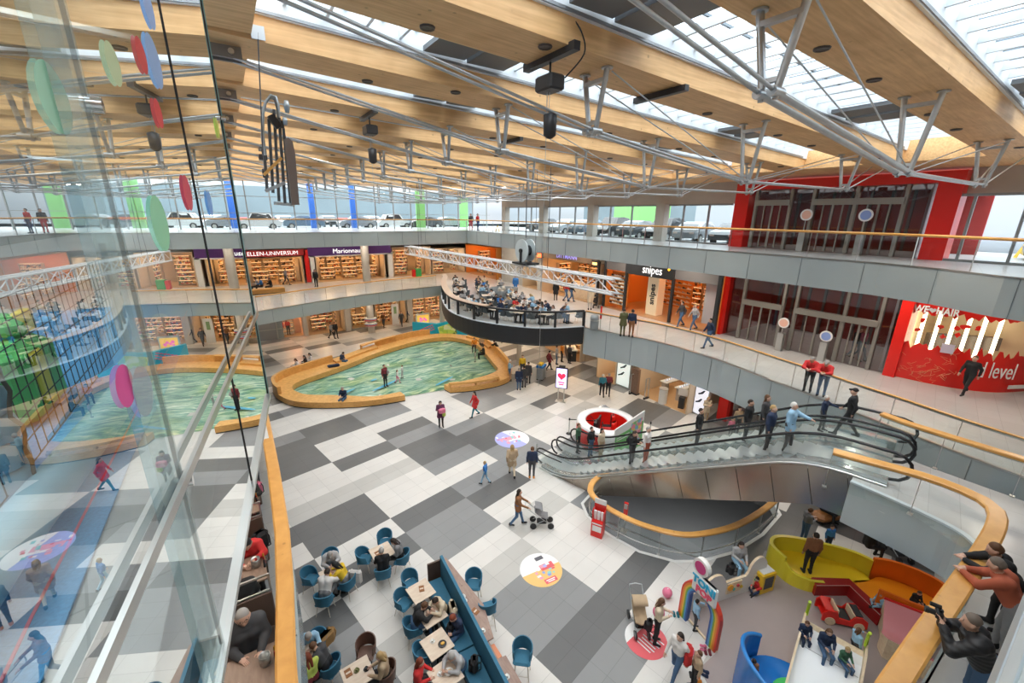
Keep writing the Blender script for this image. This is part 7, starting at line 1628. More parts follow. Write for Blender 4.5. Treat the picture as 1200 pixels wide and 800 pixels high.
o=thing('folded_coat','dark folded coat lying on the left rear pond bench','coat',(*P(391,429,.47)[:2],.47)); b=MB(); b.box((0,0,.06),(.9,.5,.12),bev=.05); b.build('coat_body',cl(CLC['navy']),o); b=MB(); b.tube([(-.4,-.2,.12),(0,-.24,.14),(.4,-.2,.12)],.03,6); b.build('sleeve',cl(CLC['black']),o)
for px,py,t,hc,l in ((350,438,'white','brown','person in white seated outside the left pond bench, leftmost of three'),(360,434,'black','dark','person in black seated outside the left pond bench, middle of three'),(366,431,'white','dark','person in white seated outside the left pond bench, right of three')): person('sit',pp(px,py),LEFTW+.7,t,'dark grey',hc,l,hair='bob')
b=MB(); q=[P(340,441,0)[:2],P(352,437,0)[:2],P(370,431,0)[:2]]; b.sweep([(*a,0) for a in q],[(-.2,.06),(-.2,.42),(.2,.42),(.2,.06)]); tag(b.build('outer_bench',M_bench),'narrow oak seat along the outside of the left pond bench','bench')
person('sit',pp(567,421),LEFTW+.2,'black','black','black','person in black sitting on the right rim bench of the pond')
person('stand',pp(557,424,.12),LEFTW,'light grey','grey','dark','toddler in pale grey standing at the right edge of the pond floor',sc=.55)
person('sit',pp(556,411),CAMW,'orange','dark grey','dark','person in black and orange seated at the far right pond bench',hair='long')
person('sit',pp(564,409),CAMW+.4,'beige','dark grey','brown','person in beige seated beside the orange clad one, far right pond bench')
person('lean',pp(583,417),LEFTW,'black','black','dark','person in black bending over the outside of the right pond bench',sc=.9)
person('walk',pp(587,401),CAMW,'black','black','dark','dark figure walking under the cafe deck, far from the pond')
person('phone',pp(597,446),RIGHTW,'light blue','denim','white','person in pale blue jacket at the right end of the pond, facing the group')
person('stand',pp(608,457),AWAY,'navy','denim','grey','grey haired person in long navy coat, frontmost of the group right of the pond',coat=.5,bulk=.03)
person('stand',pp(614,454),AWAY+.3,'dark grey','dark grey','dark','person in dark grey jacket, second in the group right of the pond')
person('stand',pp(619,449),AWAY-.3,'dark grey','black','dark','person in long charcoal coat at the right of the group by the pond',coat=.6,hair='cap')
person('stand',pp(612,440),CAMW,'yellow','dark grey','dark','worker in yellow vest by the slim column under the cafe deck')
person('walk',pp(643,434),RIGHTW+.3,'maroon','black','dark','person in maroon jacket behind the luggage cart',coat=.4)
person('stand',pp(652,427),RIGHTW,'light grey','denim','dark','person in pale grey before the counter under the cafe deck')
person('stand',pp(658,424),RIGHTW+.2,'orange','black','dark','person in orange jacket before the counter under the cafe deck')
person('stand',pp(667,426),RIGHTW+.6,'dark grey','black','brown','person in dark clothes at the right end of the counter under the deck')
person('walk',pp(705,465),AWAY-.1,'teal','black','white','white haired person in teal jacket walking beside a patterned jacket')
person('walk',pp(712,464),AWAY-.2,'maroon','black','grey','person in patterned maroon jacket walking beside the teal jacket')
o=thing('counter','white information counter with dark base under the cafe deck','counter',pp(668,418),RIGHTW+PI/2); b=MB(); b.box((0,0,.5),(2.6,.7,1.0)); b.build('dark_base',M_dark,o); b=MB(); b.box((0,0,1.03),(2.8,.8,.08)); b.build('counter_top',M_white,o)
for k in range(5): q=thing('display_case',f'small glass topped case on the information counter, {ORD[k]} in the row','case',tuple(Vector(pp(668,418))+Vector((math.cos(RIGHTW+PI/2),math.sin(RIGHTW+PI/2),0))*(-1+.5*k)+Vector((0,0,1.07))),RIGHTW+PI/2,'cases on the information counter'); b=MB(); b.box((0,0,.12),(.36,.3,.24)); b.build('case_box',G_white,q); b=MB(); b.box((0,0,.25),(.38,.32,.02)); b.build('lid',M_inox,q)
o=thing('luggage_cart','steel service cart loaded with blue and yellow boxes, left of the heart screen','cart',pp(634,444),R(30))
b=MB(); b.box((0,0,.55),(.7,.5,.9)); b.build('cart_body',M_galv,o); b=MB(); b.box((0,0,1.1),(.75,.55,.16)); b.build('blue_box',cl(CLC['blue']),o); b=MB(); b.box((.0,.05,1.25),(.5,.3,.14)); b.build('yellow_box',cl(CLC['yellow']),o)
for x in (-.28,.28):
    for y in (-.2,.2): b=MB(); b.cyl((x-.02,y,.07),(x+.02,y,.07),.07,n=10); b.build('wheel',M_black,o)
person('walk',pp(600,558),AWAY+.1,'beige','cream','blond','blond woman in long beige coat by the violet floor sticker',hair='long',coat=.75,bulk=.03)
person('stand',pp(623,560),AWAY,'navy','dark grey','brown','man in navy jacket with orange shoes next to the beige coat',shoe='orange',bulk=.02)
person('walk',pp(569,567),LEFTW-.3,'blue','light blue','blond','child in bright blue running in the middle of the hall',sc=.72)
person('push',pp(606,615),RIGHTW,'brown','denim','dark','dark haired woman in brown jacket pushing a pushchair',hair='long',coat=.3)
x,y,_=pp(606,615); pram((x+math.cos(RIGHTW)*1.0,y+math.sin(RIGHTW)*1.0,0),RIGHTW-PI/2,'grey','grey pushchair pushed by the woman in the brown jacket')
person('phone',pp(826,494),CAMW,'cream','beige','blond','blond woman in cream coat outside the ground floor doors',hair='bob',coat=.5)
person('stand',pp(862,508),CAMW,'beige','dark grey','dark','person in beige jacket behind the upper part of the far escalator')
person('stand',pp(855,512),CAMW,'pink','dark grey','dark','child in pink and brown beside the beige jacket behind the escalator',sc=.7)
for (px,py,t,bt,hc,l) in ((389,397,'grey','black','dark','person in grey before the clothes shop on the ground floor far left'),(394,396,'black','black','dark','person in black before the clothes shop on the ground floor far left'),(450,384,'brown','dark grey','dark','person in brown by the white poster, ground floor far side'),(471,382,'dark grey','dark grey','dark','person in dark grey walking by the toy shop, ground floor'),(479,378,'navy','black','brown','person in navy near the toy shop entrance, ground floor')): person('walk',pp(px,py),CAMW+hash(px)%3*.7,t,bt,hc,l)
for i,(px,l) in enumerate(((331,'left'),(339,'right'))):
    o=person('stand',(P(px,394,0)[0],47.3,.15),-PI/2,'red','black','dark',f'mannequin in red top and black leggings in the pink window, {l} one',hair='bob',bulk=0.,sc=.95); o.name='mannequin'; o['category']='mannequin'; o['group']='mannequins in the pink window'
# ---- escalator riders (a across, b along)
def rider(a,b_,pose,top,bot,hc,l,**k):
    x,y,z=E(a,b_,max(0,min(Z1,(B0-b_)*SL))+.10); return person(pose,(x,y,z),math.atan2(-EB.y,-EB.x)+k.pop('turn',0.),top,bot,hc,l,**k)
RIDE='RIDERS'
rider(16.6,11.4,'stand','green','black','brown','person in dark green waiting at the foot of the far escalator',turn=.3)
rider(16.75,10.7,'stand','black','denim','dark','person in black vest stepping onto the far escalator',turn=-.1)
rider(16.45,9.9,'stand','cream','beige','dark','woman in cream top on the lowest steps of the far escalator',hair='long')
rider(15.0,7.5,'phone','black','dark grey','dark','man in black jacket riding the near escalator, left of the white shirt')
rider(15.15,6.95,'stand','white','rust','grey','grey haired person in white shirt riding the near escalator')
rider(16.65,5.5,'stand','black','dark grey','dark','person in black jacket halfway up the far escalator')
rider(16.5,3.75,'stand','black','dark grey','dark','person in black at the upper part of the far escalator, left one',bulk=.03)
rider(16.75,3.3,'stand','dark grey','black','brown','person in dark grey coat near the top of the far escalator',hair='long')
rider(15.1,2.75,'stand','navy','dark grey','blond','person in navy jacket behind the light blue coat on the near escalator',bulk=.03)
rider(15.0,2.2,'reach','light blue','dark grey','white','white haired woman in light blue coat near the top of the near escalator',coat=.35,bulk=.03)
rider(16.65,1.6,'reach','navy','dark grey','white','child in navy with white woollen hat near the top of the far escalator',sc=.75)
rider(16.6,.9,'walk','black','black','black','man in black jacket and cap stepping off the far escalator at the top',hair='cap',turn=PI)
x,y,z=E(15.0,7.5,1.7+1.05); bag((x+.1,y+.22,z),'black','black backpack on the man riding the near escalator','backpack',0,.95)
# ---- middle and top gallery visitors
def g1(px,py,z=Z1): x,y,_=P(px,py,z); return (x,y,z)
person('lean',g1(945,459),math.atan2(-.2,-1),'red','black','grey','person in red jacket leaning on the middle gallery rail, left of two',bulk=.03)
person('lean',g1(961,464),math.atan2(-.2,-1),'red','denim','grey','person in red jacket, jeans and grey cap leaning on the rail, right of two',hair='cap',bulk=.03)
person('walk',g1(1129,462),LEFTW+.3,'black','black','brown','dark dressed person walking past the red level lettering')
person('phone',g1(729,394),AWAY,'olive','olive','dark','person in olive coat at the middle gallery rail by the cafe deck',coat=.5)
person('stand',g1(739,395),AWAY-.6,'navy','brown','dark','person in navy jacket beside the olive coat at the gallery rail')
person('walk',g1(829,408),LEFTW,'navy','denim','dark','person in navy jacket and jeans walking before the shoe shop poster',bulk=.02)
person('walk',g1(999,421),CAMW,'black','denim','dark','person in black inside the open doors of the middle gallery portal')
person('walk',g1(1005,422),CAMW+.4,'pink','denim','blond','person in pink inside the open doors of the middle gallery portal')
person('walk',g1(797,383),LEFTW+.2,'dark grey','denim','dark','person in grey jacket behind the shoe shop window, left of two')
person('walk',g1(812,387),LEFTW+.2,'light grey','denim','blond','person in pale grey jacket behind the shoe shop window, right of two')
person('stand',g1(371,336),CAMW,'black','black','dark','person in black at the far gallery rail before the purple shop')
person('walk',g1(336,334),RIGHTW,'grey','dark grey','dark','person in grey walking before the jewellery shop')
person('stand',g1(503,320),CAMW,'black','black','dark','person in black before the gift shop, far corner of the middle gallery')
for i,(px,t,l) in enumerate(((303,'light grey','left'),(308,'blue','middle'),(319,'black','right'))): person('sit',g1(px,342),LEFTW+.4,t,'dark grey','dark',f'person in {t} seated on the far gallery bench, {l} one of three')
x,y,_=g1(312,344); o=thing('gallery_bench','wooden bench on the far left gallery behind its glass railing','bench',(x,y,Z1),R(5)); b=MB(); b.box((0,.1,.24),(3.,.8,.40),bev=.02); b.build('bench_block',M_rail,o); b=MB(); b.box((0,0,.03),(2.8,.6,.06)); b.build('plinth',M_dark,o)
def g2(px,py): x,y,_=P(px,py,Z2); return (x,y,Z2)
person('stand',g2(552,270),CAMW,'dark grey','red','dark','person in grey top and red trousers at the far corner of the top gallery')
person('stand',g2(560,270),CAMW+1,'red','dark grey','dark','person in red beside the grey one at the far corner of the top gallery')
for px,py,l in ((583,271,'far corner'),(1196,302,'right edge')):
    o=thing('wet_floor_sign',f'yellow folding floor sign on the top gallery, {l}','floor sign',g2(px,py),.6); b=MB(); b.add([(-.14,-.2,0),(.14,-.2,0),(.09,0,.62),(-.09,0,.62),(-.14,.2,0),(.14,.2,0)],[(0,1,2,3),(5,4,3,2)]); b.build('yellow_boards',mat('sign_yellow',(.85,.50,.01),.5),o); b=MB(); b.box((0,0,.63),(.16,.05,.03)); b.build('hinge',M_dark,o)
# ================================================================ cafe furniture
M_uph=mat('blue_upholstery',(.035,.16,.26),.75,noise=.10,nscale=9,bump=.15,bscale=120); M_leg=mat('pale_leg',(.66,.60,.52),.4); M_tab=wood('pale_table',(.72,.60,.48),(.60,.47,.36),(2,9,9),.4)
def chair_proto(label,seat_h=.46,up=M_uph,leg=M_leg,cat='chair',name='cafe_chair',arms=.22):
    o=thing(name,label,cat); s=seat_h
    b=MB(); b.box((0,.02,s-.04),(.48,.46,.10),bev=.05); b.build('seat',up,o)
    def shell(u,v):
        a=R(-128+256*u); r=.27; top=.40-.18*abs(2*u-1)**1.6 if arms else .38
        return (math.sin(a)*r*1.0,-math.cos(a)*r*.95+.0,s-.02+v*(top)) 
    b=MB(); b.grid(lambda u,v:(shell(u,v)[0]*(1+.06*v),shell(u,v)[1]-.04*v,shell(u,v)[2]),14,4,.03); b.build('back_shell',up,o)
    for x in (-1,1):
        for y in (-1,1): b=MB(); b.cyl((x*.15,y*.14,s-.06),(x*.22,y*.21,0),.014,.011,8); b.build('leg',leg,o)
    if s>.6:
        b=MB(); q=[(-.19,-.18,.26),(.19,-.18,.26),(.19,.18,.26),(-.19,.18,.26)]; b.tube(q,.009,6,closed=True); b.build('footrest',leg,o)
    return o
CH=None
def chair(loc,face,label,group='blue cafe chairs',src=['c']):
    global CH
    if CH is None: CH=chair_proto(label); CH.location=loc; CH.rotation_euler=(0,0,face-PI/2); CH['group']=group; return CH
    return dup(CH,loc,face-PI/2,label,group)
TB=None
def table(loc,rz,label,group='square cafe tables',sx=.72):
    global TB
    if TB is None:
        TB=thing('cafe_table',label,'table',loc,rz,group)
        b=MB(); b.box((0,0,.73),(sx,sx,.03),bev=.006); b.build('table_top',M_tab,TB); b=MB(); b.cyl((0,0,.02),(0,0,.72),.03,n=10); b.build('column',M_dark,TB); b=MB(); b.box((0,0,.012),(.44,.44,.024)); b.build('foot_plate',M_dark,TB); return TB
    return dup(TB,loc,rz,label,group)
def cup(loc,label,col=M_white):
    o=thing('coffee_cup',label,'cup',loc,0,'cups and saucers'); b=MB(); b.lathe([(.0,.0),(.07,.004),(.075,.012)],n=14); b.build('saucer',col,o); b=MB(); b.lathe([(.02,.01),(.036,.03),(.04,.075),(.036,.075),(.033,.06),(.0,.06)],n=12); b.build('cup_body',col,o); b=MB(); b.tube([(.038,0,.06),(.06,0,.05),(.04,0,.03)],.004,5); b.build('handle',col,o); return o
def plate(loc,label,m): 
    o=thing('plate',label,'plate',loc,0,'plates'); b=MB(); b.lathe([(0,.004),(.08,.006),(.12,.018),(.115,.022),(.0,.012)],n=18); b.build('plate_body',m,o); b=MB(); b.ball((0.01,0,.03),.05,8,5,(1.3,1,.5)); b.build('food',mat('cake',(.75,.42,.08),.6),o); return o
def booklet(loc,rz,label,c='brown'):
    o=thing('menu_card',label,'menu',loc,rz,'menus'); b=MB(); b.box((0,0,.006),(.16,.23,.012)); b.build('cover',cl(CLC[c]),o); b=MB(); b.box((0,0,.014),(.12,.05,.002)); b.build('pale_label',M_tab,o); return o
def at(px,py,z): return P(px,py,z)
bd=PI/2
# free tables on the left
t1=at(390,672,.74); t2=at(447.5,646,.74)
table((t1[0],t1[1],0),R(8),'square cafe table between four blue chairs, leftmost group, with the yellow jacket'); table((t2[0],t2[1],0),R(5),'square cafe table by the woman in grey and black, second group')
def ch_px(px,py,tgt,label): x,y,_=P(px,py,.46); return chair((x,y,0),toward((x,y),tgt),label)
def sit_px(px,py,tgt,top,bot,hc,label,**k): x,y,_=P(px,py,.46); return person(k.pop('pose','sitlean'),(x,y,0),toward((x,y),tgt)+k.pop('turn',0.),top,bot,hc,label,**k)
for px,py,t,l in ((388,657,t1,'blue chair behind the man with grey cap, leftmost table'),(364,678,t1,'empty blue chair at the far left of the leftmost table'),(380,703,t1,'blue chair under the man in white, leftmost table'),(407,684,t1,'blue chair under the woman in yellow, leftmost table'),(451,634,t2,'empty blue chair at the back of the second table'),(427,654,t2,'empty blue armchair left of the second table'),(449,672,t2,'blue chair under the man in black, second table'),(471,655,t2,'blue chair under the woman right of the second table')): ch_px(px,py,t,l)
sit_px(388,660,t1,'light grey','denim','grey','man in pale grey jacket with grey and black cap at the leftmost table',hair='cap',bulk=.03)
sit_px(381,699,t1,'white','grey','dark','man in white jumper seen from behind at the leftmost table',bulk=.03)
sit_px(406,681,t1,'yellow','grey','black','black haired woman in yellow jacket at the leftmost table',hair='long')
sit_px(449,668,t2,'black','black','grey','grey haired man in black seen from behind at the second table',pose='sit')
sit_px(470,652,t2,'grey','black','dark','long haired woman in grey and black at the second table',pose='lap',hair='long')
bag(P(405,693,0),'black','black handbag on the floor by the leftmost table','handbag',.5,.9)
o=thing('draped_jacket','white jacket hanging over the back of the yellow clad woman\'s chair','jacket',(*P(417,672,.7)[:2],.35),R(-40)); b=MB(); b.box((0,0,.25),(.42,.14,.5),bev=.06); b.build('jacket_body',cl(CLC['white']),o); b=MB(); b.tube([(-.2,0,.45),(-.26,.04,.2),(-.24,.06,.02)],.045,6); b.build('sleeve',cl(CLC['white']),o)
cup((t2[0]+.05,t2[1]+.18,.745),'white cup at the back of the second cafe table'); booklet((t2[0]-.15,t2[1]-.02,.745),R(10),'brown menu on the second cafe table')
cup((t1[0]-.1,t1[1]+.1,.745),'white cup among the hands at the leftmost cafe table')
# brown group and bottom left
t7=at(419,789,.74); table((t7[0],t7[1],0),R(4),'square cafe table with menu and two cups at the bottom, left of the beige woman')
M_brn=mat('brown_leather',(.13,.065,.045),.45)
CB=chair_proto('brown leather chair behind the bottom table',up=M_brn,leg=M_dark); x,y,_=P(429,763,.46); CB.location=(x,y,0); CB.rotation_euler=(0,0,-PI/2-PI/2+R(90)); CB['group']='brown chairs'; CB.rotation_euler=(0,0,toward((x,y),t7)-PI/2)
x,y,_=P(452,792,.46); dup(CB,(x,y,0),toward((x,y),t7)-PI/2,'brown leather chair under the woman in beige at the bottom')
person('sit',(x,y,0),toward((x,y),t7),'beige','dark grey','blond','blond woman in beige jumper at the bottom cafe table',hair='bob',bulk=.02)
booklet((t7[0]-.2,t7[1]+.14,.745),R(5),'brown menu on the bottom cafe table'); cup((t7[0]+.0,t7[1]+.08,.745),'olive cup at the left of the bottom cafe table',mat('olive_glaze',(.2,.2,.08),.3)); cup((t7[0]+.22,t7[1]-.02,.745),'black cup at the right of the bottom cafe table',M_dark)
t8=at(362,768,.74); table((t8[0],t8[1],0),R(12),'square cafe table at the lower left by the oak railing')
ch_px(387,783,t8,'blue chair under the man in dark grey, lower left'); ch_px(372,756,t8,'blue chair behind the person in light blue, lower left')
sit_px(366,754,t8,'light blue','denim','grey','person in light blue shirt leaning on the lower left table'); sit_px(383,781,t8,'dark grey','black','brown','brown haired man in dark grey jumper at the lower left table',bulk=.03); sit_px(366,797,(t8[0]-.3,t8[1]+.4),'lime','maroon','red','red haired woman in lime top at the lower left table',hair='long',pose='sit')
o=thing('draped_jacket','tan fur jacket on the chair behind the light blue shirt','jacket',(*P(381,748,.6)[:2],.3),R(30)); b=MB(); b.box((0,0,.25),(.6,.25,.5),bev=.1); b.build('jacket_body',cl((.30,.17,.06)),o); b=MB(); b.tube([(.25,0,.4),(.34,.05,.15),(.3,.1,-.1)],.07,6); b.build('sleeve',cl((.30,.17,.06)),o)
CLC['tan']=(.30,.17,.06)
# banquette with high counter behind
o=thing('banquette','long blue upholstered bench with high padded back, in the open cafe','bench',(3.6,8.2,0))
b=MB(); b.bar((4.42,10.85,.62),(4.02,5.0,.62),.09,1.16); b.build('back_panel',M_uph,o,True)
for k in range(4):
    y0=10.75-1.35*k; b=MB(); b.bar((4.07-.068*(10.85-y0),y0,.34),(4.07-.068*(10.85-y0+1.3),y0-1.3,.34),.52,.22); b.build('seat_cushion',M_uph,o,True)
b=MB(); b.bar((4.05,10.8,.11),(3.68,5.2,.11),.46,.2); b.bar((3.95,10.93,.5),(4.4,10.90,.5),.06,1.0); b.build('brown_plinth',mat('dark_walnut',(.10,.06,.045),.5),o,True)
o=thing('high_counter','long walnut high counter behind the blue banquette','counter',(4.7,8,0))
M_wal=wood('walnut_counter',(.36,.25,.20),(.24,.15,.12),(9,2,9),.4)
b=MB(); b.prism([(4.50,10.85),(4.60,10.85),(4.78,8.6),(4.50,7.55),(4.27,7.55)],.98,1.02); b.prism([(4.22,7.0),(4.52,6.95),(4.42,4.9),(4.10,4.9)],.98,1.02); b.build('counter_top',M_wal,o,True)
b=MB(); b.box((4.36,7.3,.6),(.26,.42,.5)); b.build('copper_tray_box',mat('copper_box',(.62,.22,.10),.4),o,True)
b=MB(); b.bar((4.52,10.8,.49),(4.16,5.0,.49),.06,.98); b.build('back_board',M_wal,o,True)
tb=[(at(493,692,.74),'square cafe table with menu, topmost at the banquette'),(at(506,719,.74),'square cafe table with cups, second at the banquette, between hoodie and cream blouse'),(at(512,754,.74),'square cafe table with plate, third at the banquette'),(at(522,790,.74),'square cafe table at the bottom of the banquette by the grey jumper')]
for t,l in tb: table((t[0],t[1],0),R(6),l)
T_=[t for t,l in tb]
for px,py,t,l in ((481,683,T_[0],'empty blue chair left of the topmost banquette table'),(473,706,T_[1],'empty blue chair left above the hoodie wearer'),(484,737,T_[1],'blue chair under the man in the black hoodie'),(496,768,T_[2],'empty blue chair left of the third banquette table')): ch_px(px,py,t,l)
sit_px(486,733,T_[1],'black','denim','brown','man in black hoodie with white sleeve stripe at the second banquette table',bulk=.03)
def bn(px,py,t,*a,**k): x,y,_=P(px,py,.46); return person(k.pop('pose','sitlean'),(x,y,0),toward((x,y),t),*a,**k)
bn(521,716,T_[1],'cream','black','dark','dark haired woman in cream blouse on the blue banquette'); bn(538,739,T_[2],'navy','denim','red','red haired person in navy jumper on the blue banquette, reading',pose='lap'); bn(540,780,T_[3],'light grey','denim','grey','man in pale grey jumper on the banquette at the bottom',bulk=.02)
bn(490,800,T_[3],'red','dark grey','red','long red haired woman in red at the bottom edge of the cafe',hair='long',pose='sit')
o=thing('draped_jacket','cream jacket on the banquette beside the woman in the cream blouse','jacket',(*P(531,716,.6)[:2],.47),R(80)); b=MB(); b.box((0,0,.2),(.5,.2,.42),bev=.08); b.build('jacket_body',cl(CLC['cream']),o); b=MB(); b.tube([(.2,0,.35),(.28,-.08,.15),(.26,-.12,0)],.05,6); b.build('sleeve',cl(CLC['cream']),o)
bag((*P(556,783,.5)[:2],.46),'black','black backpack on the banquette next to the grey jumper','backpack',R(60)); bag((*P(528,740,.5)[:2],.46),'black','black bag on the banquette between the cream blouse and the navy jumper','handbag',R(80),.8)
booklet((T_[0][0]+.05,T_[0][1]+.05,.745),R(-15),'brown menu holder on the topmost banquette table')
for dx,dy,l in ((-.05,.1,'white cup at the left of the hoodie wearer\'s table'),(.12,-.08,'white cup with red drink on the hoodie wearer\'s table')): cup((T_[1][0]+dx,T_[1][1]+dy,.745),l)
plate((T_[2][0]+.12,T_[2][1]-.1,.745),'dark plate with yellow cake on the third banquette table',M_dark); cup((T_[2][0]-.08,T_[2][1]+.12,.745),'red topped cup on the third banquette table'); plate((T_[3][0]+.1,T_[3][1],.745),'white plate on the bottom banquette table',M_white); cup((T_[3][0]-.12,T_[3][1]+.08,.745),'white cup on the bottom banquette table')
for px,py,l in ((543,699,'topmost'),(545,704,'second'),(552,721,'third'),(566,739,'fourth'),(594,793,'lowest')): x,y,_=P(px,py,1.02); cup((x,y,1.02),f'white cup on the walnut counter, {l} from the far end')
for px,py,l in ((557,716,'middle'),): x,y,_=P(px,py,1.02); booklet((x,y,1.02),R(20),'brown menu lying in the middle of the walnut counter')
ST=chair_proto('blue bar stool at the far end of the walnut counter',.78,cat='stool',name='bar_stool'); x,y,_=P(555,683,.78); ST.location=(x,y,0); ST.rotation_euler=(0,0,toward((x,y),(4.5,9.4))-PI/2+.5); ST['group']='blue bar stools'
x,y,_=P(571,712,.78); dup(ST,(x,y,0),toward((x,y),(4.4,9.3))-PI/2-.9,'blue bar stool turned sideways, middle of the walnut counter'); x,y,_=P(612,768,.78); dup(ST,(x,y,0),toward((x,y),(4.3,6.5))-PI/2+.4,'blue bar stool standing away from the counter, nearest the bottom')
# ================================================================ guests and furniture of the round deck
M_gch=mat('grey_shell_chair',(.085,.10,.11),.5)
GC=chair_proto('x',up=M_gch,leg=M_tab); first=[True]
def gchair(loc,face,label):
    if first[0]: GC.location=loc; GC.rotation_euler=(0,0,face-PI/2); GC['label']=label; GC['group']='grey chairs on the cafe deck'; first[0]=False
    else: dup(GC,loc,face-PI/2,label,'grey chairs on the cafe deck')
rn=random.Random(12); tops=['navy','black','white','grey','blue','navy','beige','white','light grey','dark grey','light blue','white','cream','red','black','grey']; hcs=['dark','brown','blond','grey','dark','black','brown']
ordn=ORD; cpath=resample([(p[0],p[1]) for p in CAFE],.1); used=set()
for row,(dist,step,nm,t0,t1_) in enumerate(((1.25,2.15,'outer',1.6,26.5),(3.3,2.3,'second',2.4,22.5),(5.4,2.5,'inner',4.0,17.5))):
    n_=0; s=t0; 
    while s<t1_ and s*10<len(cpath)-2:
        i=int(s*10); p=Vector(cpath[i]); d=(Vector(cpath[min(len(cpath)-1,i+3)])-Vector(cpath[max(0,i-3)])).normalized(); inn=Vector((-d.y,d.x)); c=p+inn*dist*1.; s+=step*(1+.12*row)
        if c.x>22.6 or c.y>38.3 or (18.0<c.x<20.6 and 29.2<c.y<31.6): continue
        n_+=1; where=f'{ordn[min(14,n_-1)]} {nm} table of the deck'
        dup(TB,(c.x,c.y,Z1),math.atan2(d.y,d.x)+rn.uniform(-.2,.2),f'small pale table, {ordn[min(14,n_-1)]} in the {nm} row of the round deck','tables on the cafe deck')
        for k,(v,sd) in enumerate(((d,'far side') ,(-d,'near side'),(inn,'inner side'))[:3 if row<2 else 2] ):
            v=Vector(v); q=c+v*.72; f=math.atan2(-v.y,-v.x)
            sd={0:'right',1:'left',2:'back'}[k]
            gchair((q.x,q.y,Z1),f,f'grey shell chair, {sd} of the {where}')
            if rn.random()<.84:
                tp=rn.choice(tops); hc=rn.choice(hcs); hr=rn.choice(['short','short','long','bob']); q2=c+v*.70
                person(rn.choice(['sitlean','sit','sitlean']),(q2.x,q2.y,Z1),f+rn.uniform(-.3,.3),tp,rn.choice(['denim','black','dark grey']),hc,f'guest in {tp}, {hc} hair, {sd} seat of the {where}',hair=hr,skin=rn.randrange(3),group='guests seated on the cafe deck',bulk=.012)
        if rn.random()<.6: cup((c.x+.1,c.y+.05,Z1+.745),f'cup on the {where}')
o=thing('deck_planter','round grey upholstered island seat with stone figures in the middle of the deck','island seat',(19.3,30.4,Z1)); b=MB(); b.lathe([(0,.5),(.9,.5),(1.25,.45),(1.3,.0)],n=28); b.build('island_body',mat('island_grey',(.20,.23,.24),.7),o); b=MB(); b.lathe([(1.25,.45),(1.32,.9),(1.42,.9),(1.36,.0)],n=28,arc=4.2); b.build('curved_back',mat('island_back',(.16,.18,.19),.7),o)
b=MB(); 
for k in range(7): b.ball((math.cos(k)*.5,math.sin(k*1.7)*.5,.7+.1*(k%3)),.16,8,6,(1,1,1.3))
b.build('pale_ornament',mat('ornament',(.50,.45,.38),.6),o)
person('stand',(*P(604,344,Z1)[:2],Z1),AWAY,'blue','blue','dark','waiter in bright blue standing at the back of the round deck',bulk=.02)
person('walk',(*P(663,353,Z1)[:2],Z1),RIGHTW+.4,'red','denim','brown','person in red jacket walking between deck and shops, left of the dark one',hair='bob'); person('walk',(*P(669,354,Z1)[:2],Z1),RIGHTW+.2,'black','denim','dark','person in black jacket and jeans right beside the red jacket')
person('stand',(*P(651,352,Z1)[:2],Z1),AWAY,'black','black','dark','person in long black coat by the wooden box behind the deck',coat=.7)
x,y,_=P(683,352,Z1); o=thing('wooden_box','large plain wooden box bench between deck and shoe shop','box',(x+.8,y+.6,Z1),R(-70)); b=MB(); b.box((0,0,.6),(3.4,1.2,1.2),bev=.02); b.build('box_body',M_ply,o); b=MB(); b.box((0,0,.03),(3.2,1.0,.06)); b.build('plinth',M_dark,o)
pram((*P(697,360,Z1)[:2],Z1),LEFTW,'black','black pushchair parked beside the wooden box near the shoe shop'); person('stand',(*P(691,363,Z1)[:2],Z1),AWAY,'cream','light grey','blond','person in cream coat standing at the pushchair near the shoe shop',coat=.6,hair='bob')
o=thing('waste_bin','tall rounded grey bin at the end of the deck railing','bin',(*P(696,386,Z1)[:2],Z1)); b=MB(); b.lathe([(.0,0),(.22,.0),(.27,.1),(.28,.8),(.22,.95),(0,.95)],n=16); b.build('bin_body',mat('bin_grey',(.28,.31,.32),.4),o); b=MB(); b.lathe([(.285,.6),(.285,.66)],n=16); b.build('steel_band',M_inox,o)
o=thing('red_marker','short red tube fixed on the gallery rail beside the deck','marker',(*P(704.5,367,Z1+1.1)[:2],Z1)); b=MB(); b.cyl((0,0,.75),(0,0,1.55),.06,n=10); b.build('red_tube',M_red,o); b=MB(); b.cyl((0,0,0),(0,0,.75),.02,n=8); b.build('rod',M_inox,o)
# ================================================================ play corner visitors
def kid(pose,px,py,z,face,top,bot,hc,l,sc=.62,**k): x,y,_=P(px,py,z); return person(pose,(x,y,z),face,top,bot,hc,l,sc=sc,**k)
kid('sit',861,668,0,CAMW,'light grey','light blue','dark','woman in pale grey hoodie seated by the curved void railing with a black bag',1.,hair='long')
bag((*P(856,672,.5)[:2],.5),'black','black backpack on the lap of the woman by the void railing','backpack',.4)
kid('floorsit',886,691,.02,LEFTW+.6,'red','navy','dark','child in red jacket sitting on the play floor at the bead board',.7,hair='long')
kid('reach',812,737,0,RIGHTW,'light blue','dark grey','dark','boy in light blue shirt under the rainbow arch',.68)
kid('stand',945,671,.42,AWAY-.2,'brown','black','dark','man in grey brown jacket standing on the yellow lounge',.98,bulk=.02)
kid('phone',940,634,0,RIGHTW,'grey','denim','brown','young woman in grey top and jeans behind the yellow lounge',.9,hair='bun')
kid('stand',968,645,0,CAMW,'blue','navy','dark','child in blue leaning behind the yellow lounge back',.68)
kid('sit',1012,651,.35,RIGHTW-.2,'black','black','dark','man in black sitting on the back edge of the yellow lounge',1.,bulk=.03)
kid('sit',962,607,0,CAMW+.6,'black','black','dark','person in black sitting on the brown pouf bench',1.,bulk=.03)
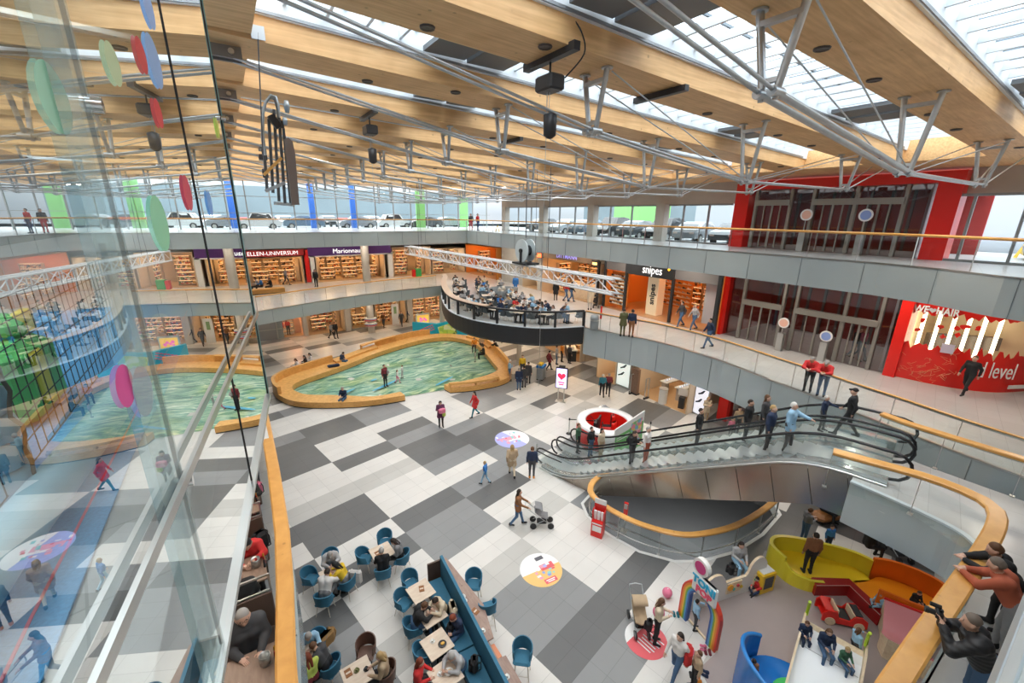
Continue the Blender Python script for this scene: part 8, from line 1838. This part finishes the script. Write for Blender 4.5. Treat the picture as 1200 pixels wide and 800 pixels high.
x,y,_=P(1050,652,0); pram((x,y,0),RIGHTW,'black','black pushchair behind the orange lounge')
bag((*P(978,603,.45)[:2],.45),'black','black coat and bag heap on the brown pouf bench','handbag',.3,1.2)
kid('floorsit',1070,705,.43,CAMW,'black','black','brown','toddler in black sitting on the orange lounge',.6)
kid('floorsit',1031,710,.43,LEFTW,'light blue','light blue','blond','small child in pale blue behind the orange front panel',.6)
kid('sit',939,752,.72,CAMW-.3,'navy','navy','brown','child in navy seated at the left of the slide top',.62)
kid('sit',962,768,.70,CAMW-.3,'navy','denim','brown','girl in navy jumper and jeans in the middle of the slide top',.78,hair='long')
kid('sit',984,783,.72,CAMW,'green','denim','blond','blond toddler in green vest at the right of the slide top',.62)
kid('reach',996,772,.4,RIGHTW,'light blue','dark grey','brown','curly haired child in light blue holding the lime slide handle',.66,hair='bob')
kid('stand',876,806,.4,AWAY,'brown','dark grey','dark','child on the green cushion at the bottom edge of the picture',.6)
kid('phone',767,752,0,RIGHTW-.3,'cream','black','brown','long haired woman with pink ball beside the beige pushchair',.98,hair='long',bulk=.015)
x,y,_=P(748,735,0); pram((x,y,0),LEFTW,'beige','beige pushchair beside the woman with the pink ball')
def ball_(px,py,z,l,r=.16):
    x,y,_=P(px,py,z); o=thing('play_ball',l,'ball',(x,y,z-r)); b=MB(); b.ball((0,0,r),r,18,12); b.build('ball_body',cl(CLC['pink']),o); b=MB(); b.cyl((0,0,2*r-.004),(0,0,2*r+.006),.018,n=8); b.build('valve',M_white,o)
ball_(782,694,.19,'pink ball flying in front of the rainbow arch'); ball_(772,717,1.15,'pink ball held by the long haired woman',.17)
bag((*P(760,738,.4)[:2],.4),'black','black and pink shopping bag hanging beside the woman with the ball','handbag',.5,.9)
kid('walk',790,795,0,LEFTW+.6,'white','denim','dark','woman in white top carrying a red jacket at the bottom of the picture',.98,hair='bob')
o=thing('red_jacket','red padded jacket with fur hood carried by the woman in the white top','jacket',tuple(Vector(P(790,793,0))+Vector((.12,-.2,.75))),.5); b=MB(); b.box((0,0,.22),(.42,.24,.55),bev=.1); b.build('jacket_body',cl(CLC['red']),o); b=MB(); b.tube([(-.16,0,.02),(0,-.06,-.04),(.16,0,.02)],.06,8); b.build('fur_trim',cl(CLC['beige']),o)
kid('stand',812,806,0,LEFTW,'beige','black','brown','child in beige jumper beside the woman with the red jacket',.78)
rn=random.Random(4)
for i,(px,py,c,n_) in enumerate(((810,712+52,'pink','pink and white shoes'),(824,760,'pink','small pink toy on the floor'),(829,765,'maroon','dark ball toy'),(817,797,'orange','orange and black shoes'),(826,790,'navy','navy shoe pair'),(792,721,'teal','teal sandal'),(812,792,'black','black boots'))):
    x,y,_=P(px,py,0); o=thing('child_shoes',f'{n_} lying on the floor outside the play corner','shoes',(x,y,0),rn.uniform(0,6)); 
    for s in (-.06,.06): b=MB(); b.box((s,0,.035),(.08,.2,.07),bev=.025); b.box((s,-.05,.075),(.07,.09,.05),bev=.02); b.build('shoe_upper',cl(CLC[c]),o); b=MB(); b.box((s,0,.006),(.085,.205,.012)); b.build('sole',M_white,o)
# ================================================================ three visitors at the near gallery railing
x,y,_=P(1113,712,6.78)
person('shoot',(8.0,-.05,Z1),PI/2+.35,'quilt','denim','ash','balding man in black quilted jacket and jeans photographing over the oak railing',hair='bald',bulk=.045,sc=1.04,res=.012,hands=8)
person('lean',(9.80,-.10,Z1),PI/2+.05,'rust','grey','ash','man in rust red jumper and grey trousers bending over the oak railing',bulk=.03,sc=1.04,res=.012,hands=8)
person('lean',(10.42,.02,Z1),PI/2+.35,'black','black','brown','brown haired young man in black jacket beside the rust jumper at the railing',bulk=.03,sc=1.02,res=.012,hands=8)
o=thing('yellow_backpack','mustard yellow padded bag behind the young man at the railing','bag',(10.75,-.3,6.25),.4); b=MB(); b.box((0,0,.2),(.45,.35,.5),bev=.12); b.build('bag_body',cl(CLC['yellow']),o); b=MB(); b.box((-.1,.1,.28),(.3,.3,.3),bev=.1); b.build('olive_hood',cl(CLC['olive']),o)
for k in range(4): b=MB(); b.tube([(-.24,-.18,.05+.11*k),(0,-.2,.06+.11*k),(.24,-.18,.05+.11*k)],.012,5); b.build('quilt_seam',cl(CLC['olive']),o)
o=thing('photo_camera','black camera with lens hood and furry microphone held by the man in the quilted jacket','camera',(7.86,.50,6.62),.35)
b=MB(); b.box((0,0,.07),(.15,.08,.11),bev=.015); b.box((0,-.01,.14),(.06,.05,.04),bev=.01); b.build('camera_body',M_black,o); b=MB(); b.cyl((0,.04,.07),(0,.11,.07),.04,n=16); b.cyl((0,.11,.07),(0,.15,.07),.048,n=16); b.build('lens',M_dark,o); b=MB(); b.cyl((0,.0,.19),(0,.12,.19),.03,n=10); b.build('microphone',cl(CLC['black']),o)
# ================================================================ booths on the left middle gallery
M_bth=mat('booth_brown_leather',(.12,.075,.055),.5); M_bt=wood('booth_table_wood',(.34,.23,.17),(.22,.14,.10),(9,2,9),.4)
BYs=[(5.62,'nearest the camera'),(7.72,'second from the camera'),(9.82,'third from the camera'),(11.7,'fourth from the camera'),(13.7,'fifth from the camera'),(15.7,'sixth from the camera')]
for i,(y,l) in enumerate(BYs):
    o=thing('booth_table',f'walnut booth table behind the left oak railing, {l}','table',(-1.05,y,Z1),0,'booth tables'); b=MB(); b.box((0,0,.735),(1.5,.72,.035),bev=.006); b.build('table_top',M_bt,o); b=MB(); b.box((0,0,.36),(.12,.3,.7)); b.build('pedestal',M_dark,o)
    o=thing('booth_divider',f'double brown booth bench with glass topped divider, {l}','bench',(-1.1,y+1.05,Z1),0,'booth benches')
    b=MB(); b.box((0,0,.55),(1.7,.10,1.1),bev=.02); b.build('back_panel',M_bth,o)
    for s in (-1,1): b=MB(); b.box((0,s*.30,.40),(1.65,.48,.14),bev=.04); b.box((0,s*.30,.17),(1.6,.40,.33)); b.build('bench_seat',M_bth,o)
    b=MB(); b.box((0,-.02,1.12),(1.72,.03,.03)); b.box((0,-.02,1.42),(1.72,.03,.03)); b.box((.84,-.02,1.27),(.03,.03,.3)); b.box((-.84,-.02,1.27),(.03,.03,.3)); b.build('divider_frame',M_inox,o); b=MB(); b.add([(-.83,-.02,1.13),(.83,-.02,1.13),(.83,-.02,1.41),(-.83,-.02,1.41)],[(0,1,2,3)]); b.build('divider_glass',M_gl,o)
person('sit',(-.66,6.28,Z1-.02),-PI/2+.1,'dark grey','dark grey','grey','man with short grey hair and glasses in dark grey jumper at the nearest booth',hair='bald',bulk=.04,sc=1.05,res=.012,hands=8)
o=thing('eyeglasses','thin dark glasses worn by the man at the nearest booth','glasses',(-.66,6.28,Z1)); J=joints('sit'); h=Vector(J['hd'])
b=MB(); ga=Matrix.Rotation(-PI+.1,4,'Z')
for s in (-1,1):
    c=Vector((s*.034,h.y+.098,h.z+.0)); b.tube([tuple(ga@Vector((c.x+.026*math.cos(t),c.y,c.z+.02*math.sin(t)))*1.05) for t in [2*PI*i/12 for i in range(12)]],.0025,5,closed=True); b.tube([tuple(ga@Vector((s*.06,h.y+.095,h.z))*1.05),tuple(ga@Vector((s*.085,h.y-.0,h.z+.01))*1.05)],.0025,5)
b.tube([tuple(ga@Vector((-.008,h.y+.10,h.z+.003))*1.05),tuple(ga@Vector((.008,h.y+.10,h.z+.003))*1.05)],.0025,5); b.build('wire_frame',M_black,o)
person('sit',(-.72,7.12,Z1-.02),PI/2,'black','black','black','person with black cap seen from behind in the second booth',hair='cap',bulk=.03); person('sitlean',(-.55,8.34,Z1-.02),-PI/2,'red','black','black','person in red and black leaning over the second booth table',bulk=.02)
person('sitlean',(-.5,10.42,Z1-.02),-PI/2,'black','black','black','person in black leaning over the third booth table',hair='long'); person('sitlean',(-.4,12.3,Z1-.02),-PI/2,'black','dark grey','dark','dark haired person at the fourth booth table',hair='bob')
bag((-.35,8.5,Z1+.5),'black','black backpack on the bench of the second booth','backpack',.5); bag((-.3,10.5,Z1+.5),'pink','pink and violet bag on the bench of the third booth','handbag',.5,.8)
for i,(y,l) in enumerate(BYs[:4]):
    w_=l.split(' ')[0]
    o=thing('condiment_caddy',f'steel caddy with bottles on the booth table {l}','caddy',(-.45,y+.05,Z1+.755),0,'table caddies'); b=MB(); b.lathe([(0,0),(.07,0),(.075,.16),(.07,.16),(.066,.01)],n=14); b.build('steel_pot',M_inox,o)
    for k in range(3): b=MB(); b.cyl((.13+.0*k,-.1+.09*k,0),(.13,-.1+.09*k,.15),.025,.012,8); b.build('bottle',[M_black,M_rd,mat('oil_amber',(.5,.25,.03),.2)][k],o)
    booklet((-1.5,y+.05,Z1+.754),.1,f'pale napkin with cutlery on the booth table {l}','cream'); cup((-.8,y-.15,Z1+.754),f'white cup on the booth table {l}')
# ================================================================ area lights added to brighten the galleries, no fixtures built
M_fx=emis('fixture_glow',(1,.82,.6),5.)
def gal_fill(x,y,z,p,col=(1,.88,.74)):
    lamp('gallery_fill','AREA',(x,y,z-.06),p,col,1.2,sy=.3)  # area light put in for brightness, without a fitting
k=0
for y in (1,6,11,16,21,26,31,36): gal_fill(22.8,y,Z2-.5,70)
for x in (1,6,11,16,21): gal_fill(x,44,Z2-.5,60)
for y in (7,12,16.5,21,26,31,36): gal_fill(21.8,y,Z1-.55,42,(1,.84,.68))
for x in (1,6,11,16,21): gal_fill(x,42.5,Z1-.55,45,(1,.84,.68))
for x,y in ((17,24),(16.5,30),(17.5,35)): gal_fill(x,y,Z1-.6,38,(1,.84,.68))
for y in (5.6,8.8,12): gal_fill(-1.8,y,Z2-.6,30)
for y in (1.5,4.5): gal_fill(-3.2,y,14.4,60,(1,.95,.9))  # added to brighten the play hall carpet
for x in (4,10,16,22): gal_fill(x,46,15.1-RS*x+.0,60,(1,.95,.9))
for x,y in ((12,4),(18,9),(14,13)): lamp('lower_level_fill','AREA',(x,y,-.7),120,(1,.95,.9),1.5,sy=.4)  # added lights that lift the dark lower level
for z in (Z1+3.9,13.5):
    for y in (7.5,11.5): gal_fill(28,y,z,12)  # added to brighten the portal lobbies
# ================================================================ lamps of the building
for x in (4,11,18):
    for y in (4,12,20,28,36): lamp('roof_downlight','SPOT',(x,y+.3,RZ(x)-.05),260,(1,.86,.66),.12,(0,0,0),spot=R(120))
